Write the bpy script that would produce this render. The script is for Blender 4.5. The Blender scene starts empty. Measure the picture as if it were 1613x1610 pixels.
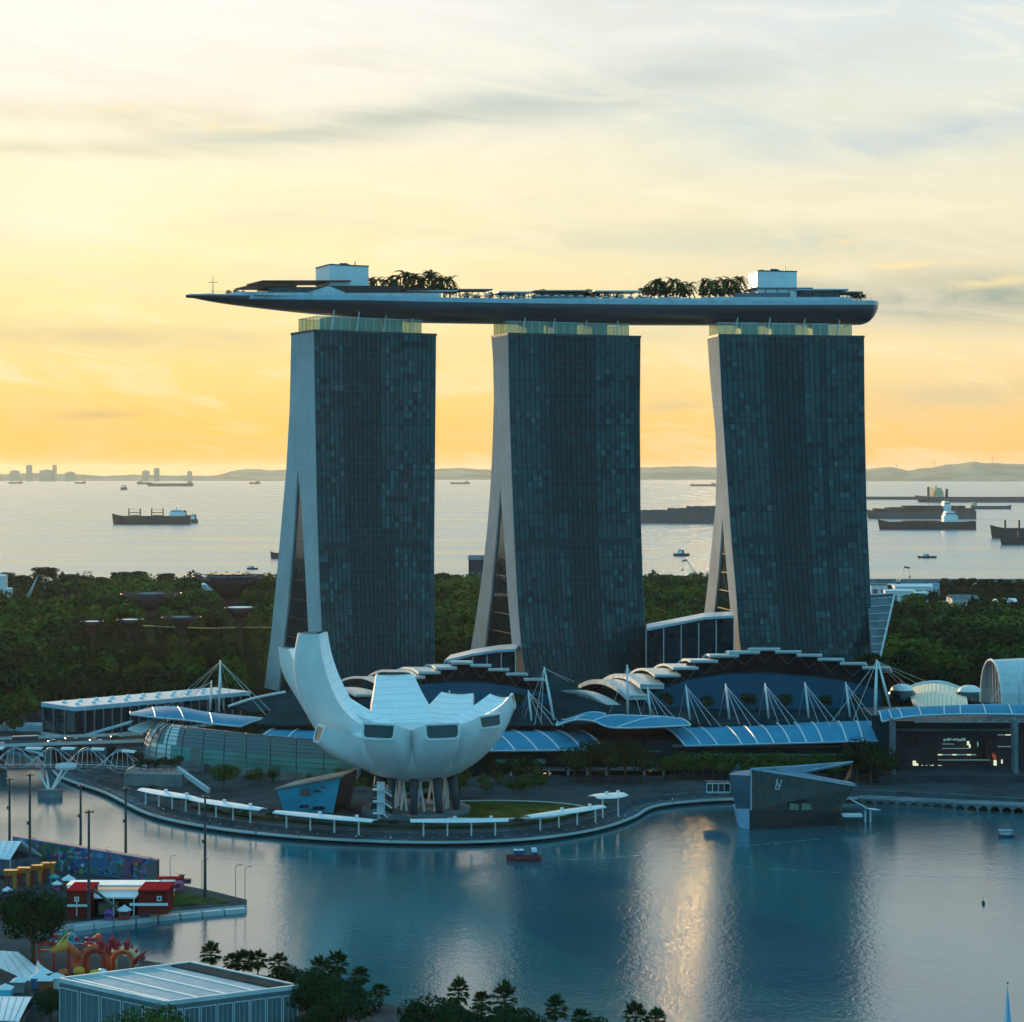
import bpy, bmesh, math, random
import numpy as np
from mathutils import Vector, Matrix, noise as mnoise
random.seed(7)
SC = bpy.context.scene
COL = SC.collection
# ------------------------------------------------------------------ camera
CX, HY, F, H = 806.5, 742.0, 3200.0, 109.0
cam = bpy.data.cameras.new('camera'); camo = bpy.data.objects.new('camera', cam); COL.objects.link(camo)
camo.location = (0, 0, H); camo.rotation_euler = (math.radians(90), 0, 0)
cam.sensor_width = 36; cam.lens = 36 * F / 1613; cam.shift_y = -(805 - HY) / 1613
cam.clip_start = 1; cam.clip_end = 120000
SC.camera = camo
SC.view_settings.view_transform = 'Standard'; SC.view_settings.look = 'None'
SC.view_settings.exposure = .12; SC.view_settings.gamma = 1
# ------------------------------------------------------------------ sun and sky
SUN_AZ, SUN_EL = 24.5, 9.5          # degrees left of the view axis (+Y), above the horizon
sl = bpy.data.lights.new('sun', 'SUN'); so = bpy.data.objects.new('sun', sl); COL.objects.link(so)
sl.energy = 5.0; sl.angle = math.radians(0.5); sl.color = (1.0, 0.66, 0.32)
sd = Vector((-math.sin(math.radians(SUN_AZ)) * math.cos(math.radians(SUN_EL)), math.cos(math.radians(SUN_AZ)) * math.cos(math.radians(SUN_EL)), math.sin(math.radians(SUN_EL))))
so.rotation_euler = (-sd).to_track_quat('-Z', 'Y').to_euler(); so.location = (-300, 600, 500)

W = bpy.data.worlds.new('World'); SC.world = W; W.use_nodes = True
nt = W.node_tree; nt.nodes.clear()
class NG:
    """tiny node helper: every call makes a node and returns its output socket"""
    def __init__(s, t): s.t = t
    def put(s, sock, v):
        if isinstance(v, bpy.types.NodeSocket): s.t.links.new(v, sock)
        elif v is not None:
            if isinstance(v, (tuple, list)) and len(v) == 3 and sock.type == 'RGBA': v = tuple(v) + (1,)
            sock.default_value = v
    def m(s, op, a, b=None, c=None, clamp=False):
        n = s.t.nodes.new('ShaderNodeMath'); n.operation = op; n.use_clamp = clamp
        s.put(n.inputs[0], a); s.put(n.inputs[1], b); s.put(n.inputs[2], c); return n.outputs[0]
    def mix(s, f, a, b, mode='MIX', clamp=False):
        n = s.t.nodes.new('ShaderNodeMix'); n.data_type = 'RGBA'; n.blend_type = mode; n.clamp_factor = True; n.clamp_result = clamp
        s.put(n.inputs[0], f); s.put(n.inputs[6], a); s.put(n.inputs[7], b); return n.outputs[2]
    def ramp(s, f, stops, interp='LINEAR'):
        n = s.t.nodes.new('ShaderNodeValToRGB'); n.color_ramp.interpolation = interp; e = n.color_ramp.elements
        while len(e) > 1: e.remove(e[-1])
        e[0].position = stops[0][0]; e[0].color = (*stops[0][1], 1)
        for p, c in stops[1:]:
            q = e.new(p); q.color = (*c, 1)
        s.put(n.inputs[0], f); return n.outputs[0]
    def noise(s, v, scale, detail=4, rough=.5, dist=0, out=0):
        n = s.t.nodes.new('ShaderNodeTexNoise'); s.put(n.inputs['Vector'], v); n.inputs['Scale'].default_value = scale
        n.inputs['Detail'].default_value = detail; n.inputs['Roughness'].default_value = rough; n.inputs['Distortion'].default_value = dist
        return n.outputs[out]
    def maprange(s, v, a, b, c=0., d=1., smooth=True):
        n = s.t.nodes.new('ShaderNodeMapRange'); n.interpolation_type = 'SMOOTHSTEP' if smooth else 'LINEAR'
        for i, q in enumerate((v, a, b, c, d)): s.put(n.inputs[i], q)
        return n.outputs[0]
    def comb(s, x, y, z):
        n = s.t.nodes.new('ShaderNodeCombineXYZ')
        for i, q in enumerate((x, y, z)): s.put(n.inputs[i], q)
        return n.outputs[0]
    def sep(s, v):
        n = s.t.nodes.new('ShaderNodeSeparateXYZ'); s.put(n.inputs[0], v); return n.outputs
g = NG(nt)
tc = nt.nodes.new('ShaderNodeTexCoord')
dx, dy, dz = g.sep(tc.outputs['Generated'])
az = g.m('ARCTAN2', dx, dy)
el = g.m('ARCSINE', dz)
def lin(r, gg, b):
    f = lambda c: (c / 255 / 12.92) if c / 255 <= .04045 else ((c / 255 + .055) / 1.055) ** 2.4
    return (f(r), f(gg), f(b))
E = 1.5
def stops(l): return [(p / E, lin(*c)) for p, c in l]
elr = g.m('DIVIDE', g.m('MAXIMUM', el, 0.0), E)
left = g.ramp(elr, stops([(0, (255, 192, 78)), (.02, (255, 204, 100)), (.04, (255, 216, 126)), (.07, (254, 229, 160)), (.10, (255, 236, 176)), (.14, (254, 241, 200)), (.175, (251, 242, 220)), (.23, (248, 244, 236)), (.6, (175, 205, 226)), (1.4, (150, 195, 225))]))
right = g.ramp(elr, stops([(0, (254, 192, 100)), (.03, (253, 209, 130)), (.06, (248, 224, 170)), (.09, (240, 224, 184)), (.12, (238, 229, 196)), (.16, (230, 230, 208)), (.2, (218, 226, 222)), (.24, (210, 222, 226)), (.6, (170, 202, 224)), (1.4, (150, 195, 225))]))
front = g.mix(g.maprange(az, -.16, .22), left, right)
# cloud layers, laid out on the sky in azimuth and elevation
el2 = g.m('ADD', el, g.m('MULTIPLY', az, .08))
w1 = g.noise(g.comb(g.m('MULTIPLY', az, 3.0), g.m('MULTIPLY', el2, 16.0), 0.0), 2.2, 5, .55, .6)
w2 = g.noise(g.comb(g.m('MULTIPLY', az, 5.0), g.m('MULTIPLY', el2, 22.0), 3.7), 2.6, 6, .6, .9)
w3 = g.noise(g.comb(g.m('MULTIPLY', az, 14.0), g.m('MULTIPLY', el, 46.0), 9.1), 2.0, 6, .62, .8)
def blob(a0, e0, sa, se, tilt=0.0):
    da = g.m('SUBTRACT', az, a0)
    de = g.m('SUBTRACT', g.m('SUBTRACT', el, e0), g.m('MULTIPLY', da, tilt))
    q = g.m('ADD', g.m('POWER', g.m('ABSOLUTE', g.m('DIVIDE', da, sa)), 2.0), g.m('POWER', g.m('ABSOLUTE', g.m('DIVIDE', de, se)), 2.0))
    return g.m('EXPONENT', g.m('MULTIPLY', q, -1.0))
grey = lin(206, 208, 190)
veil = g.m('MULTIPLY', g.maprange(w1, .50, .70), g.maprange(el, .015, .10))
c = g.mix(g.m('MULTIPLY', veil, .30), front, lin(216, 220, 208))
c = g.mix(g.m('MULTIPLY', g.maprange(w2, .46, .72), .20), c, lin(226, 214, 178))
c = g.mix(g.m('MULTIPLY', g.maprange(w2, .52, .30), .30), c, lin(255, 246, 220))
ragged = g.m('ADD', .55, g.m('MULTIPLY', g.maprange(w2, .3, .65), .75))
for (x, y, sx, sy, tilt, col_, k) in [
        (600, 200, 330, 24, .10, (194, 200, 184), .8), (940, 150, 300, 40, .12, (190, 202, 198), .65), (120, 250, 260, 12, 0, (214, 208, 176), .5),
        (150, 195, 300, 20, -.02, (222, 214, 178), .6), (150, 535, 330, 20, -.02, (222, 204, 158), .6),
        (1560, 478, 330, 36, -.02, (160, 172, 160), .95), (1330, 455, 160, 12, .02, (196, 198, 176), .7), (1200, 385, 420, 26, -.02, (208, 212, 190), .65),
        (1480, 225, 300, 30, .10, (196, 208, 210), .7), (1180, 210, 160, 34, -.1, (200, 214, 212), .6), (1520, 625, 170, 26, .05, (216, 200, 160), .55),
        (1060, 640, 60, 9, .06, (226, 200, 146), .6), (170, 655, 70, 8, .04, (224, 192, 128), .7), (1050, 525, 120, 18, 0, (216, 208, 172), .5)]:
    bl = g.m('MULTIPLY', blob((x - CX) / F, (HY - y) / F, sx / F, sy / F, tilt), g.m('MULTIPLY', ragged, k), clamp=True)
    c = g.mix(bl, c, lin(*col_))
# small lit cumulus scraps
for (x, y, sx, sy) in [(190, 186, 46, 7), (345, 208, 30, 6), (400, 212, 36, 6), (1320, 388, 34, 6), (1560, 452, 90, 8), (1510, 600, 70, 12), (1420, 425, 160, 5), (60, 515, 120, 5)]:
    bl = g.m('MULTIPLY', blob((x - CX) / F, (HY - y) / F, sx / F, sy / F, .05), g.maprange(w3, .38, .62), clamp=True)
    c = g.mix(g.m('MULTIPLY', bl, .7), c, lin(252, 228, 172))
sunglow = blob((120 - CX) / F, (HY - 345) / F, 150 / F, 60 / F)
c = g.mix(g.m('MULTIPLY', sunglow, .45), c, lin(255, 250, 222))
topleft = blob((60 - CX) / F, (HY - 40) / F, 420 / F, 130 / F)
c = g.mix(g.m('MULTIPLY', topleft, .4), c, lin(252, 248, 240))
# away from the sunrise the sky is the clear dawn sky
sky = nt.nodes.new('ShaderNodeTexSky'); sky.sky_type = 'NISHITA'; sky.sun_disc = False
sky.sun_elevation = math.radians(SUN_EL); sky.sun_rotation = math.radians(-SUN_AZ); sky.air_density = 1.0; sky.dust_density = .6; sky.ozone_density = 3.0
nsk = g.mix(1.0, g.mix(1.0, sky.outputs[0], (.018, .034, .045), 'MULTIPLY'), g.ramp(elr, [(0, (.07, .33, .44)), (.2, (.13, .50, .66)), (1, (.22, .57, .75))]), 'ADD')
fmask = g.m('MULTIPLY', g.maprange(dy, .15, .85), g.maprange(el, .95, .25))
c = g.mix(fmask, nsk, c)
# gold spot added to the sky above the frame for the glint on the bay
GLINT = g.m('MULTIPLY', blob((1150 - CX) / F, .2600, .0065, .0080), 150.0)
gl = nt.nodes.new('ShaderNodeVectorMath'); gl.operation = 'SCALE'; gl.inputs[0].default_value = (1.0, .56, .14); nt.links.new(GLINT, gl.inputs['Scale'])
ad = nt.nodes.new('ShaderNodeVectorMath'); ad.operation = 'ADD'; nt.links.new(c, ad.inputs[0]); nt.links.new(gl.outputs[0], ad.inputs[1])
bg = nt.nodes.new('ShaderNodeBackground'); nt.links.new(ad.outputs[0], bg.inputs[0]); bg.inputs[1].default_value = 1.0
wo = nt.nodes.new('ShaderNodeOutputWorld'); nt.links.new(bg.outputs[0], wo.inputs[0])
W.cycles.sampling_method = 'MANUAL'; W.cycles.sample_map_resolution = 2048
SC.cycles.max_bounces = 6; SC.cycles.volume_bounces = 0; SC.cycles.transparent_max_bounces = 12
SC.cycles.sample_clamp_indirect = 6; SC.cycles.use_denoising = True

# ------------------------------------------------------------------ geometry helpers
def P(x, y, Y): return Vector(((x - CX) * Y / F, Y, H - (y - HY) * Y / F))
def G(x, y, z=3.0):
    Y = F * (H - z) / (y - HY); return Vector(((x - CX) * Y / F, Y, z))
def XZ(x, Y, z): return Vector(((x - CX) * Y / F, Y, z))
def ipl(tab, t):
    if t <= tab[0][0]: (a, b), (c_, d) = tab[0], tab[1]
    elif t >= tab[-1][0]: (a, b), (c_, d) = tab[-2], tab[-1]
    else:
        for i in range(len(tab) - 1):
            if tab[i][0] <= t <= tab[i + 1][0]: (a, b), (c_, d) = tab[i], tab[i + 1]; break
    return b + (d - b) * (t - a) / (c_ - a)
def smooth(pts, n=6, closed=False):
    out = []; L = len(pts); pts = [Vector(p) for p in pts]
    rng = range(L) if closed else range(L - 1)
    for i in rng:
        p1, p2 = pts[i], pts[(i + 1) % L]
        p0 = pts[(i - 1) % L] if (closed or i > 0) else p1; p3 = pts[(i + 2) % L] if (closed or i < L - 2) else p2
        for k in range(n):
            t = k / n
            out.append(.5 * ((2 * p1) + (p2 - p0) * t + (2 * p0 - 5 * p1 + 4 * p2 - p3) * t * t + (3 * p1 - p0 - 3 * p2 + p3) * t ** 3))
    if not closed: out.append(pts[-1])
    return out
class MB:
    def __init__(s): s.v = []; s.f = []; s.mi = []
    def add(s, vs, fs, m=0):
        o = len(s.v); s.v += [tuple(p) for p in vs]; s.f += [tuple(i + o for i in q) for q in fs]; s.mi += [m] * len(fs); return s
    def quad(s, a, b, c, d, m=0): return s.add([a, b, c, d], [(0, 1, 2, 3)], m)
    def hexa(s, p, m=0):   # 4 bottom, 4 top
        return s.add(p, [(3, 2, 1, 0), (4, 5, 6, 7), (0, 1, 5, 4), (1, 2, 6, 5), (2, 3, 7, 6), (3, 0, 4, 7)], m)
    def box(s, c, size, rz=0, m=0):
        x, y, z = [q / 2 for q in size]; co, si = math.cos(rz), math.sin(rz); c = Vector(c)
        p = [c + Vector((a * co - b * si, a * si + b * co, d)) for d in (-z, z) for a, b in ((-x, -y), (x, -y), (x, y), (-x, y))]
        return s.hexa(p, m)
    def bar(s, a, b, w, h=None, m=0, up=(0, 0, 1)):
        a, b = Vector(a), Vector(b); d = (b - a)
        if d.length < 1e-6: return s
        d.normalize(); u = Vector(up)
        if abs(d.dot(u)) > .98: u = Vector((1, 0, 0))
        r = d.cross(u).normalized(); u = r.cross(d).normalized(); h = h or w
        r *= w / 2; u *= h / 2
        return s.hexa([a - r - u, a + r - u, a + r + u, a - r + u, b - r - u, b + r - u, b + r + u, b - r + u], m)
    def cyl(s, a, b, r0, r1=None, n=8, m=0):
        return s.tube([a, b], [r0, r0 if r1 is None else r1], n, m)
    def tube(s, pts, rs, n=6, m=0):
        pts = [Vector(p) for p in pts]
        if not isinstance(rs, (list, tuple)): rs = [rs] * len(pts)
        vs = []; L = len(pts); ref = None
        for i, p in enumerate(pts):
            d = (pts[min(i + 1, L - 1)] - pts[max(i - 1, 0)]).normalized()
            if ref is None: ref = Vector((0, 0, 1)) if abs(d.z) < .9 else Vector((1, 0, 0))
            u = d.cross(ref); u = u.normalized() if u.length > 1e-4 else Vector((1, 0, 0)); w = d.cross(u).normalized(); ref = u.cross(d).normalized() * 1.0
            ref = -w if False else w * -1
            vs += [p + (u * math.cos(2 * math.pi * k / n) + w * math.sin(2 * math.pi * k / n)) * rs[i] for k in range(n)]
        fs = [(i * n + k, i * n + (k + 1) % n, (i + 1) * n + (k + 1) % n, (i + 1) * n + k) for i in range(L - 1) for k in range(n)]
        fs += [tuple(range(n))[::-1], tuple((L - 1) * n + k for k in range(n))]
        return s.add(vs, fs, m)
    def prism(s, poly, z0, z1, m=0, mtop=None):
        n = len(poly); vs = [(p[0], p[1], z0) for p in poly] + [(p[0], p[1], z1) for p in poly]
        s.add(vs, [(i, (i + 1) % n, n + (i + 1) % n, n + i) for i in range(n)] + [tuple(range(n))[::-1]], m)
        o = len(s.v) - n; s.f.append(tuple(range(o, o + n))); s.mi.append(m if mtop is None else mtop); return s
    def grid(s, rows, m=0, close=False):
        r, c_ = len(rows), len(rows[0]); vs = [p for row in rows for p in row]
        k = c_ if close else c_ - 1
        return s.add(vs, [(i * c_ + j, i * c_ + (j + 1) % c_, (i + 1) * c_ + (j + 1) % c_, (i + 1) * c_ + j) for i in range(r - 1) for j in range(k)], m)
    def sheet(s, rows, t, m=0, mb=None):
        """a thick sheet: rows of points and the same rows dropped by t (vector or height)"""
        t = t if isinstance(t, Vector) else Vector((0, 0, -t))
        r, c_ = len(rows), len(rows[0]); s.grid(rows, m); low = [[Vector(p) + t for p in row] for row in rows]
        s.grid([row[::-1] for row in low], m if mb is None else mb)
        edge = [(i, 0) for i in range(r)] + [(r - 1, j) for j in range(1, c_)] + [(i, c_ - 1) for i in range(r - 2, -1, -1)] + [(0, j) for j in range(c_ - 2, 0, -1)]
        n = len(edge); vs = [rows[i][j] for i, j in edge] + [low[i][j] for i, j in edge]
        return s.add(vs, [(k, (k + 1) % n, n + (k + 1) % n, n + k) for k in range(n)], m)
    def lathe(s, prof, c=(0, 0, 0), n=16, m=0):
        rows = [[Vector(c) + Vector((r * math.cos(2 * math.pi * k / n), r * math.sin(2 * math.pi * k / n), z)) for k in range(n)] for r, z in prof]
        return s.grid(rows, m, close=True)
    def leafball(s, c, r, n, size, m=0, flat=.8, inner=.55):
        c = Vector(c)
        for _ in range(n):
            d = Vector((random.gauss(0, 1), random.gauss(0, 1), random.gauss(0, 1))).normalized()
            q = c + Vector((d.x * r, d.y * r, d.z * r * flat)) * (inner + (1 - inner) * random.random() ** .5)
            nn = (d + Vector((random.uniform(-.7, .7), random.uniform(-.7, .7), random.uniform(-.3, .9)))).normalized()
            u = nn.cross(Vector((random.random(), random.random(), .3))).normalized(); w = nn.cross(u)
            z = size * random.uniform(.6, 1.35)
            s.add([q - u * z * .5 - w * z * .2, q + w * z * -.5, q + u * z * .5 + w * z * .1, q + w * z * .5], [(0, 1, 2, 3)], m)
        return s
    def build(s, name, mats, parent=None, smooth=False, origin=None):
        me = bpy.data.meshes.new(name)
        o = Vector(parent.location) if parent is not None and parent.get('_abs') else Vector((0, 0, 0))
        if parent is not None and '_o' in parent: o = Vector(parent['_o'])
        if origin is not None: o = Vector(origin)
        if o.length: vs = [(a - o.x, b - o.y, c_ - o.z) for a, b, c_ in s.v]
        else: vs = s.v
        me.from_pydata(vs, [], s.f)
        if not isinstance(mats, (list, tuple)): mats = [mats]
        for q in mats: me.materials.append(q)
        if len(mats) > 1: me.polygons.foreach_set('material_index', s.mi)
        if smooth: me.polygons.foreach_set('use_smooth', [True] * len(s.f))
        me.update()
        ob = bpy.data.objects.new(name, me); COL.objects.link(ob)
        if parent is not None:
            ob.parent = parent
            # sub-part of a mesh part: same local frame
            ob['_o'] = tuple(o)
        elif origin is not None: ob.location = o
        ob['_o'] = tuple(o)
        return ob
def thing(name, label, cat, loc=(0, 0, 0), rz=0, group=None, local=False):
    o = bpy.data.objects.new(name, None); COL.objects.link(o); o.location = loc; o.rotation_euler = (0, 0, rz)
    o.empty_display_size = 1
    o['label'] = label; o['category'] = cat
    o['_o'] = (0, 0, 0) if local else tuple(loc)
    if group: o['group'] = group
    return o
def tag(o, label, cat, group=None, kind=None):
    if label: o['label'] = label
    if cat: o['category'] = cat
    if group: o['group'] = group
    if kind: o['kind'] = kind
    return o
def struct(o, kind='structure'): o['kind'] = kind; return o
def children(o): return [c_ for c_ in bpy.data.objects if c_.parent == o]
KIDS = {}
def copy_tree(o, parent=None):
    c_ = o.copy(); COL.objects.link(c_)
    if parent is not None: c_.parent = parent
    if o.name not in KIDS: KIDS[o.name] = children(o)
    for ch in KIDS[o.name]: copy_tree(ch, c_)
    return c_
def place(proto, used, loc, rz=0, label=None, group=None, sc=1.0):
    o = proto if not used else copy_tree(proto)
    o.location = loc; o.rotation_euler = (0, 0, rz); o.scale = (sc, sc, sc) if not isinstance(sc, (tuple, list)) else sc
    if label: o['label'] = label
    if group: o['group'] = group
    return o
# ------------------------------------------------------------------ materials
MATS = {}
def mat(name, color, rough=.6, metal=0., var=0., vscale=.2, bump=0., bscale=1., spec=.5, alpha=None, emit=None, es=1., coat=0, detail=4, var2=None, trans=None, streak=None):
    if name in MATS: return MATS[name]
    m = bpy.data.materials.new(name); m.use_nodes = True; t = m.node_tree; b = t.nodes['Principled BSDF']; q = NG(t)
    b.inputs['Roughness'].default_value = rough; b.inputs['Metallic'].default_value = metal; b.inputs['Specular IOR Level'].default_value = spec if rough < .68 or spec != .5 else 0.0
    b.inputs['Coat Weight'].default_value = coat
    tcn = t.nodes.new('ShaderNodeTexCoord'); vec = tcn.outputs['Object']
    if streak:
        mp = t.nodes.new('ShaderNodeMapping'); t.links.new(vec, mp.inputs[0]); mp.inputs['Scale'].default_value = streak; vec = mp.outputs[0]
    colr = (*color, 1)
    if var or var2:
        nz = q.noise(vec, vscale, detail, .6)
        f = q.maprange(nz, .3, .7, 0, 1)
        lo = tuple(c_ * (1 - var) for c_ in color); hi = var2 if var2 else tuple(min(1, c_ * (1 + var)) for c_ in color)
        cc = q.mix(f, lo, hi); t.links.new(cc, b.inputs['Base Color'])
        rr = q.maprange(nz, .25, .75, max(0, rough - .08), min(1, rough + .1)); t.links.new(rr, b.inputs['Roughness'])
    else: b.inputs['Base Color'].default_value = colr
    if bump:
        bn = t.nodes.new('ShaderNodeBump'); bn.inputs['Strength'].default_value = bump; bn.inputs['Distance'].default_value = .1
        t.links.new(q.noise(vec, bscale, 5, .6), bn.inputs['Height']); t.links.new(bn.outputs[0], b.inputs['Normal'])
    if emit: b.inputs['Emission Color'].default_value = (*emit, 1); b.inputs['Emission Strength'].default_value = es
    if trans:
        out = t.nodes['Material Output']; tr = t.nodes.new('ShaderNodeBsdfTransparent'); tr.inputs[0].default_value = (*trans[1], 1)
        ms = t.nodes.new('ShaderNodeMixShader'); ms.inputs[0].default_value = trans[0]
        t.links.new(b.outputs[0], ms.inputs[1]); t.links.new(tr.outputs[0], ms.inputs[2]); t.links.new(ms.outputs[0], out.inputs[0])
    MATS[name] = m; return m
M = dict(
    concrete=mat('pale_concrete', (.50, .52, .54), .7, var=.10, vscale=.08, bump=.1, bscale=.5),
    concdark=mat('grey_concrete', (.15, .18, .20), .8, var=.25, vscale=.15),
    white=mat('white_paint', (.74, .76, .78), .45, var=.05, vscale=.2),
    steel=mat('painted_steel', (.62, .66, .70), .4, var=.08, vscale=.5),
    darksteel=mat('dark_steel', (.035, .05, .065), .6, var=.2, vscale=.5),
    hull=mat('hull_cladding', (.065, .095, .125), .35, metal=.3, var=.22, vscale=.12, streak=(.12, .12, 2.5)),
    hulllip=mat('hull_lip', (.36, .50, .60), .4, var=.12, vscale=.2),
    deckwhite=mat('deck_panel', (.55, .62, .66), .5, var=.12, vscale=.2),
    crownglass=mat('crown_glass', (.30, .42, .34), .1, spec=.8, trans=(.55, (.75, .86, .66))),
    darkglass=mat('dark_glass', (.002, .026, .040), .10, spec=.6, var=.4, vscale=.3),
    museum=mat('museum_skin', (.70, .71, .72), .45, var=.05, vscale=.15, bump=.03, bscale=.3),
    museumin=mat('museum_inner_skin', (.66, .70, .74), .42, var=.05, vscale=.2),
    blueroof=mat('blue_roof', (.020, .225, .37), .65, var=.14, vscale=.12, spec=.12),
    bluewall=mat('blue_louvre_wall', (.003, .070, .125), .7, var=.15, vscale=.1),
    shell=mat('shell_roof', (.52, .56, .58), .42, metal=.1, var=.10, vscale=.2),
    leafA=mat('leaf_green', (.026, .074, .020), .7, var=.45, vscale=.12, var2=(.068, .135, .034)),
    leafB=mat('leaf_dark', (.010, .035, .016), .7, var=.4, vscale=.12, var2=(.024, .062, .026)),
    leafC=mat('leaf_olive', (.07, .11, .022), .7, var=.4, vscale=.12, var2=(.12, .16, .035)),
    palm=mat('palm_leaf', (.025, .055, .020), .75, var=.4, vscale=.5),
    bark=mat('bark', (.10, .075, .05), .9, var=.3, vscale=1.5, bump=.4, bscale=4),
    deck=mat('boardwalk', (.07, .10, .12), .7, var=.25, vscale=.3, bump=.2, bscale=2),
    paving=mat('paving', (.045, .062, .072), .8, var=.25, vscale=.12, bump=.1, bscale=2),
    asphalt=mat('asphalt', (.055, .058, .06), .85, var=.2, vscale=.2),
    grass=mat('lawn', (.040, .065, .020), .95, var=.4, vscale=.2),
    endwall=mat('end_wall_panels', (.50, .52, .54), .7, var=.08, vscale=.06),
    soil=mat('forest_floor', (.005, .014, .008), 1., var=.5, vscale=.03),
)

def seams(m_, step_z, amt):   # horizontal panel joints, measured up the wall
    t = m_.node_tree; b = t.nodes['Principled BSDF']; q = NG(t); src = b.inputs['Base Color'].links[0].from_socket
    tcn = t.nodes.new('ShaderNodeTexCoord'); z = q.sep(tcn.outputs['Object'])[2]
    fr = q.m('FRACT', q.m('DIVIDE', z, step_z)); line = q.m('LESS_THAN', fr, .07)
    st = q.noise(q.comb(q.sep(tcn.outputs['Object'])[0], q.sep(tcn.outputs['Object'])[1], q.m('MULTIPLY', z, .04)), .5, 4)
    c_ = q.mix(q.m('MULTIPLY', line, amt), src, (.1, .12, .13)); c_ = q.mix(q.maprange(st, .45, .75, 0, .22), c_, (.22, .25, .27)); t.links.new(c_, b.inputs['Base Color'])
seams(M['endwall'], 3.2, .16)
# ------------------------------------------------------------------ water, ground
def water_mat(name, color, rough, waves, strength, dist=1.0, swell=None, ior=1.9):
    m = bpy.data.materials.new(name); m.use_nodes = True; t = m.node_tree; b = t.nodes['Principled BSDF']; q = NG(t)
    b.inputs['Base Color'].default_value = (*color, 1); b.inputs['IOR'].default_value = ior
    tcn = t.nodes.new('ShaderNodeTexCoord'); last = None
    for sx, sy, sc, k, off in waves:
        mp = t.nodes.new('ShaderNodeMapping'); t.links.new(tcn.outputs['Object'], mp.inputs[0]); mp.inputs['Scale'].default_value = (sx, sy, 1); mp.inputs['Location'].default_value = (off, off * .7, 0); mp.inputs['Rotation'].default_value = (0, 0, off * .13)
        nz = q.noise(mp.outputs[0], sc, 3, .55, .4)
        bn = t.nodes.new('ShaderNodeBump'); bn.inputs['Strength'].default_value = strength; bn.inputs['Distance'].default_value = k * dist
        t.links.new(nz, bn.inputs['Height'])
        if last is not None: t.links.new(last, bn.inputs['Normal'])
        last = bn.outputs[0]
    t.links.new(last, b.inputs['Normal'])
    # wind lanes: patches of rougher and calmer water
    mp = t.nodes.new('ShaderNodeMapping'); t.links.new(tcn.outputs['Object'], mp.inputs[0]); mp.inputs['Scale'].default_value = swell or (.01, .03, 1)
    nz = q.noise(mp.outputs[0], 1.0, 5, .6, .8)
    t.links.new(q.maprange(nz, .3, .7, rough * .8, rough * 1.2), b.inputs['Roughness'])
    return m
bay_m = water_mat('bay_water', (.0, .092, .122), .115, [(1, 1, .16, .055, 3.), (1, 1, .55, .055, 11.), (1, 1, 1.7, .035, 5.)], .75, ior=2.15)
sea_m = water_mat('sea_water', (.12, .24, .28), .25, [(1, 1, .03, .4, 3.), (1, 1, .12, .2, 9.)], .6, swell=(.0016, .006, 1), ior=4.2)
# land outline at the water line, in order from the far left round the museum headland to the far right
SHORE_PX = [(-900, 1085), (-300, 1130), (30, 1182), (90, 1226), (165, 1254), (235, 1288), (330, 1309), (440, 1322), (560, 1330), (680, 1333), (800, 1330), (890, 1321), (955, 1308), (1000, 1292), (1030, 1276), (1090, 1268), (1180, 1264), (1400, 1264), (1600, 1276), (2100, 1300)]
SHORE = smooth([G(x, y, 0) for x, y in SHORE_PX], 5)
back = [Vector((420, 1500, 0)), Vector((700, 1700, 0)), Vector((1500, 1850, 0)), Vector((1500, 1960, 0)), Vector((300, 1885, 0)), Vector((0, 1850, 0)), Vector((-300, 1830, 0)), Vector((-1400, 1900, 0))]
def inset(pts, d):
    out = []
    for i, p in enumerate(pts):
        t = (pts[min(i + 1, len(pts) - 1)] - pts[max(i - 1, 0)]); nrm = Vector((-t.y, t.x, 0)).normalized()
        out.append(p + nrm * d)
    return out
S0, S1 = SHORE, inset(SHORE, 7.0)
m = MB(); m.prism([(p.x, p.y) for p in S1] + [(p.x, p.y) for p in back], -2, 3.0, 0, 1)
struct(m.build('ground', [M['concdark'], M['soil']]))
S2 = inset(SHORE, 78)
m = MB(); m.sheet([[p + Vector((0, 0, 3.02)) for p in S1], [p + Vector((0, 0, 3.02)) for p in S2]], .01); struct(m.build('pavement', M['paving']))
# lower boardwalk on piles round the headland
m = MB()
m.sheet([[p + Vector((0, 0, 1.35)) for p in S0], [p + Vector((0, 0, 1.35)) for p in inset(SHORE, 7.1)]], .45)
for k, d in enumerate((5.6, 6.3, 6.9)):
    m.sheet([[p + Vector((0, 0, 1.75 + .4 * k)) for p in inset(SHORE, d)], [p + Vector((0, 0, 1.75 + .4 * k)) for p in inset(SHORE, 7.1)]], .4)
struct(m.build('boardwalk', M['deck']))
m = MB(); m.sheet([[p + Vector((0, 0, 1.5)) for p in inset(SHORE, -.25)], [p + Vector((0, 0, 1.5)) for p in inset(SHORE, .25)]], .7)
struct(m.build('boardwalk_kerb', M['concrete']))
bay = MB(); bay.quad((-2500, -600, 0), (2500, -600, 0), (2500, 1400, 0), (-2500, 1400, 0)); struct(bay.build('bay_water', bay_m))
sea = MB(); sea.quad((-15000, 1400, 0), (15000, 1400, 0), (15000, 60000, 0), (-15000, 60000, 0))
sea.quad((-15000, -600, 0), (-2500, -600, 0), (-2500, 1400, 0), (-15000, 1400, 0)); sea.quad((2500, -600, 0), (15000, -600, 0), (15000, 1400, 0), (2500, 1400, 0)); struct(sea.build('sea_water', sea_m))
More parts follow.
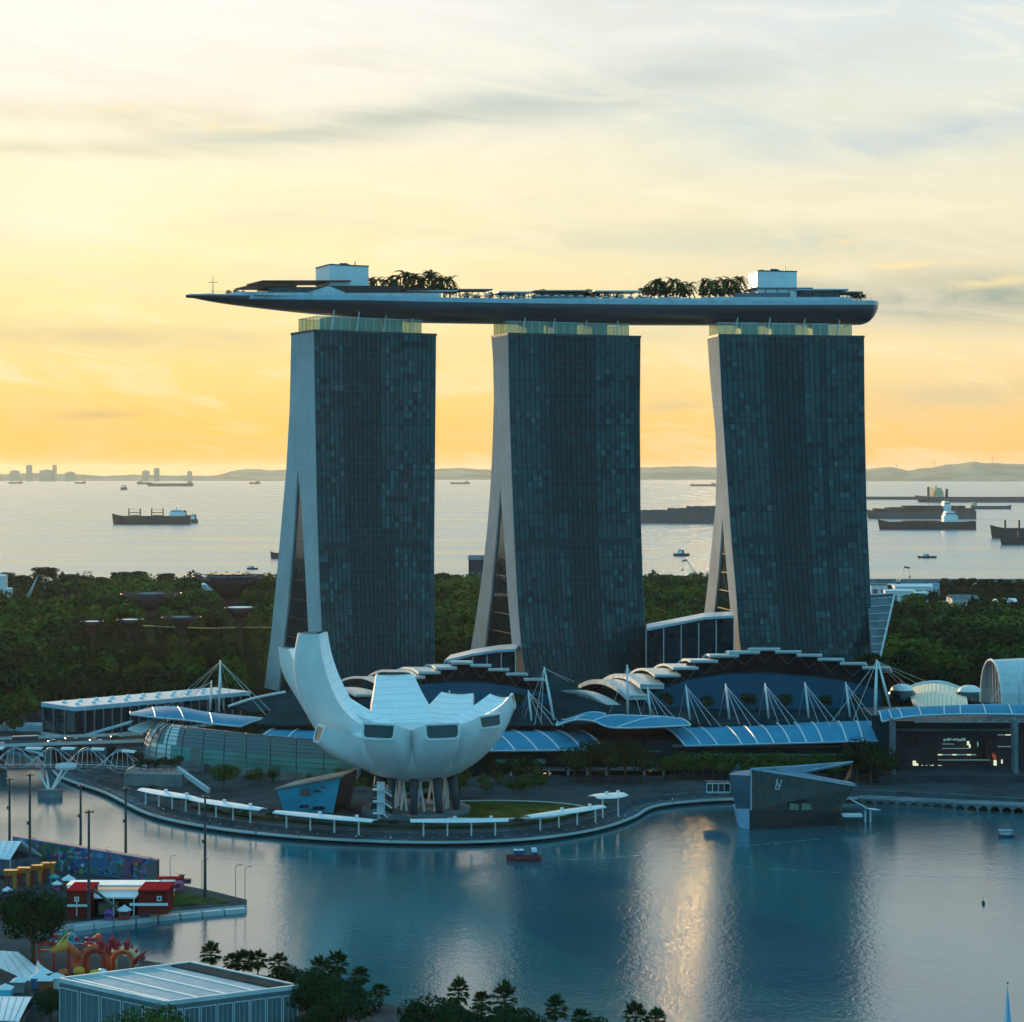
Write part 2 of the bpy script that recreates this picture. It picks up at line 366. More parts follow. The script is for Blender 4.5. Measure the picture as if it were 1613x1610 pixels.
# near shore at the bottom of the picture, and the floating stage
near = smooth([G(x, y, 0) for x, y in [(-900, 1440), (-200, 1464), (40, 1480), (120, 1502), (230, 1532), (350, 1548), (480, 1566), (620, 1604), (800, 1645), (1050, 1680), (1400, 1720), (2200, 1790)]], 4)
m = MB(); m.prism([(p.x, p.y) for p in near][::-1] + [(-900, 150), (900, 150)], -2, 2.6, 0, 1); struct(m.build('near_shore', [M['concdark'], M['paving']]))
# haze
m = MB(); m.hexa([(-16000, -700, -3), (16000, -700, -3), (16000, 61000, -3), (-16000, 61000, -3), (-16000, -700, 260), (16000, -700, 260), (16000, 61000, 260), (-16000, 61000, 260)])
hz = m.build('haze', bpy.data.materials.new('haze_air')); hz['kind'] = 'stuff'
hm = hz.data.materials[0]; hm.use_nodes = True; t = hm.node_tree; t.nodes.clear()
pv = t.nodes.new('ShaderNodeVolumePrincipled'); pv.inputs['Color'].default_value = (.96, .96, .94, 1); pv.inputs['Density'].default_value = 1.2e-5; pv.inputs['Anisotropy'].default_value = .34
o_ = t.nodes.new('ShaderNodeOutputMaterial'); t.links.new(pv.outputs[0], o_.inputs['Volume'])

# ------------------------------------------------------------------ the three towers
gm = [mat('facade_glass_night', (.0, .032, .046), .12, spec=.25), mat('facade_glass_deep', (.0, .044, .060), .14, spec=.3), mat('facade_glass_teal', (.0, .062, .080), .16, spec=.45),
      mat('facade_glass_bright', (.003, .10, .12), .2, spec=.5), mat('facade_curtain', (.004, .10, .12), .5, spec=.2), mat('facade_glass_reflection', (.004, .028, .040), .16, spec=.25),
      mat('facade_mullion', (.0, .034, .046), .7), mat('facade_band', (.0, .060, .074), .7)]
TOWERS = []
def tower(idx, label, Y0, th, L, fl, fr, le, cl, cr, ytop, cols, crown):
    th = math.radians(th); u = Vector((math.cos(th), math.sin(th), 0)); d = Vector((-math.sin(th), math.cos(th), 0))
    ztop = H + (HY - ytop) * Y0 / F
    swap = lambda tb: [(y, x) for x, y in tb]
    fl, fr, le, cl, cr = map(swap, (fl, fr, le, cl, cr))
    NF = 56
    zs = [3 + (ztop - 3) * j / NF for j in range(NF + 1)]
    lv = []
    for z in zs:
        k = 9 * (1 - z / ztop) ** 2
        Yl = Y0 - k; y = HY + (H - z) * F / Yl; A = XZ(ipl(fl, y), Yl, z)
        Yr = Y0 + L * math.sin(th) - k; y2 = HY + (H - z) * F / Yr; B = XZ(ipl(fr, y2), Yr, z)
        def wpos(tb):
            t_ = Yl
            for _ in range(6):
                yy = HY + (H - z) * F / t_; x = ipl(tb, yy)
                t_ = (A.x * u.x + A.y * u.y) / (((x - CX) / F) * u.x + u.y)
            return (Vector(((x - CX) / F * t_, t_, z)) - Vector((A.x, A.y, z))).dot(d)
        w3 = wpos(le)
        yA = HY + (H - z) * F / (Yl + w3 * .5)
        if yA > cl[0][0] + 2:
            w1, w2 = wpos(cr), wpos(cl)
            w2 = max(w2, w1 + .2)
        else: w1 = w2 = w3 * .5
        lv.append((z, A, B, w1, w2, w3))
    root = thing('hotel_tower', label, 'tower', tuple(lv[0][1]), group='hotel towers under the sky park')
    # glazed front, panel by panel
    m = MB(); NC = 26
    rnd = random.Random(idx * 5 + 1)
    colbias = cols
    bright = [[rnd.random() for _ in range(NC)] for _ in range(NF)]
    for j in range(NF):
        z, A, B = lv[j][:3]; z2, A2, B2 = lv[j + 1][:3]
        for i in range(NC):
            f0, f1 = (i + .06) / NC, (i + .94) / NC
            q = [A.lerp(B, f0), A.lerp(B, f1), A2.lerp(B2, f1), A2.lerp(B2, f0)]
            dz_ = (z2 - z); q[0] += Vector((0, 0, dz_ * .10)); q[1] += Vector((0, 0, dz_ * .10)); q[2] -= Vector((0, 0, dz_ * .06)); q[3] -= Vector((0, 0, dz_ * .06))
            tx, tz = rnd.gauss(0, .012), rnd.gauss(0, .012)
            for n_, (sx, sz) in enumerate(((-1, -1), (1, -1), (1, 1), (-1, 1))): q[n_] -= d * (.25 + sx * tx + sz * tz)
            zone = colbias(i / NC, j / NF)
            r = bright[j][i]
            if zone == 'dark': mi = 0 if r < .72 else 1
            elif zone == 'reflection': mi = 5 if r < .7 else (1 if r < .9 else 0)
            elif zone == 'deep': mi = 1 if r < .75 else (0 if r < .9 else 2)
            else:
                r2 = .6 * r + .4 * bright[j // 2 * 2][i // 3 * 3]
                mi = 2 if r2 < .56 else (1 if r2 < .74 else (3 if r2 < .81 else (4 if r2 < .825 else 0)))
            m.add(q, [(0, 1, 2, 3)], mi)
        # slab edge
        e = d * -.42
        lo, hi = Vector((0, 0, -.16)), Vector((0, 0, .22))
        m.add([A + e + lo, B + e + lo, B + e + hi, A + e + hi, A + lo, B + lo, B + hi, A + hi], [(0, 1, 2, 3), (3, 2, 6, 7), (4, 5, 1, 0)], 7 if j % 7 else 6)
    for i in range(0, NC + 1):
        for j in range(0, NF, 4):
            a = lv[j]; b = lv[min(j + 4, NF)]
            p0 = a[1].lerp(a[2], i / NC); p1 = b[1].lerp(b[2], i / NC)
            m.bar(p0 - d * .2, p1 - d * .2, .16, .4, 6, up=tuple(d))
    m.add([l[1] for l in lv] + [l[2] for l in lv], [(j, NF + 1 + j, NF + 2 + j, j + 1) for j in range(NF)], 6)
    m.build('glass_facade', gm, root)
    # plant-room storey two fifths up
    m = MB(); k = int(NF * .415)
    for s in (0, 1):
        a, b = lv[k + s], lv[k + s + 1]
    a, b = lv[k], lv[k + 1]
    for f0, f1 in ((.08, .40), (.48, .56), (.62, .92)):
        m.add([a[1].lerp(a[2], f0) - d * .6, a[1].lerp(a[2], f1) - d * .6, b[1].lerp(b[2], f1) - d * .6, b[1].lerp(b[2], f0) - d * .6], [(0, 1, 2, 3)], 0)
    m.build('plant_louvre', gm[0], root)
    # slabs: concrete end walls with the glass between the legs set back
    def slab(name, a, b, mt, cap=True):
        mm = MB(); rows = []
        for l in lv:
            A, B = l[1], l[2]; wa, wb = a(l), b(l)
            rows.append([A + d * wa - u * .4, A + d * wb - u * .4, B + d * wb + u * .4, B + d * wa + u * .4])
        mm.grid(rows, 0, close=True); mm.add(rows[-1], [(0, 1, 2, 3)], 0)
        return mm.build(name, mt, root)
    slab('west_slab', lambda l: .05, lambda l: l[3] if l[4] - l[3] > .01 else l[3] + .02, M['endwall'])
    slab('east_slab', lambda l: l[4], lambda l: max(l[5], l[4] + 2), M['endwall'])
    # glass wall between the legs
    m = MB(); low = [l for l in lv if l[4] - l[3] > .25]
    if low:
        for a, b in zip(low[:-1], low[1:]):
            for s, side in ((1, 1),):
                off = u * .5 * s
                m.add([a[side] + d * a[3] + off, a[side] + d * a[4] + off, b[side] + d * b[4] + off, b[side] + d * b[3] + off], [(0, 1, 2, 3)], 0)
        for a in low[::3]: m.bar(a[1] + d * a[3] + u * .3, a[1] + d * a[4] + u * .3, .3, .3, 1)
        m.build('atrium_glass', [M['darkglass'], M['darksteel']], root)
    # roof slab edge and crown
    A, B, w3 = lv[-1][1], lv[-1][2], lv[-1][5]
    m = MB(); e = .5
    c0 = [A - u * e - d * e, B + u * e - d * e, B + u * e + d * (w3 + e), A - u * e + d * (w3 + e)]
    m.hexa([p + Vector((0, 0, -.2)) for p in c0] + [p + Vector((0, 0, .9)) for p in c0]); m.build('roof_edge', M['darksteel'], root)
    f0, f1, zc = crown
    a0 = A.lerp(B, f0) + d * 2.5; b0 = A.lerp(B, f1) + d * 2.5; Wd = w3 - 5
    cr_ = root
    m = MB()
    base = [a0, b0, b0 + d * Wd, a0 + d * Wd]
    for i in range(4):
        p, q = base[i], base[(i + 1) % 4]
        m.quad(p + Vector((0, 0, .9)), q + Vector((0, 0, .9)), q + Vector((0, 0, zc)), p + Vector((0, 0, zc)))
    cg = m.build('crown_glazing', M['crownglass'], root)
    m = MB()
    for i in range(4):
        p, q = base[i], base[(i + 1) % 4]; n_ = max(2, int((q - p).length / 4))
        for k in range(n_): m.bar(p.lerp(q, k / n_) + Vector((0, 0, .8)), p.lerp(q, k / n_) + Vector((0, 0, zc)), .22)
        m.bar(p + Vector((0, 0, zc)), q + Vector((0, 0, zc)), .35, .3)
    m.build('mullion', M['steel'], cg)
    for f, wd in ((.25, 9), (.5, 12), (.78, 8)):
        m = MB(); p = a0.lerp(b0, f) + d * (Wd * .5); m.box(p + Vector((0, 0, zc * .5 + .6)), (wd, Wd * .6, zc), th); m.build('lift_core', M['deckwhite'], root)
    for f in (.12, .36, .62, .88):
        m = MB(); p = a0.lerp(b0, f) - d * 1.2; m.bar(p + Vector((0, 0, .5)), p + u * 1.6 + Vector((0, 0, zc + 3)), 1.0, .5); m.build('raking_strut', M['deckwhite'], root)
    TOWERS.append((A, B, u, d, w3, ztop, th)); return root
def z1(f, h): return 'dark' if (.20 < f < .52 and h > .45) or (.26 < f < .62 and h < .45) else ('bright' if h > .12 else 'deep')  # darker columns put reflections of opposite buildings into the panel tints
def z2(f, h): return 'reflection' if .30 + .1 * (h < .5) < f < .62 else ('deep' if (.22 < f < .32 or h < .1) or f > .93 else 'bright')
def z3(f, h): return 'reflection' if .38 < f < .56 else ('dark' if .27 < f < .38 or .66 < f < .70 else 'bright')
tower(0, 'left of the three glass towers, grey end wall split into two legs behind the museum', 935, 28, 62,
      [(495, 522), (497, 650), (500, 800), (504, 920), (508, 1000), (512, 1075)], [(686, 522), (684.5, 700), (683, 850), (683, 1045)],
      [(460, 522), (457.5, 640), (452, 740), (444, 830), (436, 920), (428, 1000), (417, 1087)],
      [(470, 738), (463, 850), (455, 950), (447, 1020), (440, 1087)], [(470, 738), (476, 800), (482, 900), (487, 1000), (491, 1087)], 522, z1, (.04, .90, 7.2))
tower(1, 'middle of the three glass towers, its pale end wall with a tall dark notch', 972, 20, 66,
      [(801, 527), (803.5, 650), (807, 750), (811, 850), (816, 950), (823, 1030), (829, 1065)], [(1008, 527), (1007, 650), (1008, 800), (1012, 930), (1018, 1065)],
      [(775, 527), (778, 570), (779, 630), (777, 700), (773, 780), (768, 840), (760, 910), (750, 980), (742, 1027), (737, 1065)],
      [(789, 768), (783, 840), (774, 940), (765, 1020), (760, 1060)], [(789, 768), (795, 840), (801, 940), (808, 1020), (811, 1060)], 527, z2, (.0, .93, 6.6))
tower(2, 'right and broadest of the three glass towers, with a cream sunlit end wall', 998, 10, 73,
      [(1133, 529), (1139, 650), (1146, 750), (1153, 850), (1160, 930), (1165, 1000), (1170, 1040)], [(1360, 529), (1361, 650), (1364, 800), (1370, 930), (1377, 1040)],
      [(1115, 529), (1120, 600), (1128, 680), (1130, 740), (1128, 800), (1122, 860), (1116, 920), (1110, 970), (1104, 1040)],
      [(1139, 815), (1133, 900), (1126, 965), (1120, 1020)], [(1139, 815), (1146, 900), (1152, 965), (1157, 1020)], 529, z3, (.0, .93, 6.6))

# ------------------------------------------------------------------ the sky park
def cline(X): return Vector((X, 996 + .2914 * (X - 26) - .000715 * (X - 26) ** 2, 0))
XA, XB = -147.6, 182.6
def rim(X): return 188.9 + (193.0 - 188.9) * (X - XA) / (XB - XA)
def spk(X, off, z):   # point on the park: along X, offset towards the back, height above rim
    c_ = cline(X); t_ = (cline(X + 1) - cline(X - 1)).normalized(); n_ = Vector((-t_.y, t_.x, 0)); p = c_ + n_ * off; p.z = rim(X) + z; return p
def half(X):
    s = X - XA; e = XB - X
    return 19 * min(1, max(.02, s / 75)) ** .55 * (1 if e > 8 else max(.35, (1 - ((8 - e) / 8) ** 2.4 * .55)))
def depth(X):
    s = X - XA; e = XB - X
    return 10.2 * min(1, max(.03, s / 105)) ** .62 * (1 if e > 7 else max(.25, (1 - ((7 - e) / 7) ** 2.2 * .6)))
SP = thing('sky_park', 'long boat-shaped roof terrace laid across all three towers, pointed overhang at the left', 'roof terrace', tuple(spk(20, 0, -9)))
Xs = [XA + (XB - XA) * (1 - math.cos(math.pi * i / 70)) / 2 for i in range(71)]
prof = [(1.0, 0), (1.0, -.14), (.985, -.30), (.94, -.48), (.84, -.68), (.68, -.84), (.45, -.95), (.2, -.995), (0, -1)]
m = MB(); rows = []
for X in Xs:
    h, dp = half(X), depth(X)
    row = [spk(X, -h * a, dp * b) for a, b in prof] + [spk(X, h * a, dp * b) for a, b in prof[-2::-1]]
    rows.append(row)
m.grid([r[::-1] for r in rows]); m.add(rows[-1], [tuple(range(len(rows[-1])))], 0)
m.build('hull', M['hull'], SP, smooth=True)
m = MB(); m.sheet([[spk(X, -half(X) * .99, .02) for X in Xs], [spk(X, half(X) * .99, .02) for X in Xs]], .2); m.build('deck', M['paving'], SP)
m = MB()
for s in (-1, 1):
    for XX, th_ in (([X for X in Xs if X < XA + 26], .6), ([X for X in Xs if X > XA + 23], 2.1)):
        m.sheet([[spk(X, s * (half(X) + .3), .5) for X in XX], [spk(X, s * (half(X) - .5), .5) for X in XX]], th_)
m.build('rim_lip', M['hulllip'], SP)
m = MB()
for s in (-1, 1):
    Xr = [XA + 8 + (XB - XA - 12) * i / 120 for i in range(121)]
    for a, b in zip(Xr[:-1], Xr[1:]):
        pa, pb = spk(a, s * (half(a) - .8), .3), spk(b, s * (half(b) - .8), .3)
        m.bar(pa + Vector((0, 0, 1.3)), pb + Vector((0, 0, 1.3)), .12); m.bar(pa, pa + Vector((0, 0, 1.3)), .1)
m.build('railing', M['steel'], SP)
# inset upper wall band along the front (blue white panels behind the rim)
def xat(px):   # park coordinate X seen at photo column px
    lo, hi = XA - 5, XB + 5
    for _ in range(40):
        mid = (lo + hi) / 2; p = spk(mid, -half(mid) if XA < mid < XB else 0, 0)
        if p.x / p.y * F + CX < px: lo = mid
        else: hi = mid
    return (lo + hi) / 2
def zat(X, py, off=0): p = spk(X, off, 0); return H + (HY - py) * p.y / F - rim(X)
def deckblock(px0, px1, o0, o1, ytop, name, mt, ybot=None, slope=0, n=8):
    a, b = xat(px0), xat(px1); mm = MB(); lo, hi = [], []
    for i in range(n + 1):
        X = a + (b - a) * i / n; zt = zat(X, ytop, o0) + slope * i / n; zb = .05 if ybot is None else zat(X, ybot, o0)
        lo.append([spk(X, o0, zb), spk(X, o1, zb)]); hi.append([spk(X, o0, zt), spk(X, o1, zt)])
    for i in range(n):
        mm.hexa([lo[i][0], lo[i + 1][0], lo[i + 1][1], lo[i][1], hi[i][0], hi[i + 1][0], hi[i + 1][1], hi[i][1]])
    return mm.build(name, mt, SP)
deckblock(372, 470, -9, 4, 460, 'terrace_wall', M['deckwhite'])
deckblock(400, 700, -14, -9, 461.5, 'terrace_wall', M['deckwhite'])
deckblock(700, 1110, -17, -14.5, 470, 'terrace_wall', M['deckwhite'])
deckblock(1110, 1345, -15.5, -9, 468, 'terrace_wall', M['deckwhite'])
deckblock(1168, 1250, -13, -6, 461, 'upper_wall', M['concdark'])
# restaurant building with layered dark roofs on the left
redroof = mat('maroon_roof', (.045, .022, .024), .6)
deckblock(425, 520, -10, 6, 452, 'restaurant_block', M['darkglass'])
deckblock(412, 560, -12, 10, 441.5, 'flat_roof', redroof, 443.5)
deckblock(390, 470, -12, 8, 449, 'flat_roof', redroof, 451.5)
deckblock(520, 640, -12, 6, 450, 'restaurant_block', redroof)
deckblock(600, 690, -11, 8, 453.5, 'flat_roof', redroof, 455.5)
a = xat(492); b = xat(545); mm = MB()
mm.hexa([spk(a, -15.5, .1), spk(b, -15.5, .1), spk(b, -8, .1), spk(a, -8, .1), spk(a, -15.5, 2.2), spk(b, -15.5, 2.2), spk(b, -8, 3.0), spk(a, -8, 3.0)])
mid = (a + b) / 2
mm.add([spk(a, -15.6, 2.2), spk(mid, -15.6, 4.8), spk(b, -15.6, 2.2), spk(a, -7, 2.2), spk(mid, -7, 4.8), spk(b, -7, 2.2)], [(0, 1, 2), (5, 4, 3), (0, 3, 4, 1), (1, 4, 5, 2)])
mm.build('gable_pavilion', M['deckwhite'], SP)
# pool and right-hand terraces
pool_m = mat('pool_water', (.05, .22, .30), .08)
deckblock(740, 1100, -14.4, -9, 472.6, 'pool', pool_m)
for i, (p0, p1, yt, o0, o1) in enumerate([(738, 790, 455, -6, 6), (796, 850, 459, -9, 3), (856, 946, 457, -6, 7), (948, 1020, 457.5, -8, 6), (1196, 1290, 453, -8, 10), (1262, 1345, 455, -9, 9), (1335, 1368, 459, -8, 8), (655, 735, 457, -6, 5)]):
    deckblock(p0, p1, o0, o1, yt, 'canopy_roof', M['hulllip'] if i % 2 else M['concdark'], yt + 2.0)
    A_, B_ = xat(p0 + 2), xat(p1 - 2); mm = MB()
    for k in range(6):
        X = A_ + (B_ - A_) * k / 5
        for o in (o0 + .5, o1 - .5): mm.bar(spk(X, o, .05), spk(X, o, zat(X, yt + 1.5, o0)), .3)
    mm.build('canopy_post', M['darksteel'], SP)
    if i in (2, 4, 5): deckblock(p0 + 8, p1 - 10, o0 + 4, o1 - 2, yt + 5, 'bar_counter', M['darkglass'])
# two plant towers
def core(px0, px1, pxs, yt, yb, dpth, label, golden):
    a, b = xat(px0), xat(px1); o0 = -6
    X0 = P(pxs, 445, spk(a, o0, 0).y); X1 = P(px1, 445, spk(b, o0, 0).y)
    t_ = (cline(a + 1) - cline(a - 1)).normalized(); n_ = Vector((-t_.y, t_.x, 0))
    zb = H + (HY - yb) * X0.y / F; zt = H + (HY - yt) * X0.y / F
    A = Vector((X0.x, X0.y, 0)); wv = Vector((X1.x - X0.x, (X1.x - X0.x) * t_.y / t_.x, 0))
    mm = MB(); q = [A, A + wv, A + wv + n_ * dpth, A + n_ * dpth]
    root = thing('lift_tower', label, 'lift tower', (A.x, A.y, zb), group='white plant blocks on the sky park')
    mm.hexa([p + Vector((0, 0, zb - 4)) for p in q] + [p + Vector((0, 0, zt)) for p in q]); mm.build('wall', M['white'], root)
    mm = MB()
    for i in range(4):
        p, r_ = q[i], q[(i + 1) % 4]; mm.bar(p + Vector((0, 0, zt + .15)), r_ + Vector((0, 0, zt + .15)), .5, .5)
    mm.build('parapet', M['darksteel'], root)
    mm = MB()
    for f, w_, h_ in ((.2, 2, 1.2), (.5, 3.5, 1.8), (.62, 1.2, 1.5), (.8, .3, 3)):
        p = A + wv * f + n_ * dpth * .4; mm.box(p + Vector((0, 0, zt + h_ / 2)), (w_, 2, h_))
    mm.build('roof_plant', M['darksteel'], root)
    return root
core(500, 581, 519, 417, 448, 19, 'white windowless block on the left half of the sky park, with roof plant', 0)
core(1180, 1255, 1193, 427, 458, 16, 'white windowless block at the right end of the sky park, gold on its sunlit side', 1)
# mast with a cross arm
p = spk(xat(343), 0, .3); r = thing('signal_mast', 'thin mast with a cross arm near the pointed tip of the sky park', 'mast', tuple(p))
mm = MB(); hgt = H + (HY - 435) * p.y / F - p.z; mm.cyl(p, p + Vector((0, 0, hgt)), .25, .08); mm.build('pole', M['darksteel'], r)
mm = MB(); mm.bar(p + Vector((-2, 0, hgt * .68)), p + Vector((2, 0, hgt * .68)), .22); mm.build('cross_arm', M['darksteel'], r)
# ------------------------------------------------------------------ petal museum
MC = Vector(((655 - CX) * 632 / F, 632, 3.0))
MU = thing('petal_museum', 'white lotus-shaped museum of ten upturned petals on the round headland by the water', 'museum', tuple(MC))
inner_m = mat('museum_inner', (.84, .87, .90), .40, var=.04, vscale=.3)
def build_tiles(m_):   # panel joints on the inner skins
    t = m_.node_tree; b = t.nodes['Principled BSDF']; q = NG(t)
def petal(azd, outer, inner, hws, label=None, frame=False, pw=.72):
    az_ = math.radians(azd); e = Vector((math.cos(az_), math.sin(az_), 0)); b = Vector((-math.sin(az_), math.cos(az_), 0))
    N = 26
    def res(l):
        pts = [Vector((p[0], p[1], 0)) if not isinstance(p, (int, float)) else Vector((p, 0, 0)) for p in l]; s = smooth(pts, 8); L = len(s) - 1
        return [s[int(k / N * L)].lerp(s[min(L, int(k / N * L) + 1)], k / N * L - int(k / N * L)) for k in range(N + 1)]
    O, I, Wd = res(outer), res(inner), res(hws)
    base = Vector((MC.x, MC.y, 0)); rows, irows = [], []
    K = 14
    for o, i_, w in zip(O, I, Wd):
        w = w.x; row = []
        po = base + e * o.x + Vector((0, 0, o.y)); pi_ = base + e * i_.x + Vector((0, 0, i_.y))
        for k in range(K + 1):
            ph = -math.pi / 2 + math.pi * k / K
            sn = math.sin(ph); tt = len(rows) / N; qs = 1 - (.78 * tt if frame else .12 * tt); pe = pw + (.85 - pw) * (1 - tt) if frame else pw
            row.append(pi_ + (po - pi_) * (max(0, math.cos(ph)) ** pe) + b * w * math.copysign(abs(sn) ** qs, sn))
        rows.append(row)
        dip = (po - pi_).normalized() * min(1.2, w * .16)
        irows.append([pi_ + b * w * (1 - 2 * k / 6) + dip * (1 - (1 - 2 * k / 6) ** 2) for k in range(7)])
    m = MB(); m.grid(rows); pt = m.build('petal', M['museum'], MU, smooth=True)
    if label: pt['label'] = label
    m = MB(); m.grid(irows)
    ip = m.build('inner_skin', inner_m, pt, smooth=True)
    m = MB()
    for r in irows[4:-1:2]:
        for p, q in zip(r[:-1], r[1:]): m.bar(p - e * .02 + Vector((0, 0, .05)), q + Vector((0, 0, .05)), .10, .06)
    m.build('panel_joint', M['deckwhite'], pt)
    # cut tip with its skylight
    last = rows[-1]; c_ = ((last[0] + last[-1]) / 2 + last[K // 2]) / 2; nrm = (rows[-1][K // 2] - rows[-2][K // 2]).normalized()
    m = MB(); m.add(last + irows[-1][1:-1], [tuple(range(len(last))) + tuple(len(last) + k for k in range(5))]); m.build('tip', M['museum'], pt)
    f = [c_ + (p - c_) * .88 + nrm * .12 for p in last] 
    m = MB(); m.add(f, [tuple(range(len(f)))]); sk = m.build('skylight', M['darkglass'], pt)
    if frame:
        rim_ = [c_ + (p - c_) * .99 for p in last]; m = MB()
        for p, q in zip(rim_, rim_[1:] + rim_[:1]): m.bar(p + nrm * .1, q + nrm * .1, .5, .6)
        m.build('window_frame', M['white'], pt)
    return pt
fo = [(2, 13.3), (9, 13.7), (16.7, 16.4), (22.8, 20.6), (27.6, 25.0), (30.2, 29.3)]
fi = [(2, 20), (8, 26), (14, 29), (20, 31), (26, 32.6), (29.4, 33.7)]
petal(251, fo, fi, [1.2, 3.4, 5.8, 6.9, 6.1, 5.3], frame=True, pw=.30)
petal(288, fo, fi, [1.2, 3.4, 5.8, 6.9, 6.1, 5.4], frame=True, pw=.30)
petal(322, [(2, 13.3), (9, 13.7), (16.7, 16.6), (22.8, 21), (27.4, 26.4), (30.0, 31.5)], [(2, 20), (8, 26), (14, 29), (20, 31.5), (26, 33.6), (29.4, 35.2)], [1.2, 3.4, 5.8, 6.9, 6.1, 5.2], frame=True, pw=.30)
petal(354, [(2, 13.3), (9, 13.7), (16.7, 17.0), (22.8, 22), (27.8, 28.5), (30.8, 35.5)], [(2, 20), (8, 26), (14, 29.5), (20, 32.5), (26, 36.0), (29.8, 39.6)], [1.2, 3.4, 5.8, 6.2, 4.8, 3.2], frame=True, pw=.5)
petal(171, [(2, 13.3), (10.8, 14.9), (22.6, 19.8), (30.8, 26.7), (35.6, 34.6), (38.3, 42.5), (38.9, 50.3), (37.6, 58.2)],
      [(3, 26), (10.5, 28.2), (17.5, 31.6), (22.2, 36.4), (25.2, 42), (27, 46.5), (28.6, 52), (29.6, 58.2)], [1.2, 4.2, 6.8, 7.6, 7.2, 6.6, 6.1, 5.4], 'tallest petal, sweeping up to the left')
petal(148, [(2, 14), (18, 17), (30, 22), (39.5, 28), (46.5, 36), (51.8, 43.5), (53.6, 51.6)], [(3, 26), (12, 30), (21, 33), (30, 37), (38, 42), (44.2, 46.5), (48, 51.6)], [1, 3.6, 4.4, 4.4, 4.0, 3.4, 2.8], 'narrow petal behind the tallest one')
petal(208, [(2, 13.3), (10, 15), (20, 18.2), (28, 22.4), (33.2, 26.8)], [(3, 22), (10, 24), (18, 27), (26, 29.6), (31.6, 31.4)], [1, 3.6, 5.0, 4.2, 2.6], frame=True, pw=.5)
petal(107, [(2, 14), (15, 16), (24, 22), (29, 30), (32, 37), (33.5, 43.2)], [(3, 24), (9, 26.5), (14, 29), (19, 33), (23.5, 38), (27, 43)], [1, 6, 9.2, 9.6, 7.8, 6.2])
petal(70, [(2, 14), (15, 16), (25, 20), (33, 26), (39, 33.6)], [(3, 24), (12, 26), (20, 28.6), (28, 32), (35, 36.5)], [1, 6, 9, 8, 5.6])
petal(36, [(2, 14), (14, 16), (22, 20), (28.5, 26.5), (34.5, 34.0)], [(3, 24), (10, 26), (18, 29), (25, 32.4), (32, 37.2)], [1, 5, 8, 7.4, 5.2])
m = MB(); m.lathe([(0, 13.2), (8, 13.5), (15, 15.9), (19.5, 19.6), (21.5, 24.5), (20, 28)], (MC.x, MC.y, 0), 40); m.lathe([(20, 28), (15, 29.0), (10, 27), (4, 25), (0, 25)], (MC.x, MC.y, 0), 40)
m.build('bowl', M['museum'], MU, smooth=True)
for k in range(10):
    a = math.radians(18 + 36 * k); c0 = MC + Vector((math.cos(a) * 13.5, math.sin(a) * 13.5, -.2)); c1 = MC + Vector((math.cos(a) * 11.5, math.sin(a) * 11.5, 13.2))
    m = MB(); m.cyl(c0, c1, 1.15, 1.5, 10); m.build('column', M['darksteel'], MU, smooth=True)
for k in range(18):
    a0 = math.radians(20 * k); a1 = math.radians(20 * k + (12 if k % 2 else -12)); m = MB()
    m.cyl(MC + Vector((math.cos(a0) * 8.2 + 1.8, math.sin(a0) * 8.2, 0)), MC + Vector((math.cos(a1) * 8.2 + 1.8, math.sin(a1) * 8.2, 11.5)), .38, n=7); m.build('lattice_strut', M['white'], MU)
m = MB(); ring = [Vector((MC.x + 1.8 + math.cos(a) * 8.4, MC.y + math.sin(a) * 8.4, MC.z + 11.2)) for a in [2 * math.pi * k / 30 for k in range(31)]]
for p, q in zip(ring[:-1], ring[1:]): m.bar(p, q, .7, .5)
m.build('lattice_ring', M['white'], MU)
sx = MC + Vector((-10, -13, 0))
m = MB(); m.box(sx + Vector((0, 0, 5.5)), (2.4, 1.2, 11.5)); ST = m.build('stair_shaft', M['steel'], MU)
for k in range(3):
    m = MB(); z = MC.z + 1 + 3.6 * k; c_ = Vector((sx.x, sx.y - 1.2, z))
    m.sheet([[c_ + Vector((-2.4, -.8, 1.2)), c_ + Vector((.6, -.8, 1.2)), c_ + Vector((3.4, -.8, -.8))], [c_ + Vector((-2.4, .8, 1.2)), c_ + Vector((.6, .8, 1.2)), c_ + Vector((3.4, .8, -.8))]], .5)
    m.bar(c_ + Vector((-2.4, -.8, 2.2)), c_ + Vector((.6, -.8, 2.2)), .12); m.bar(c_ + Vector((.6, -.8, 2.2)), c_ + Vector((3.4, -.8, .2)), .12)
    m.build('stair_flight', M['white'], ST)
m = MB(); m.lathe([(17, 3.0), (17, 4.4), (0.1, 4.4)], (MC.x, MC.y, 0), 30); m.build('plinth', M['concdark'], MU)
# lawns and planting rings round the museum
m = MB(); ringL = [Vector((MC.x + 24 + 30 * math.cos(a), MC.y + 2 + 17 * math.sin(a), 0)) for a in [2 * math.pi * k / 24 for k in range(24)]]
m.prism(ringL, 3.05, 3.35); struct(m.build('lawn', M['grass']))
m = MB()
for a, b in zip(ringL, ringL[1:] + ringL[:1]): m.bar(a + Vector((0, 0, 3.25)), b + Vector((0, 0, 3.25)), .8, .6)
struct(m.build('lawn_kerb', M['concrete']))

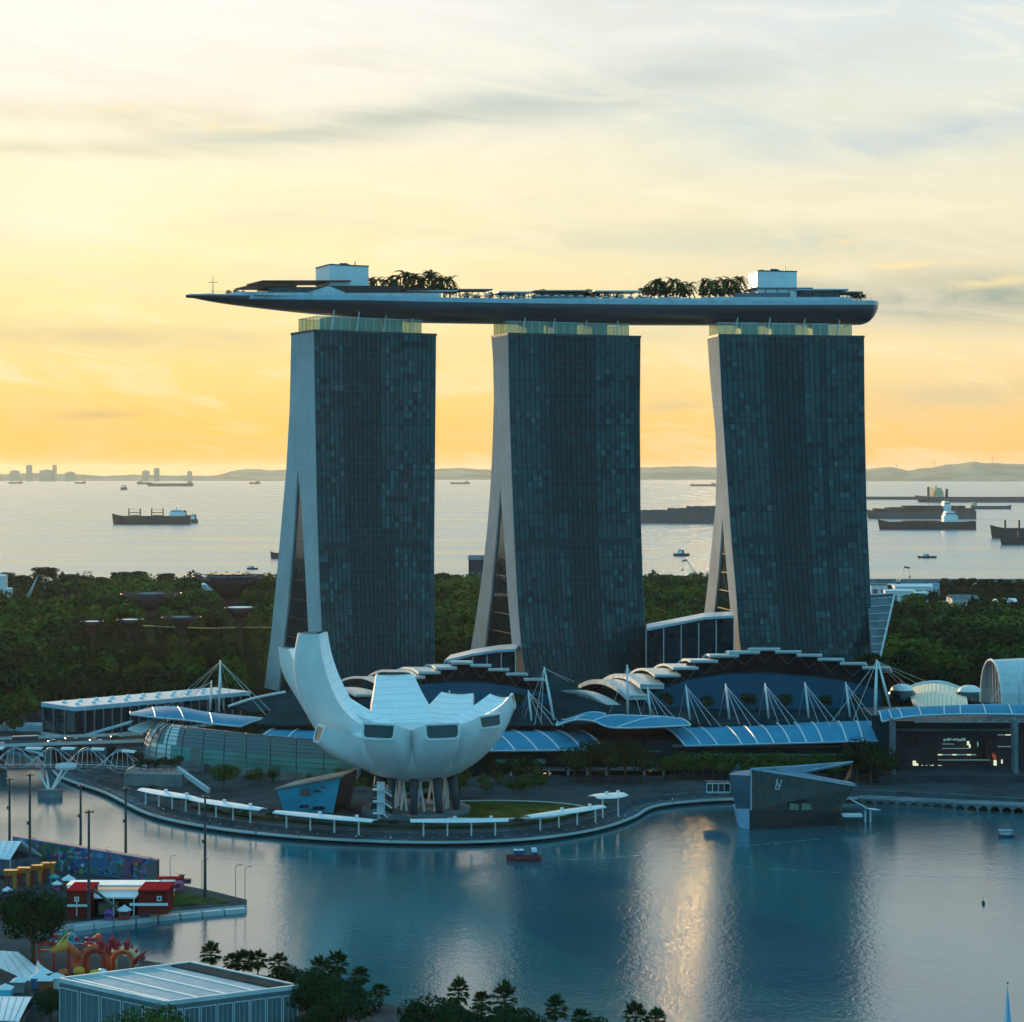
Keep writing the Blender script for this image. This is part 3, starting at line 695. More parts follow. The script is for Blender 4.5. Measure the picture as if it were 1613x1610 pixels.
# cyan faceted glass pavilion beside the museum
cyan = mat('cyan_film_glass', (.001, .40, .62), .35, spec=.4, var=.15, vscale=.15)
Yp = 628
root = thing('glass_pavilion', 'small slanted pavilion clad in bright cyan glass, left of the museum stair', 'pavilion', tuple(P(495, 1282, Yp)))
fA = [P(447, 1279, Yp), P(525, 1281, Yp), P(536, 1226, Yp - 2), P(437, 1246, Yp - 3)]
bk = Vector((4, 16, 0)); m = MB()
m.add(fA, [(0, 1, 2, 3)]); m.add([fA[1], fA[1] + bk, fA[2] + bk, fA[2]], [(0, 1, 2, 3)], 1); m.add([fA[0], fA[3], fA[3] + bk, fA[0] + bk], [(0, 1, 2, 3)], 1); m.add([q + bk for q in fA], [(3, 2, 1, 0)], 1)
m.build('glass_wall', [cyan, M['darkglass']], root)
m = MB(); t0 = [fA[3] + Vector((-.6, -.6, .2)), fA[2] + Vector((.8, -.6, .2)), fA[2] + bk, fA[3] + bk]; m.hexa(t0 + [p + Vector((0, 0, .7)) for p in t0]); m.build('roof', M['concdark'], root)
for tri in [[(473, 1244), (486, 1240), (486, 1248), (490, 1254), (474, 1253)], [(487, 1247), (500, 1243), (508, 1249)], [(505, 1237), (513, 1240), (518, 1243), (506, 1242)], [(473, 1268), (485, 1267), (487, 1273), (471, 1273)], [(493, 1270), (511, 1270), (512, 1276), (492, 1276)], [(494, 1262), (500, 1261), (500, 1263)]]:
    m = MB(); q = [P(x, y, Yp - 2.9) for x, y in tri]; m.add(q, [tuple(range(len(q)))]); m.build('window', M['darkglass'], root)

# ------------------------------------------------------------------ promenade shelters
def shelter(pts, label, h=4.3, w=4.2, np_=4):
    a, b = G(*pts[0]), G(*pts[1]); d = (b - a).normalized(); n_ = Vector((-d.y, d.x, 0)); L = (b - a).length; mid = (a + b) / 2
    root = thing('promenade_shelter', label, 'shelter', tuple(mid), group='white shelters along the headland promenade')
    m = MB(); rows = []
    for k in range(13):
        t = k / 12; ww = w * (.55 + .45 * math.sin(math.pi * t)) * .75; c_ = a.lerp(b, -.04 + 1.08 * t); sag = -math.sin(math.pi * t) * -.0
        rows.append([c_ + n_ * ww * s + Vector((0, 0, h + .45 * (1 - s * s) + sag)) for s in (-1, -.5, 0, .5, 1)])
    m.sheet(rows, .22); m.build('roof', M['white'], root)
    for k in range(np_):
        p = a.lerp(b, (k + .4) / (np_ - .2)); m = MB(); m.bar(p - n_ * 1.2, p - n_ * 1.2 + Vector((0, 0, h)), .55, .45); m.build('post', M['steel'], root)
    for f in (.45, .85):
        m = MB(); p = a.lerp(b, f) + Vector((0, 0, h + .4)); m.box(p + Vector((0, 0, .5)), (1.0, .8, .7)); m.box(p + Vector((0, 0, .1)), (.4, .4, .5)); m.build('floodlight', M['white'], root)
    return root
shelter([(226, 1265), (306, 1279)], 'farthest left white promenade shelter, nearest the footbridge')
shelter([(308, 1281), (410, 1297)], 'second white promenade shelter from the footbridge, left of the cyan pavilion', np_=4)
shelter([(440, 1302), (584, 1316)], 'white promenade shelter in front of the cyan pavilion', np_=4)
shelter([(652, 1316), (795, 1315)], 'white promenade shelter directly below the museum bowl', np_=4)
shelter([(835, 1309), (945, 1293)], 'white promenade shelter on the right curve of the headland', np_=4)
shelter([(936, 1289), (980, 1284)], 'short tall white shelter at the right end of the headland', h=6.5, w=6.5, np_=2)
for i, (x, y) in enumerate([(600, 1318), (620, 1319), (815, 1313), (515, 1315), (425, 1303)]): pass
# ------------------------------------------------------------------ shopping podium
def arcsheet(TL, TR, BL, BR, Yb, Yf, bulge, ribs, name, label, parent=None, mt=None, th=.5, ribm=None, skew=0):
    """curved canopy between a back edge at depth Yb and a front edge at depth Yf, corners in photo pixels"""
    tl, tr, bl, br = P(*TL, Yb), P(*TR, Yb + skew), P(*BL, Yf), P(*BR, Yf + skew); n, k = 24, 8; rows = []
    for j in range(k + 1):
        s = j / k; row = []
        for i in range(n + 1):
            t = i / n; p = tl.lerp(tr, t).lerp(bl.lerp(br, t), s); p.z += bulge * 4 * s * (1 - s) * .8; row.append(p)
        rows.append(row)
    root = parent or thing(name, label, 'canopy', tuple((tl + tr + bl + br) / 4), group='curved blue canopies along the shopping podium')
    m = MB(); m.sheet(rows, th); m.build('roof_sheet', mt or M['blueroof'], root, smooth=False)
    for r in range(ribs + 1):
        i = round(r / ribs * n); m = MB(); pts = [row[i] + Vector((0, 0, .18)) for row in rows]; m.tube(pts, .28, 5); m.build('rib', ribm or M['steel'], root)
    m = MB(); m.tube([p + Vector((0, -.15, 0)) for p in rows[-1]], .32, 5); m.build('gutter', M['hulllip'], root)
    return root
POD = thing('shopping_podium', 'long low shopping centre with dark glass levels under blue canopies, in front of the towers', 'shopping centre', (0, 740, 3))
teal = mat('teal_lit_glass', (.02, .15, .16), .2, var=.3, vscale=.1, emit=(.05, .42, .40), es=.06)
def podbox(x0, x1, Yf, Yb, z0, z1, mt, name='level'):
    m = MB(); a, b = XZ(x0, Yf, 0).x, XZ(x1, Yf, 0).x
    m.hexa([(a, Yf, z0), (b, Yf, z0), (b, Yb, z0), (a, Yb, z0), (a, Yf, z1), (b, Yf, z1), (b, Yb, z1), (a, Yb, z1)]); return m.build(name, mt, POD)
lev = mat('podium_dark', (.003, .030, .044), .7, var=.4, vscale=.08)
podbox(395, 1384, 712, 880, 3, 14.6, lev, 'lower_level')
podbox(430, 1384, 728, 878, 14.6, 18.2, lev, 'upper_level')
podbox(404, 1384, 723, 882, 18.2, 18.9, lev, 'terrace')
for x0, x1, z0, z1, Yf in [(400, 560, 9.2, 10.6, 711.6), (466, 560, 6.9, 8.4, 711.5), (780, 860, 6.6, 8.0, 711.5), (1150, 1200, 7.4, 8.2, 711.5), (780, 1040, 10.6, 11.0, 711.4), (1090, 1380, 9.4, 9.9, 711.4)]:
    podbox(x0, x1, Yf, 712.2, z0, z1, teal, 'shopfront')
for x0, x1, z, Yf in [(410, 560, 5.2, 706), (800, 1060, 4.8, 706), (1060, 1380, 12.6, 709)]:
    podbox(x0, x1, Yf, 713, z, z + .55, M['concdark'], 'ledge')
for x in list(range(420, 560, 32)) + list(range(805, 1060, 30)):
    m = MB(); p = XZ(x, 707, 3); m.bar(p, p + Vector((0, 0, 2.4)), .7); m.build('pier', M['concrete'], POD)
warm = mat('warm_lamp_light', (.5, .25, .1), .5, emit=(1, .42, .14), es=1.4)
for x, y in [(858, 1219), (866, 1219), (1009, 1212), (1017, 1212), (1024, 1213)]:
    m = MB(); m.box(P(x, y, 711.0), (.9, .2, .7)); m.build('lit_window', warm, POD)
arcsheet((700, 1149), (912, 1151), (740, 1183), (953, 1181), 727, 704, 1.6, 6, 'podium_canopy', 'blue canopy on the podium just right of the museum bowl')
arcsheet((434, 1148), (580, 1151), (396, 1181), (580, 1185), 727, 706, 1.8, 4, 'podium_canopy', 'grey blue canopy half hidden behind the left petals of the museum')
arcsheet((1042, 1145), (1376, 1135), (1079, 1175), (1385, 1167), 727, 704, 1.4, 11, 'podium_canopy', 'longest blue canopy, below the row of white masts on the right')
# swept wings
def wing(pts_top, pts_bot, Yt, Yb, name, label, bulge=1.0, mt=None, ribs=4):
    A = smooth([P(x, y, Yt) for x, y in pts_top], 6); B = smooth([P(x, y, Yb) for x, y in pts_bot], 6); n = min(len(A), len(B)); rows = []
    for j in range(7):
        s = j / 6; rows.append([A[i].lerp(B[i], s) + Vector((0, 0, bulge * 4 * s * (1 - s))) for i in range(n)])
    root = thing(name, label, 'canopy', tuple(A[n // 2]), group='curved blue canopies along the shopping podium')
    m = MB(); m.sheet(rows, .45); m.build('roof_sheet', mt or M['blueroof'], root)
    for r in range(ribs + 1):
        i = round(r / ribs * (n - 1)); m = MB(); m.tube([row[i] + Vector((0, 0, .15)) for row in rows], .24, 5); m.build('rib', M['steel'], root)
    m = MB(); m.tube(rows[0], .3, 5); m.tube(rows[-1], .3, 5); m.build('edge_beam', M['steel'], root)
wing([(880, 1140), (925, 1129), (985, 1127), (1045, 1129), (1066, 1132)], [(876, 1143), (905, 1134), (935, 1136), (972, 1146.5), (1088, 1142.5)], 724, 708, 'podium_canopy', 'swept blue canopy between the museum and the long canopy', .8)
wing([(880, 1138), (920, 1124), (940, 1122), (955, 1125)], [(890, 1134), (915, 1128), (935, 1128), (950, 1128)], 740, 732, 'podium_canopy', 'small blue canopy tip under the golden shells', .4, ribs=1)
wing([(205, 1124), (240, 1115), (280, 1114), (330, 1123), (430, 1133)], [(205, 1125), (245, 1130), (290, 1134), (335, 1140), (380, 1144.5)], 760, 742, 'podium_canopy', 'thin blue wing roof at the left end of the podium', .7)
wing([(255, 1131), (262, 1131), (268, 1132)], [(202, 1149), (212, 1152), (222, 1155)], 752, 742, 'podium_canopy', 'small pale canopy tongue below the left wing roof', .5, mt=M['shell'], ribs=1)
wing([(430, 1132), (444, 1134), (459, 1142)], [(429, 1134), (443, 1136), (458, 1144)], 745, 743, 'podium_canopy', 'thin curved beam end right of the left wing roof', .1, ribs=1)
# rounded glass end of the podium
base_ = smooth([G(x, y, 6) for x, y in [(262, 1172), (236, 1176), (226, 1184), (238, 1192), (268, 1197), (330, 1204), (400, 1211), (480, 1218), (560, 1222)]], 6)
top_ = smooth([G(x, y, 17.5) for x, y in [(268, 1135), (262, 1136), (262, 1138), (268, 1140), (280, 1142), (335, 1149), (400, 1156), (480, 1163), (560, 1168)]], 6)
rows = []
K = 10
for k in range(K + 1):
    a = math.pi / 2 * k / K
    rows.append([Vector((b.x + (t.x - b.x) * (1 - math.cos(a)), b.y + (t.y - b.y) * (1 - math.cos(a)), b.z + (t.z - b.z) * math.sin(a))) for b, t in zip(base_, top_)])
GE = thing('glass_gallery', 'rounded glass end of the shopping podium, glowing cream at its left tip', 'glass building', tuple(base_[20]))
glz = mat('gallery_glass', (.035, .08, .09), .10, spec=1.4, metal=.35)
glz2 = mat('gallery_glass_sky_reflection', (.50, .55, .55), .22, spec=1., metal=.25)  # pale base colour carries the sky reflection at the left tip
m = MB(); n = len(base_)
for j in range(K):
    for i in range(n - 1):
        f = i / (n - 1); pale = i < 17 or (21 < i < 25)
        mi = 1 if pale and not (17 <= i <= 21) else 0
        if j < 3: mi = 1 if i < 24 else 2
        m.add([rows[j][i], rows[j][i + 1], rows[j + 1][i + 1], rows[j + 1][i]], [(0, 1, 2, 3)], mi)
m.build('glazing', [glz, glz2, teal], GE)
for i in range(2, n, 3):
    m = MB(); m.tube([r[i] + Vector((0, -.1, .1)) for r in rows], .14, 4); m.build('mullion', M['darksteel'], GE)
m = MB()
for r in rows[1:-1]: m.tube([p + Vector((0, -.05, .05)) for p in r], .09, 4)
o = m.build('transom', M['darksteel'], GE)
m = MB(); m.prism([(p.x, p.y) for p in base_] + [(base_[-1].x, 760), (base_[0].x + 10, 760)], 3, 6.05); m.build('base', M['concdark'], GE)
p = G(322, 1205, 5); m = MB(); m.box(p + Vector((0, 0, 3)), (9, 5, 6)); m.build('entrance_box', M['concdark'], GE)

# ------------------------------------------------------------------ theatre and casino halls with stepped shell roofs
def hall(name, label, strips, Yt, Ydeep, wall_top, zbase, wallx, faces=True):
    root = thing(name, label, 'hall', (XZ((wallx[0] + wallx[1]) / 2, Yt, 18.9)))
    for i, (xl, xr, y, ex, ey, rise) in enumerate(strips):
        a, b = P(xl, y, Yt), P(xr, y, Yt); w = b - a; e = P(ex, ey, Ydeep); rows = []
        for k in range(15):
            t = k / 14; p = a.lerp(e, t); p.z += rise * 4 * t * (1 - t); rows.append([p, p + w])
        m = MB(); m.sheet(rows, .9 + .9 * (rise > 3)); sh = m.build('roof_shell', M['shell'], root)
        # fascia line and V truss below the front edge
        m = MB(); m.bar(a + Vector((0, -.3, 0)), b + Vector((0, -.3, 0)), .5, .55); m.build('fascia', M['white'], sh)
        if faces:
            m = MB(); zt = ipl(wall_top, xl); mid = (a + b) / 2
            for q0, q1 in ((a, mid), (mid, b)): pass
            bot = P((xl + xr) / 2, y + 21, Yt + 2); m.bar(a + Vector((1, 1, -1)), bot, .32); m.bar(b + Vector((-1, 1, -1)), bot, .32); m.build('truss', M['darksteel'], sh)
    # dark recess
    xs = [wallx[0] + (wallx[1] - wallx[0]) * k / 30 for k in range(31)]
    m = MB(); rows = [[], []]
    for x in xs:
        tt = (x - wallx[0]) / (wallx[1] - wallx[0]); y = ipl(wall_top, x)
        ys = min([s[2] for s in strips if s[0] - 8 <= x <= s[1] + 8] or [y])
        top = P(x, ys + 4, Yt + 10); rows[1].append(top); rows[0].append(Vector((top.x, top.y, zbase)))
    m.grid(rows); m.build('recess_wall', lev, root)
    # convex louvred wall
    m = MB(); K_ = 8; rows = []
    for j in range(K_ + 1):
        s = j / K_; row = []
        for x in xs:
            tt = (x - wallx[0]) / (wallx[1] - wallx[0]); Yw = Yt + 4 - 16 * math.sin(math.pi * tt) * (1 - .35 * s)
            y = ipl(wall_top, x); top = P(x, y, Yt + 3); row.append(Vector(((x - CX) * Yw / F, Yw, zbase + (top.z - zbase) * s)))
        rows.append(row)
    m.grid(rows); m.add([rows[-1][0]] , []) 
    m.sheet([rows[-1], [Vector((p.x, Yt + 11, p.z - .5)) for p in rows[-1]]], .4)
    m.build('curved_wall', M['bluewall'], root, smooth=False)
    return root
RS = [(964, 985, 1116, 866, 1092, 3.6), (986, 1020, 1095, 911, 1079, 4.0), (1008, 1046, 1078, 949, 1070, 3.2), (1031, 1072, 1063, 990, 1062, 2.6), (1060, 1100, 1051.5, 1028, 1053, 1.8), (1087, 1131, 1040.5, 1066, 1045, 1.4), (1118, 1164, 1032, 1105, 1037, 1.2), (1147, 1197, 1026.5, 1140, 1031, 1.0), (1181, 1229, 1021.5, 1176, 1026, .8),
      (1221, 1262, 1025.5, 1222, 1031, .5), (1255, 1295, 1031, 1258, 1037, .5), (1288, 1329, 1037.5, 1293, 1044, .5), (1323, 1364, 1044, 1329, 1050, .5), (1358, 1401, 1050.5, 1366, 1057, .4)]
h = hall('casino_hall', 'broad dark blue curved hall with stepped shell roofs below the right tower', RS, 778, 846, [(1000, 1104), (1040, 1084), (1090, 1068), (1150, 1060), (1210, 1059), (1290, 1065), (1350, 1076), (1392, 1090)], 18.8, (1008, 1388))
# wall under the first shell
m = MB(); a, b = P(964, 1116, 776.5), P(985, 1116, 776.5)
pts = []
for k in range(13):
    t = k / 12; e = P(866, 1092, 846); p = P(964, 1116, 778).lerp(e, t); p.z += 3.6 * 4 * t * (1 - t) - .9; pts.append(p)
m.grid([[Vector((p.x, p.y, 18.9)) for p in pts], pts]); m.build('end_wall', M['concdark'], h)
LS = [(560, 602, 1094, 480, 1090, 2.4), (600, 640, 1079, 530, 1075, 3.0), (636, 670, 1066, 580, 1064, 2.6), (659, 694, 1058.5, 620, 1058, 2.0), (686, 720, 1051.5, 664, 1053, 1.6), (712, 745, 1043, 704, 1047, 1.2), (741, 774, 1047, 742, 1052, .6), (769, 802, 1053.6, 772, 1059, .5), (797, 830, 1060.7, 802, 1066, .5), (825, 857, 1069, 832, 1075, .4)]
hall('theatre_hall', 'dark blue hall with stepped white roof plates directly behind the petal museum', LS, 782, 850, [(560, 1106), (640, 1078), (700, 1073), (760, 1073), (810, 1080), (860, 1094)], 18.8, (560, 866))

# ------------------------------------------------------------------ masts on the terrace, each with its stays
def mast(xt, yt, xb, yb, Y, label, stays, r=.42, twin=None, grp='white cable masts on the podium terrace'):
    b = P(xb, yb, Y); t = P(xt, yt, Y); root = thing('cable_mast', label, 'mast', tuple(b), group=grp)
    m = MB(); m.tube([b, b.lerp(t, .5), t], [r * .8, r, r * .45], 8); m.build('pole', M['white'], root, smooth=True)
    for sx_, sy_, Ys in stays:
        e = P(sx_, sy_, Ys); m = MB(); m.bar(t - Vector((0, 0, .6)), e, .11); m.build('stay', M['steel'], root)
    return root
def std(x): return [(x + 22, 1141, 716), (x + 40, 1143, 716), (x + 56, 1145, 716), (x - 12, 1137, 750), (x + 8, 1136, 752)]
for k, (xt, yt, xb, yb, lab) in enumerate([(832, 1087, 838, 1143, 'white cable mast just right of the museum bowl'), (1020, 1082, 1025, 1127, 'white cable mast right beside the tall one at the golden shells'), (1080, 1078, 1087, 1135, 'second of five evenly spaced white masts on the terrace'),
        (1143, 1077, 1149, 1133, 'third of five evenly spaced white masts on the terrace'), (1205, 1076, 1211, 1132, 'middle mast below the peak of the right hall roof'), (1268, 1075, 1274, 1131, 'fourth of the evenly spaced white masts on the terrace'), (1332, 1074, 1339, 1130, 'last small white mast before the tall leaning pair'), (708, 1088, 711, 1130, 'white mast tip just above the back petals of the museum')]):
    mast(xt, yt, xb, yb, 733, lab, std(xt))
mast(857, 1050, 874, 1143, 735, 'tall white mast leaning left, left of the golden shells', [(905, 1074, 790), (897, 1074, 790), (842, 1143, 720), (852, 1136, 720), (820, 1143, 745)], .5)
mast(988, 1047, 989, 1127, 742, 'tall upright white mast in front of the golden shells', [(1010, 1128, 716), (960, 1124, 750), (1032, 1128, 730)], .5)
mast(1381, 1039, 1378, 1146, 735, 'tallest upright white mast at the right end of the podium', [(1430, 1080, 800), (1450, 1080, 800), (1460, 1074, 810), (1344, 1135, 725), (1310, 1137, 725)], .6)
mast(1383, 1041, 1403, 1118, 736, 'white mast leaning right, crossing the tallest upright one', [(1424, 1085, 800)], .5)
mast(347, 1040, 345, 1121, 800, 'tallest white mast beside the long flat hall on the left', [(283, 1096, 820), (292, 1096, 820), (305, 1098, 820), (366, 1106, 830), (420, 1128, 760), (442, 1135, 760), (352, 1118, 780)], .55, grp='white masts at the left hall')
mast(333, 1072, 331, 1119, 800, 'shorter white mast left of the tallest one by the long flat hall', [(250, 1110, 815), (262, 1112, 815), (275, 1114, 815), (338, 1108, 820)], .48, grp='white masts at the left hall')
mast(1605, 1042, 1606, 1112, 700, 'white mast in front of the arched glass shell at the right edge', [(1560, 1105, 690), (1613, 1100, 690)], .5)

# ------------------------------------------------------------------ glass links between the towers
def link(label, roof, Yf, Yb, yb):
    root = thing('atrium_link', label, 'glass atrium', tuple(P(roof[0][0], yb, Yf)), group='glass atriums between the towers')
    f = [P(x, y, Yf) for x, y in roof]; m = MB(); up = Vector((0, 0, 1)); n_ = Vector((2, Yb - Yf, 0))
    m.sheet([f, [p + n_ for p in f]], 1.2); m.build('roof', M['hulllip'], root)
    m = MB(); a, b = f[0], f[-1]; m.grid([[Vector((p.x, p.y + 1, 10)) for p in f], [p + Vector((0, 1, -1)) for p in f]]); m.build('glass_wall', M['darkglass'], root)
    for k in range(6):
        t = k / 5; p = a.lerp(b, t); m = MB(); m.bar(Vector((p.x, p.y + .6, 10)), p + Vector((0, .6, -1)), .35); m.build('mullion', M['steel'], root)
    return root
link('sloping glass atrium between the middle and right towers', [(1018, 990), (1060, 982), (1110, 972), (1156, 969.5)], 962, 990, 1050)
link('sloping glass atrium between the left and middle towers', [(700, 1040), (742, 1030), (780, 1024), (812, 1022)], 950, 978, 1060)
Yr = 1010; m = MB(); root = thing('slanted_wall', 'slanted ribbed roof panel leaning out behind the right foot of the right tower', 'glass roof', tuple(P(1390, 1045, Yr)))
q = [P(1366, 938, Yr), P(1409, 935, Yr), P(1384, 1045, Yr - 26), P(1374, 1045, Yr - 26)]
m = MB(); m.sheet([[q[0], q[1]], [q[3], q[2]]], Vector((0, 3, -.5))); m.build('roof_panel', M['concdark'], root)
for k in range(9):
    t = (k + .5) / 9; m = MB(); m.bar(q[0].lerp(q[3], t) - Vector((0, .4, 0)), q[1].lerp(q[2], t) - Vector((0, .4, 0)), .35); m.build('rib', M['steel'], root)
m = MB(); m.bar(q[1] - Vector((0, .5, 0)), q[2] - Vector((0, .5, 0)), .8); m.bar(q[0] + Vector((0, -.5, .3)), q[1] + Vector((0, -.5, .3)), 1.4, .5); m.build('edge_beam', M['steel'], root)

# ------------------------------------------------------------------ right-hand buildings
root = thing('vaulted_roof', 'low cream vaulted roof glowing in the sun, right of the tallest mast', 'roof', tuple(P(1470, 1116, 800)))
creamr = mat('cream_metal_roof', (.78, .66, .46), .45, var=.06, vscale=.5)
front_ = smooth([P(x, y, 790) for x, y in [(1440, 1112), (1452, 1113), (1485, 1112), (1524, 1112)]], 6); back_ = smooth([P(x, y, 850) for x, y in [(1426, 1088), (1450, 1078), (1485, 1076), (1520, 1088)]], 6)
rows = [[f.lerp(b, s) + Vector((0, 0, 2.2 * math.sin(math.pi * i / (len(front_) - 1)) * (1 - s) * 0 + 1.0 * 4 * s * (1 - s))) for i, (f, b) in enumerate(zip(front_, back_))] for s in [k / 8 for k in range(9)]]
m = MB(); m.sheet(rows, .8); m.build('roof_sheet', creamr, root)
for i in range(0, len(front_), 1):
    m = MB(); m.tube([r[i] + Vector((0, 0, .1)) for r in rows], .14, 4); m.build('seam', M['shell'], root)
m = MB(); m.tube([p + Vector((0, 0, .3)) for p in rows[-1]], .7, 6); m.build('rim', M['steel'], root)
m = MB(); m.grid([[Vector((p.x, p.y, 3)) for p in rows[0]], rows[0]]); m.grid([[Vector((r[0].x, r[0].y, 3)) for r in rows], [r[0] for r in rows]]); m.build('wall', lev, root)
for x, y, s in [(1421, 1092, 7.5), (1527, 1094, 7.5)]:
    p = P(x, y + 8, 820); root = thing('roof_pod', 'dark domed roof pod with bright cap, %s end of the cream vaulted roof' % ('left' if x < 1470 else 'right'), 'roof pod', tuple(p))
    m = MB(); m.lathe([(s * .75, -2), (s * .8, 0), (s * .72, 2.5), (s * .5, 4.2)], p, 14); m.build('drum', M['darkglass'], root, smooth=True)
    m = MB(); m.lathe([(s * .62, 3.4), (s * .55, 4.6), (s * .3, 5.6), (.01, 5.9)], p, 14); m.build('cap', M['white'], root, smooth=True)
# arched glass shell
root = thing('arched_shell', 'large arched roof shell with an open slatted end at the right edge of the photo', 'glass shell', tuple(P(1590, 1112, 740)))
rows = []
for k in range(13):
    a = math.pi * (k / 12); A0 = P(1545, 1098, 770); sy = 1
    cx_, cz_ = P(1563, 1108, 765), P(1563, 1036, 765).z
    arc = Vector((cx_.x - 4.6 * math.cos(a) * 1.0, 765, cx_.z + (cz_ - cx_.z) * math.sin(a) ** .8))
    # arch plane turned so its open end looks left and to the front
    arc.x = P(1545, 1100, 770).x + (P(1583, 1080, 740).x - P(1545, 1100, 770).x) * (1 - math.cos(a)) / 2; arc.y = 770 - 26 * (1 - math.cos(a)) / 2
    rows.append([arc, arc + Vector((12, 3, .3)), arc + Vector((30, 8, 0))])
m = MB(); m.sheet(rows, .5); m.build('roof_sheet', M['shell'], root, smooth=False)
m = MB(); m.tube([r[0] for r in rows], .45, 6); m.build('arch_rim', M['steel'], root)
for k in range(1, 12, 1):
    m = MB(); r = rows[k][0]; m.bar(Vector((r.x + 2, r.y + .6, P(1545, 1106, 770).z)), r + Vector((1.5, .6, -.3)), .3); m.build('slat', M['concrete'], root)
# event building with lit floors
EV = thing('event_building', 'dark open-fronted building with a few lit floors inside, under the right blue canopy', 'building', tuple(P(1500, 1240, 690)))
def evbox(x0, x1, y0, y1, Yf, Yb, mt, name):
    a, b = P(x0, y1, Yf), P(x1, y0, Yf); m = MB(); m.hexa([(a.x, Yf, a.z), (b.x, Yf, a.z), (b.x, Yb, a.z), (a.x, Yb, a.z), (a.x, Yf, b.z), (b.x, Yf, b.z), (b.x, Yb, b.z), (a.x, Yb, b.z)]); return m.build(name, mt, EV)
plum = mat('plum_interior', (.022, .016, .026), .6, var=.5, vscale=.1)
evbox(1386, 1660, 1136, 1222, 716, 760, plum, 'back_wall')
evbox(1386, 1408, 1136, 1222, 700, 716, lev, 'side_wall')
for x in (1405, 1598): evbox(x, x + 6, 1134, 1222, 694, 699, M['concdark'], 'column')
evbox(1386, 1660, 1222, 1262, 690, 740, mat('plaza_step', (.05, .06, .075), .7, var=.2, vscale=.1), 'plaza')
evbox(1394, 1660, 1246, 1252, 686, 690, M['concdark'], 'step')
evbox(1408, 1598, 1150, 1151.5, 712, 716, M['concdark'], 'floor_edge')
lit = mat('lit_interior', (.3, .3, .25), .5, emit=(.85, .90, .62), es=.8); litred = mat('red_lit_interior', (.3, .05, .04), .5, emit=(1., .16, .08), es=.22); litblue = mat('cool_lit_interior', (.1, .2, .2), .5, emit=(.35, .7, .7), es=.25)
rq = random.Random(9)
LITS = [(1438.5, 1443, 1199, 1209, lit), (1443.5, 1446.5, 1203, 1210, lit)] + [(1452 + 3.3 * i, 1454.2 + 3.3 * i, 1206 + rq.uniform(-.6, .6), 1208.8, lit) for i in range(12) if rq.random() < .85]
LITS += [(1478 + 7.6 * i, 1484.5 + 7.6 * i, 1188.6, 1189.8, litblue if i % 3 else lit) for i in range(8)] + [(1487 + 3.2 * i, 1489 + 3.2 * i, 1163 + rq.uniform(0, 2), 1168 - rq.uniform(0, 2), litblue) for i in range(11) if rq.random() < .7] + [(1485, 1503, 1172, 1172.7, litblue), (1485, 1528, 1179, 1179.6, litblue)]
for x0, x1, y0, y1, mt in LITS + [(1478, 1560, 1197.2, 1197.8, litblue), (1524, 1527, 1168, 1174, lit), (1527, 1529, 1173, 1178, lit), (1540, 1541.5, 1169, 1176, litblue), (1564, 1566, 1187, 1193, litred), (1566.5, 1569, 1190, 1197, litred), (1566, 1570, 1198, 1206, lit), (1578, 1579.5, 1197, 1203, lit), (1572, 1582, 1157.5, 1158.4, litblue), (1584, 1593, 1157.5, 1158.4, lit), (1572, 1593, 1176, 1176.7, litblue), (1444, 1450, 1160, 1166, mat('dim_red_panel', (.06, .012, .018), .6)), (1552, 1563, 1165, 1195, mat('dim_red_panel', (.06, .012, .018), .6))]:
    evbox(x0, x1, y0, y1, 713.5, 714.5, mt, 'lit_panel')
wing([(1383, 1121), (1420, 1116), (1500, 1112), (1570, 1110), (1660, 1110)], [(1389, 1137), (1430, 1129), (1500, 1125), (1580, 1125), (1660, 1127)], 716, 700, 'podium_canopy', 'blue canopy over the event plaza at the right edge', 1.2, ribs=9)
m = MB()
evc = [P(x, 1131, 704) for x in range(1440, 1660, 20)]
for i, (a, b) in enumerate(zip(evc[:-1], evc[1:])): m.bar(a + Vector((0, 0, -1.4)), b + Vector((0, 0, .6)), .25); m.bar(a + Vector((0, 0, -1.4)), b + Vector((0, 0, -1.4)), .3)
m.build('roof_truss', M['steel'], EV)
# pier walkway in front with its supports
PW = thing('pier_walkway', 'low concrete pier walkway on a row of posts, right of the crystal pavilion', 'walkway', tuple(G(1500, 1275, 0)))
a, b = G(1352, 1268, 0), G(1660, 1282, 0); d = (b - a).normalized(); n_ = Vector((-d.y, d.x, 0)); m = MB()
m.sheet([[a - n_ * 3 + Vector((0, 0, 2.6)), b - n_ * 3 + Vector((0, 0, 2.6))], [a + n_ * 4 + Vector((0, 0, 2.6)), b + n_ * 4 + Vector((0, 0, 2.6))]], .7); m.build('deck', M['concdark'], PW)
for k in range(17):
    p = a.lerp(b, (k + .5) / 17) - n_ * 2.4; m = MB(); m.bar(p - Vector((0, 0, 1)), p + Vector((0, 0, 1.6)), .7); m.box(p + Vector((0, 0, 1.5)), (1.8, 1.2, .5)); m.build('pile', M['concdark'], PW)
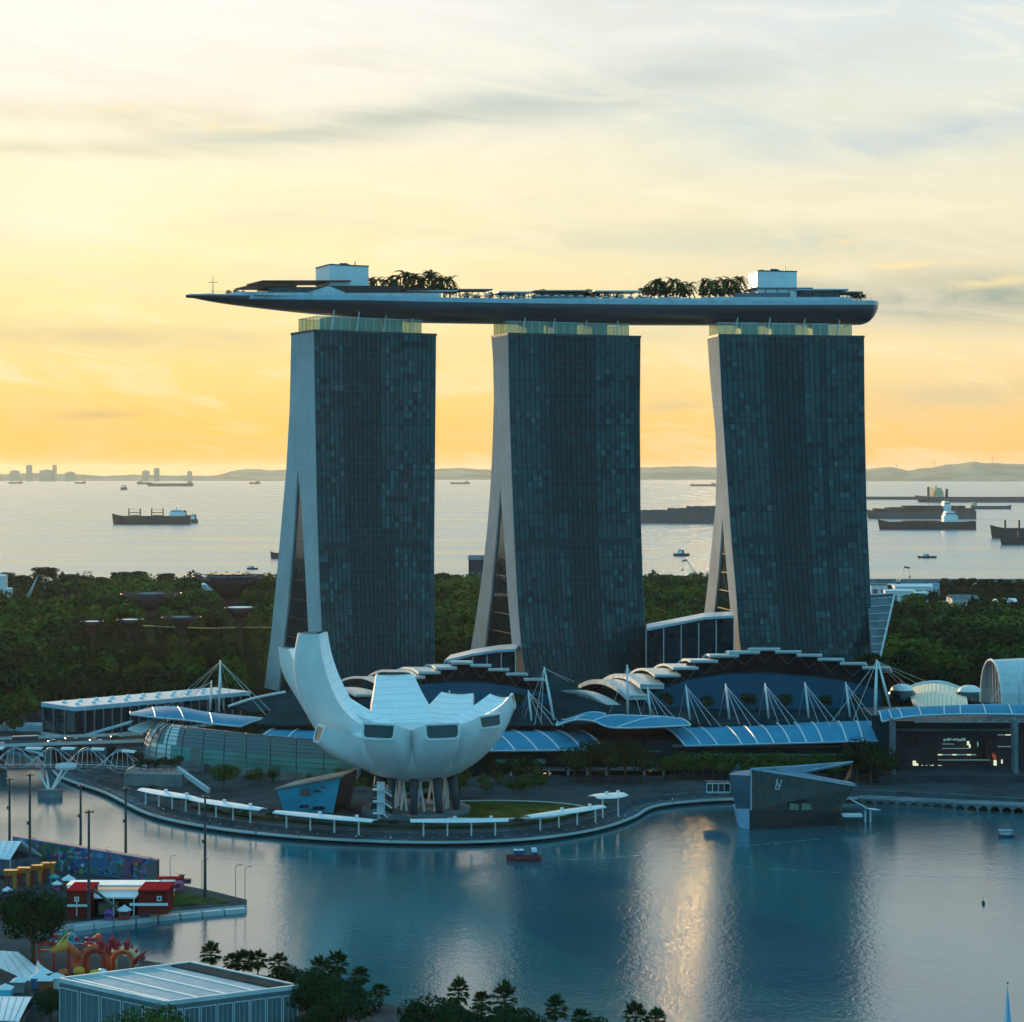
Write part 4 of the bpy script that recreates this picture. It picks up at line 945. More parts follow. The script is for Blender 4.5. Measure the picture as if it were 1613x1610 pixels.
# ------------------------------------------------------------------ crystal island pavilion
CP = thing('crystal_pavilion', 'angular dark glass pavilion standing in the water with folded blue roof planes', 'pavilion', tuple(G(1260, 1305, 0)))
lvg = mat('pavilion_glass', (.012, .030, .032), .25, spec=.9, var=.25, vscale=.2); lvb = mat('pavilion_blue_glass', (.016, .10, .16), .2, spec=.9, var=.2, vscale=.2); lvr = mat('pavilion_roof_glass', (.05, .17, .27), .3, var=.2, vscale=.2)
Yc = 617
gl0, gl1, tl_, tr_ = P(1183, 1277, Yc), P(1322, 1277, Yc + 8), P(1183, 1212, Yc), P(1346, 1239, Yc + 8)
m = MB(); m.add([gl0, gl1, tr_, tl_], [(0, 1, 2, 3)]); m.build('front_glass', lvg, CP)
bkp = P(1343, 1201, Yc + 42)
m = MB(); m.add([gl1, Vector((gl1.x + 5, gl1.y + 34, gl1.z)), bkp, tr_], [(0, 1, 2, 3)]); m.build('side_glass', M['darkglass'], CP)
m = MB(); fold = P(1265, 1217, Yc + 26)
m.sheet([[tl_ + Vector((-.4, -.5, .3)), P(1350, 1236, Yc + 8)], [fold, P(1342, 1232, Yc + 14)]], .5); m.build('roof_plane', lvr, CP)
m = MB(); m.sheet([[tl_ + Vector((0, .5, .3)), fold], [P(1215, 1210, Yc + 20), bkp]], .5); m.build('roof_plane', lvr, CP)
m = MB()
for p, q_ in ((tl_, tr_), (tl_, gl0), (fold, bkp), (tl_, P(1250, 1208, Yc + 24)), (P(1250, 1208, Yc + 24), bkp)): m.bar(p + Vector((0, -.3, .3)), q_ + Vector((0, -.3, .3)), .3)
m.build('roof_edge', M['hulllip'], CP)
m = MB()
for k in range(1, 30):
    t = k / 30; p, q_ = gl0.lerp(gl1, t), tl_.lerp(tr_, t); m.bar(p - Vector((0, .2, 0)), q_ - Vector((0, .2, 0)), .10)
m.build('mullion', M['hulllip'] if False else mat('bronze_mullion', (.09, .10, .085), .4), CP)
for k in range(4):
    m = MB(); x = 1245 + 8.8 * k; y = 1232 + 1.3 * k; f = lambda x_, y_: P(x_, y_, Yc + 3 + (x_ - 1183) * .03)
    m.add([f(x, y + 8), f(x + 6, y + 8), f(x + 6, y), f(x, y)], [(0, 1, 2, 3)]); m.build('window', M['darkglass'], CP)
for x in (1243, 1262): m = MB(); m.add([P(x, 1276, Yc + 2), P(x + 16, 1276, Yc + 3), P(x + 15, 1267, Yc + 3), P(x + 1, 1265, Yc + 2)], [(0, 1, 2, 3)]); m.build('window', mat('pale_window', (.16, .19, .14), .3), CP)
# monogram on the glass: an L crossed by a V
m = MB(); f = lambda x_, y_: P(x_, y_, Yc + .6)
for p, q_ in (((1224.2, 1228), (1221.4, 1243)), ((1221.0, 1243), (1228.5, 1243)), ((1224.2, 1231), (1227.6, 1241)), ((1227.6, 1241), (1231.0, 1229.5)), ((1222.9, 1228), (1225.6, 1228)), ((1229.6, 1229.5), (1232.4, 1229.5))):
    m.bar(f(*p), f(*q_), .26, .16, up=(0, 1, 0))
m.build('monogram', mat('pale_lettering', (.6, .66, .66), .4), CP)
# hull below and the blue prow on the left
m = MB(); w0, w1 = P(1181, 1277, Yc), P(1326, 1277, Yc + 8); m.hexa([Vector((w0.x, w0.y, -1)), Vector((w1.x - 2, w1.y, -1)), Vector((w1.x + 2, w1.y + 34, -1)), Vector((w0.x, w0.y + 30, -1)), w0, w1, w1 + Vector((5, 34, 0)), w0 + Vector((0, 30, 0))]); m.build('base', mat('dark_base', (.004, .010, .015), .4), CP)
m = MB(); q = [P(1159, 1274, Yc + 6), P(1182, 1274, Yc + 1), P(1182, 1222, Yc + 1), P(1148, 1220, Yc + 8)]; m.add(q, [(0, 1, 2, 3)]); m.add([q[3], q[2], P(1182, 1212, Yc + 14), P(1153, 1216, Yc + 20)], [(0, 1, 2, 3)], 1); m.add([q[0], q[3], q[3] + Vector((6, 25, 0)), q[0] + Vector((6, 25, 0))], [(0, 1, 2, 3)]); m.build('prow_glass', [lvb, lvr], CP)
m = MB(); lo = [P(1166, 1298, Yc + 4), P(1180, 1297, Yc + 1)]; m.hexa([Vector((lo[0].x, lo[0].y, 0)), Vector((lo[1].x, lo[1].y, 0)), Vector((lo[1].x, lo[1].y + 10, 0)), Vector((lo[0].x, lo[0].y + 10, 0)), P(1160, 1275, Yc + 5), P(1181, 1275, Yc + 1), P(1181, 1275, Yc + 1) + Vector((0, 10, 0)), P(1160, 1275, Yc + 5) + Vector((0, 10, 0))]); m.build('prow_base', mat('pale_blue_panel', (.25, .42, .60), .4), CP)
m = MB(); m.bar(P(1338, 1258, Yc + 12), P(1366, 1273, Yc + 12), 1.6, .3); m.bar(P(1366, 1274, Yc + 12), P(1382, 1275, Yc + 14), 3, .3); m.box(P(1342, 1284, Yc + 6), (6, 4, .6)); m.build('gangway', M['steel'], CP)
for x in (1363, 1371): m = MB(); p = P(x, 1277, Yc + 14); m.bar(p, Vector((p.x, p.y, -1)), .5); m.build('mooring_pile', M['white'], CP)
# link bridge box left of the pavilion
root = thing('gangway_box', 'small glazed gangway box between the promenade and the crystal pavilion', 'gangway', tuple(P(1130, 1250, 640)))
m = MB(); a, b = P(1113, 1234, 640), P(1150, 1248, 640); m.hexa([(a.x, 640, b.z), (b.x, 640, b.z), (b.x, 646, b.z), (a.x, 646, b.z), (a.x, 640, a.z), (b.x, 640, a.z), (b.x, 646, a.z), (a.x, 646, a.z)]); m.build('glass_box', M['darkglass'], root)
for k in range(5): m = MB(); x = a.x + (b.x - a.x) * k / 4; m.bar((x, 639.8, b.z), (x, 639.8, a.z), .25); m.build('frame_post', M['steel'], root)
m = MB(); m.bar((a.x, 639.8, a.z), (b.x, 639.8, a.z), .3); m.bar((a.x, 639.8, b.z), (b.x, 639.8, b.z), .5); m.build('frame_rail', M['steel'], root)
# ------------------------------------------------------------------ plant prototypes (built at the origin, copied later)
def tree_proto(name, lab, h, r, n, leaf, lsize=1.0, flat=.7, lobes=7, trunk_r=.35, umbrella=False, cat='tree'):
    root = thing(name, lab, cat, (0, 0, 0), local=True)
    m = MB(); top = Vector((random.uniform(-.4, .4), random.uniform(-.4, .4), h * .62))
    m.tube([(0, 0, -.3), (0, 0, h * .3), top], [trunk_r * 1.2, trunk_r, trunk_r * .5], 6)
    cs = []
    for k in range(lobes):
        a = 2 * math.pi * k / lobes + random.uniform(-.4, .4); rr = r * random.uniform(.42, .68); zz = h * (random.uniform(.62, .90) if umbrella else random.uniform(.50, .82))
        c_ = Vector((math.cos(a) * rr, math.sin(a) * rr, zz)); cs.append((c_, r * random.uniform(.36, .50)))
        m.tube([(0, 0, h * random.uniform(.25, .45)), c_ * .6 + Vector((0, 0, h * .25)), c_], [trunk_r * .5, trunk_r * .35, .06], 4)
    cs.append((Vector((0, 0, h * (.86 if umbrella else .80))), r * .55))
    m.build('trunk', M['bark'], root)
    m = MB(); tot = sum(q[1] ** 2 for q in cs)
    for c_, rr in cs:
        m.leafball(c_, rr, int(n * rr * rr / tot), lsize, 0, .42 if umbrella else flat)
    m.build('crown', leaf, root); return root
def palm_proto(name, lab, h, r, fronds, fan=False, seed=1):
    rn = random.Random(seed); root = thing(name, lab, 'palm', (0, 0, 0), local=True); m = MB()
    bend = rn.uniform(-.5, .5); pts = [Vector((bend * (k / 6) ** 2, .3 * (k / 6) ** 2, h * k / 6 - .2)) for k in range(7)]
    m.tube(pts, [.26, .22, .19, .17, .16, .15, .17], 7); m.build('trunk', M['bark'], root)
    c0 = pts[-1]; m = MB()
    for f in range(fronds):
        a = 2 * math.pi * f / fronds * 2.4 + rn.uniform(-.2, .2); up = rn.uniform(-.55, 1.15); L = r * rn.uniform(.8, 1.1)
        d = Vector((math.cos(a), math.sin(a), 0)); side = Vector((-d.y, d.x, 0))
        if fan:
            if f >= 24: break
            a = f * 2.399; up = 1.35 - 2.2 * (f / 24)
            d = Vector((math.cos(a), math.sin(a), 0)); side = Vector((-d.y, d.x, 0))
            cpt = c0 + d * L * .45 * math.cos(up) + Vector((0, 0, L * .45 * math.sin(up))); m.bar(c0, cpt, .05)
            ax = (d * math.cos(up) + Vector((0, 0, math.sin(up)))).normalized(); bx = side
            for b in range(9):
                q = -1.25 + 2.5 * b / 8; dr = (ax * math.cos(q) + bx * math.sin(q)).normalized(); e = cpt + dr * L * .62 + Vector((0, 0, -.18 * L * rn.random())); w = ax.cross(dr) if ax.cross(dr).length > .1 else Vector((0, 0, 1))
                n_ = dr.cross(Vector((0, 0, 1))).normalized() * .085 * L
                mid = cpt + dr * L * .35; m.add([cpt, mid + n_, e, mid - n_], [(0, 1, 2, 3)])
        else:
            prev = c0
            for s in range(1, 8):
                t = s / 7; p = c0 + d * L * t * math.cos(up * .6) + Vector((0, 0, L * (math.sin(up) * t * .9 - .85 * t * t * (1 - .25 * up))))
                m.bar(prev, p, .06)
                for sg in (-1, 1):
                    q = prev.lerp(p, .5); w = L * .22 * (1 - .55 * t); tip = q + side * sg * w + d * w * .45 + Vector((0, 0, -.35 * w)); o = (p - prev) * .55
                    m.add([q - o, q + o, tip + o * .4, tip - o * .2], [(0, 1, 2, 3)])
                prev = p
    m.build('crown', M['palm'], root); return root
PR = [tree_proto('broad_tree', '', 13, 6.5, 620, M['leafA'], 1.25, .75), tree_proto('broad_tree', '', 11, 6.0, 560, M['leafB'], 1.2, .8), tree_proto('broad_tree', '', 12, 5.0, 520, M['leafC'], 1.1, .95),
      tree_proto('broad_tree', '', 15, 7.5, 700, M['leafB'], 1.4, .7, lobes=9), tree_proto('broad_tree', '', 10, 5.2, 500, M['leafA'], 1.1, .9)]
UMB = tree_proto('umbrella_tree', '', 21, 11, 1300, M['leafB'], 1.5, lobes=13, umbrella=True)
used = {}
def plant(proto, x, y, z, label, group, sc=1.0, rz=None):
    u = used.get(proto.name, False); used[proto.name] = True
    return place(proto, u, (x, y, z), random.uniform(0, 6.28) if rz is None else rz, label, group, sc)
# ------------------------------------------------------------------ the gardens: individual trees in front, the far wood as one mass
rt = random.Random(11)
def clear(x, y):   # keep towers, halls and links free
    px = x / y * F + CX
    if y < 900 and px > 62: return False
    for A, B, u, d, w3, zt, th in TOWERS:
        q = Vector((x, y, 0)) - Vector((A.x, A.y, 0)); a, b = q.x * u.x + q.y * u.y, q.x * d.x + q.y * d.y
        if -8 < a < 85 and -20 < b < 85: return False
    if 380 < px < 1372 and y < 1030: return False
    if y > 1080 and y < 1262 and (214 < px < 264 or 334 < px < 402): return False
    for sx_, sy_ in SUPER:
        if (x - sx_) ** 2 + (y - sy_) ** 2 < 60: return False
    return True
def G2(px, Y): return ((px - CX) * Y / F, Y)
SUPER = [G2(238, 1250), G2(362, 1262), G2(145, 1185), G2(205, 1180), G2(285, 1180), G2(378, 1175)]
cand = []
def sweep(px0, px1, Y0, Y1, step=10.0, hs=1.0):
    Y = Y0
    while Y < Y1:
        x = (px0 - CX) * Y / F; x1 = (px1 - CX) * Y / F
        while x < x1:
            cx_, cy_ = x + rt.uniform(-4, 4), Y + rt.uniform(-4, 4)
            if clear(cx_, cy_): cand.append((cy_, cx_, hs))
            x += step * rt.uniform(.8, 1.3)
        Y += step * .95
sweep(-60, 62, 815, 905, 10); sweep(-60, 440, 905, 1795, 11.5); sweep(676, 790, 1060, 1780, 12.5); sweep(1000, 1135, 1060, 1780, 12.5); sweep(1362, 1680, 960, 1450, 11.5)
cand.sort()
zones = [(-1e9, 62, 'dense garden tree in the thick wood left of the towers'), (62, 450, 'dense garden tree in the thick wood left of the towers'), (450, 800, 'garden tree seen through the gap between the left and middle towers'), (800, 1140, 'garden tree seen through the gap between the middle and right towers'), (1140, 1e9, 'dark garden tree in the wood right of the towers')]
NEAR = 235
for k, (y, x, hs) in enumerate(cand[:NEAR]):
    px = x / y * F + CX; lab = next(l for a, b, l in zones if a <= px < b)
    nz_ = mnoise.noise(Vector((x * .022, y * .018, 2))) + rt.uniform(-.12, .12)
    s = rt.uniform(.6, 1.45) * (1.05 if y > 950 else .95)
    if 120 < px < 425 and y > 1060: s *= .5
    plant(PR[(1 if nz_ < -.15 else 3 if nz_ < .0 else 0 if nz_ < .16 else 4 if nz_ < .25 else 2)], x, y, 3, lab, lab.replace('tree', 'trees', 1), (s, s, s * rt.uniform(.85, 1.15)))
def merge(items, name, mats, nsub):
    """the far wood: copies of low-detail crowns joined by numpy into one mesh"""
    protos = []
    for leaf_i in range(3):
        for v in range(2):
            mm = MB(); rr = random.Random(leaf_i * 7 + v); 
            for k in range(6):
                a = rr.uniform(0, 6.28); q = rr.uniform(1.5, 4.2); mm.leafball((math.cos(a) * q, math.sin(a) * q, rr.uniform(5.5, 10)), rr.uniform(2.6, 3.8), nsub // 6, 1.7, 0, .8)
            mm.bar((0, 0, 0), (0, 0, 7), .7)
            protos.append((leaf_i, np.array(mm.v, dtype=np.float32), [np.array([f for f in mm.f if len(f) == 4], dtype=np.int64)]))
    V, Fc, MI = [], [], []; off = 0
    for (y, x, hs) in items:
        nz_ = mnoise.noise(Vector((x * .018, y * .010, 2))) + rt.uniform(-.14, .14); li = 1 if nz_ < 0 else (0 if nz_ < .2 else 2)
        li, v, (f,) = protos[li * 2 + rt.choice([0, 1])]; a = rt.uniform(0, 6.28); s = rt.uniform(.55, 1.6) * (.42 if (120 < x / y * F + CX < 425 and y < 1330) else 1)
        R = np.array([[math.cos(a), -math.sin(a), 0], [math.sin(a), math.cos(a), 0], [0, 0, 1]], dtype=np.float32)
        w = (v @ R.T) * s * np.array([1, 1, rt.uniform(.8, 1.1)], dtype=np.float32) + np.array([x, y, 3], dtype=np.float32)
        V.append(w); Fc.append(f + off); MI.append(np.full(len(f), li, dtype=np.int32)); off += len(v)
    V = np.concatenate(V); Fc = np.concatenate(Fc); MI = np.concatenate(MI)
    me = bpy.data.meshes.new(name); me.vertices.add(len(V)); me.vertices.foreach_set('co', V.ravel()); me.loops.add(Fc.size); me.loops.foreach_set('vertex_index', Fc.ravel().astype(np.int32))
    me.polygons.add(len(Fc)); me.polygons.foreach_set('loop_start', np.arange(0, Fc.size, 4, dtype=np.int32)); me.polygons.foreach_set('material_index', MI)
    for q in mats: me.materials.append(q)
    me.update(calc_edges=True); me.validate(); o = bpy.data.objects.new(name, me); COL.objects.link(o); o['kind'] = 'stuff'; return o
merge(cand[NEAR:], 'far_wood', [M['leafA'], M['leafB'], M['leafC']], 150)
# low shrubs hiding the ground between trunks
und = [(y, x, 1) for y, x, h in cand if rt.random() < .0]
# shoreline trees against the sea on the left and in the gaps
for i, (px, Y, s) in enumerate([(72, 1790, 1.05), (10, 1800, .8), (35, 1780, .72), (110, 1800, .72), (132, 1790, .66), (160, 1790, .62), (190, 1800, .82), (218, 1800, .85), (262, 1790, .78), (290, 1780, .6), (412, 1800, .72), (436, 1790, .6), (1026, 1800, .55), (1048, 1790, .72), (1072, 1800, .66), (1092, 1790, .6), (1110, 1800, .62), (698, 1790, .8), (718, 1800, .7), (688, 1760, .8)]):
    x, y = G2(px, Y); where = 'on the far left shore' if px < 320 else ('just left of the left tower' if px < 500 else ('in the gap right of the left tower' if px < 800 else 'in the gap left of the right tower'))
    plant(UMB, x, y, 3, 'flat topped umbrella tree silhouetted against the sea ' + where, 'umbrella trees along the sea shore ' + where, s)
for i, px in enumerate([1505, 1518, 1530, 1548, 1562, 1578, 1590, 1604, 1618, 1488, 1640]):
    x, y = G2(px, 1780 + 12 * (i % 3)); plant(PR[1], x, y, 3, 'dark shoreline tree against the sea behind the port sheds', 'dark shoreline trees behind the port sheds', rt.uniform(.9, 1.25))
for px, Y in [(1455, 1600), (1470, 1640), (1432, 1560), (1410, 1520), (1550, 1540), (1580, 1600), (1600, 1560), (1530, 1620), (1500, 1680), (1620, 1640), (1560, 1680), (1590, 1700), (1480, 1560), (1520, 1560), (1400, 1600), (1385, 1560)]:
    x, y = G2(px, Y); plant(PR[3], x, y, 3, 'low tree among the port sheds at the right', 'low trees among the port sheds', .62)
# ------------------------------------------------------------------ giant garden tree towers
purple = mat('purple_brown_steel', (.060, .036, .044), .6, var=.3, vscale=.3); vine = mat('vine_cover', (.045, .055, .03), .9, var=.4, vscale=.4)
def supertree(px, Y, ytop, w, label, disc=.3):
    x, y = G2(px, Y); zt = H + (HY - ytop) * Y / F; R_ = w / 2 * Y / F; root = thing('steel_supertree', label, 'garden tower', (x, y, 3), group='funnel shaped garden towers in the wood')
    hh = zt - 3; rt_ = max(1.1, R_ * .17); m = MB(); m.lathe([(rt_ * 1.25, 0), (rt_, hh * .3), (rt_ * .95, hh * .62), (rt_ * 1.3, hh * .72)], (x, y, 3), 14); m.build('trunk', vine, root, smooth=True)
    m = MB()
    prof_ = [(rt_, .55), (rt_ * 1.15, .66), (R_ * .36, .78), (R_ * .60, .88), (R_ * .84, .955), (R_, 1.0)]
    n = 30
    for k in range(n):
        a = 2 * math.pi * k / n; m.tube([Vector((x + math.cos(a + .12 * i) * r, y + math.sin(a + .12 * i) * r, 3 + hh * z)) for i, (r, z) in enumerate(prof_)], [.45, .4, .35, .3, .25, .15], 4)
        a2 = a + .10; m.tube([Vector((x + math.cos(a2 - .12 * i) * r, y + math.sin(a2 - .12 * i) * r, 3 + hh * z)) for i, (r, z) in enumerate(prof_)], [.4, .35, .3, .25, .2, .12], 4)
    m.build('branch_cage', purple, root)
    m = MB(); 
    for r, z in prof_[2:]:
        m.tube([Vector((x + math.cos(2 * math.pi * k / 24) * r, y + math.sin(2 * math.pi * k / 24) * r, 3 + hh * z)) for k in range(25)], .22, 4)
    m.build('ring', purple, root)
    m = MB(); rd = R_ * disc; m.lathe([(rt_ * .9, hh * .70), (rd * .8, hh * .93), (rd, hh * .985), (rd, hh * 1.01), (0.01, hh * 1.02)], (x, y, 3), 18); m.build('canopy_bowl', M['concdark'] if w > 60 else M['museumin'] if 'museumin' in M else M['steel'], root)
    return root, Vector((x, y, zt)), R_
s1, top1, R1 = supertree(362, 1262, 907, 118, 'largest dark funnel shaped garden tower, with a rooftop terrace and bushes', .62)
m = MB()
for k in range(10): a = k * .63; m.leafball(top1 + Vector((math.cos(a) * R1 * .5, math.sin(a) * R1 * .5, .8)), 1.8, 40, .7)
m.build('rooftop_bush', M['leafB'], s1)
m = MB(); m.lathe([(R1 * .58, 0), (R1 * .58, 2.2), (R1 * .2, 2.6), (.01, 2.6)], top1 - Vector((0, 0, .8)), 18); m.build('rooftop_terrace', M['darkglass'], s1)
supertree(238, 1250, 935, 96, 'second largest dark funnel shaped garden tower, left of the largest', .42)
supertree(378, 1175, 957, 48, 'small pale green funnel tower just right of the largest one', .8)
supertree(286, 1180, 972, 62, 'wide low funnel tower between the two largest ones', .5)
supertree(205, 1180, 976, 40, 'small funnel tower left of the second largest one', .6)
supertree(145, 1185, 979, 36, 'leftmost small funnel tower with a pale disc top', .6)
SW = thing('sky_walkway', 'thin aerial walkway strung between the two largest funnel towers', 'walkway', (G2(300, 1230)[0], 1230, 24)); m = MB()
pts = smooth([P(225, 985, 1245), P(270, 987, 1215), (P(330, 989, 1215)), P(362, 988, 1240), P(436, 988, 1235)], 6)
m.sheet([[p + Vector((0, -1, 0)) for p in pts], [p + Vector((0, 1, 0)) for p in pts]], .5); m.build('deck', mat('yellow_rail', (.30, .24, .08), .6), SW)
# ------------------------------------------------------------------ palms and bushes on the sky park
PP = [palm_proto('deck_palm', '', 7.5, 3.9, 11, seed=3), palm_proto('deck_palm', '', 9.0, 4.1, 12, seed=5), palm_proto('deck_palm', '', 6.0, 3.6, 10, seed=8)]
DB = tree_proto('deck_bush', '', 5.0, 2.5, 260, M['leafB'], .55, .85, trunk_r=.15, cat='bush')
def deckplant(proto, px, ytop, h0, off, lab, grp):
    X = xat(px + (off + half(xat(px))) * .48); p = spk(X, off, .05); zt = H + (HY - ytop) * p.y / F; plant(proto, p.x, p.y, p.z, lab, grp, max(.5, (zt - p.z) / h0))
LP = [(590, 434), (600, 432), (612, 430), (622, 436), (632, 428), (645, 424), (655, 420), (664, 426), (676, 424), (690, 423), (697, 420), (706, 428), (714, 432), (727, 430), (640, 434), (684, 432)]
for i, (px, yt) in enumerate(LP): deckplant(PP[i % 3], px, yt, (7.9, 9.6, 6.4)[i % 3] + 1.2, 2 + (i * 5 % 11), 'dark palm in the grove right of the left plant block', 'palms in the left grove of the sky park')
RP = [(1040, 434), (1052, 432), (1062, 438), (1072, 432), (1084, 434), (1096, 440), (1120, 434), (1128, 431), (1140, 436), (1150, 432), (1162, 428), (1172, 430)]
for i, (px, yt) in enumerate(RP): deckplant(PP[(i + 1) % 3], px, yt, (9.6, 6.4, 7.9)[i % 3] + 1.2, 2 + (i * 5 % 11), 'dark palm in the grove left of the right plant block', 'palms in the right grove of the sky park')
for px, yt, g_ in [(598, 446, 0), (618, 446, 0), (636, 443, 0), (655, 441, 0), (676, 440, 0), (700, 442, 0), (722, 447, 0), (1030, 444, 1), (1048, 446, 1), (1066, 445, 1), (1086, 447, 1), (1125, 446, 1), (1144, 445, 1), (1165, 446, 1), (1352, 456, 2), (1362, 458, 2), (368, 455, 3), (380, 454, 3), (392, 456, 3), (866, 452, 4), (938, 452, 4)]:
    deckplant(DB, px, yt, 5.6, 3, ['round dark bush under the left palm grove', 'round dark bush under the right palm grove', 'small bush at the blunt right end of the sky park', 'small bush near the pointed tip of the sky park', 'small bush above the pool terrace roofs'][g_], ['bushes under the left palm grove', 'bushes under the right palm grove', 'bushes at the right end of the sky park', 'bushes near the tip of the sky park', 'bushes above the pool terrace'][g_])
# ------------------------------------------------------------------ trees on and in front of the podium
RT = tree_proto('round_tree', '', 6, 3.0, 420, M['leafB'], .6, .9, trunk_r=.16)
for px in (815, 842, 1050, 1115, 1178, 1238, 1300, 1350): 
    p = P(px, 1133, 762); plant(RT, p.x, p.y, 18.9, 'small clipped tree on the terrace in front of a dark blue curved wall', 'small clipped trees on the podium terrace', rt.uniform(.85, 1.2))
RT2 = tree_proto('street_tree', '', 9, 4.4, 620, M['leafA'], .62, .85, trunk_r=.2)
BG_ = tree_proto('shade_tree', '', 13, 6.8, 1100, M['leafB'], .75, .8, lobes=9, trunk_r=.35)
for i, px in enumerate(range(1048, 1350, 15)):
    x, y = G2(px, 697 + (i % 3) * 2); plant(RT2, x, y, 3, 'street tree in the dark green row behind the crystal pavilion', 'street trees in a row below the longest canopy', rt.uniform(.85, 1.08))
for px, Y, s in [(905, 690, .95), (930, 698, 1.05), (958, 690, 1.1), (985, 694, 1.15), (1012, 690, 1.0), (1350, 694, 1.15), (1372, 690, 1.05), (1395, 690, .95), (812, 688, .7), (835, 692, .72), (780, 690, .6), (720, 690, .6)]:
    x, y = G2(px, Y); plant(BG_, x, y, 3, 'large dark shade tree ' + ('between the headland and the row of street trees' if 850 < px < 1030 else 'at the left corner of the event building' if px > 1300 else 'in the shadow right of the museum bowl'), 'shade trees ' + ('right of the headland' if 850 < px < 1030 else 'by the event building' if px > 1300 else 'beside the museum'), s)
x, y = G2(352, 672); plant(tree_proto('broad_tree', '', 9.5, 5.8, 1500, M['leafA'], .55, .6, lobes=9, trunk_r=.25), x, y, 3, 'single round green tree in front of the rounded glass gallery', None, 1.0)
for i, px in enumerate((222, 234, 246, 258, 270, 281)):
    x, y = G2(px, 690 + 3 * (i % 2)); plant(DB, x, y, 7.0, 'light green planter bush on the bank beside the footbridge', 'planter bushes beside the footbridge', rt.uniform(.8, 1.1))
m = MB(); a, b = G2(212, 688); m.hexa([(a - 3, b - 4, 2.9), (G2(288, 684)[0], b - 6, 2.9), (G2(288, 684)[0], b + 8, 2.9), (a - 3, b + 8, 2.9), (a - 3, b - 4, 7.2), (G2(288, 684)[0], b - 6, 7.0), (G2(288, 684)[0], b + 8, 7.0), (a - 3, b + 8, 7.2)])
tag(m.build('planter_bank', M['concdark'], origin=(a, b, 3)), 'grey stone planter bank at the landward end of the footbridge', 'planter')
m = MB(); s0, s1 = G(290, 1222, 3), G(330, 1248, 3); root = thing('bank_stair', 'broad dark flight of steps below the rounded glass gallery', 'stairs', tuple(s0))
for k in range(9):
    t = k / 9; p = P(286, 1212, 690).lerp(P(300, 1214, 690), t); m.box((s0.x + 6 + 1.1 * k, s0.y + 10 - 1.0 * k, 3 + (9 - k) * .28), (10, 1.2, (9 - k) * .56), -.5)
m.build('step_flight', M['paving'], root)
m = MB(); m.bar(P(280, 1211, 690), P(329, 1246, 668), 1.0, 1.6); m.build('side_wall', M['concrete'], root)

for i in range(34):   # planting between the museum and the podium
    px = rt.uniform(385, 900); Y = rt.uniform(664, 694); x, y = G2(px, Y)
    if (x - MC.x) ** 2 + (y - MC.y) ** 2 < 34 ** 2: continue
    where = 'left of the museum columns' if px < 560 else ('behind the museum columns' if px < 740 else 'behind the round lawn')
    plant(RT2, x, y, 3, 'small dark garden tree ' + where, 'garden trees ' + where, rt.uniform(.42, .75))
# ------------------------------------------------------------------ far land and islands
def ridge(name, pts, Y, dpt, mt, seed):
    rr = random.Random(seed); rows = [[], [], [], []]; xs = []
    X0, X1 = pts[0][0], pts[-1][0]; n = int((X1 - X0) / 3)
    for i in range(n + 1):
        px = X0 + (X1 - X0) * i / n; y = ipl(pts, px) + mnoise.noise(Vector((px * .05, seed, 0))) * 1.4 + mnoise.noise(Vector((px * .23, seed, 3))) * .7
        top = P(px, y, Y + dpt); z = max(2, top.z)
        rows[0].append(XZ(px, Y, -1)); rows[1].append(XZ(px, Y + dpt * .35, z * .45 + rr.uniform(0, 6))); rows[2].append(XZ(px, Y + dpt, z)); rows[3].append(XZ(px, Y + dpt * 2, -1))
    m = MB(); m.grid(rows); return struct(m.build(name, mt, smooth=True))
far_m = mat('far_hills', (.36, .30, .20), .9, var=.3, vscale=.002)  # haze over the hills is put into this pale warm colour
ridge('low_island', [(-80, 748), (0, 747), (60, 745), (130, 747), (160, 750), (200, 748), (260, 749), (340, 750), (500, 749)], 22500, 900, far_m, 3)
ridge('left_hill', [(300, 757), (335, 750), (362, 743), (388, 738.5), (408, 739), (425, 741), (450, 740), (500, 746), (560, 757)], 24500, 1200, far_m, 9)
ridge('middle_hills', [(640, 750), (690, 738.5), (720, 737), (770, 740), (900, 742), (1000, 737), (1030, 736), (1060, 734.5), (1110, 735), (1180, 742), (1240, 757)], 25500, 1200, far_m, 17)
ridge('right_hills', [(1300, 750), (1370, 738), (1402, 735.5), (1430, 741), (1455, 738), (1480, 734), (1510, 730), (1535, 727.5), (1570, 730), (1600, 731), (1700, 728)], 25000, 1300, far_m, 23)
ridge('near_right_hills', [(1290, 757), (1350, 750), (1420, 752), (1520, 747), (1613, 749), (1700, 750)], 21500, 700, far_m, 31)
far_b = mat('far_building', (.50, .42, .28), .8)
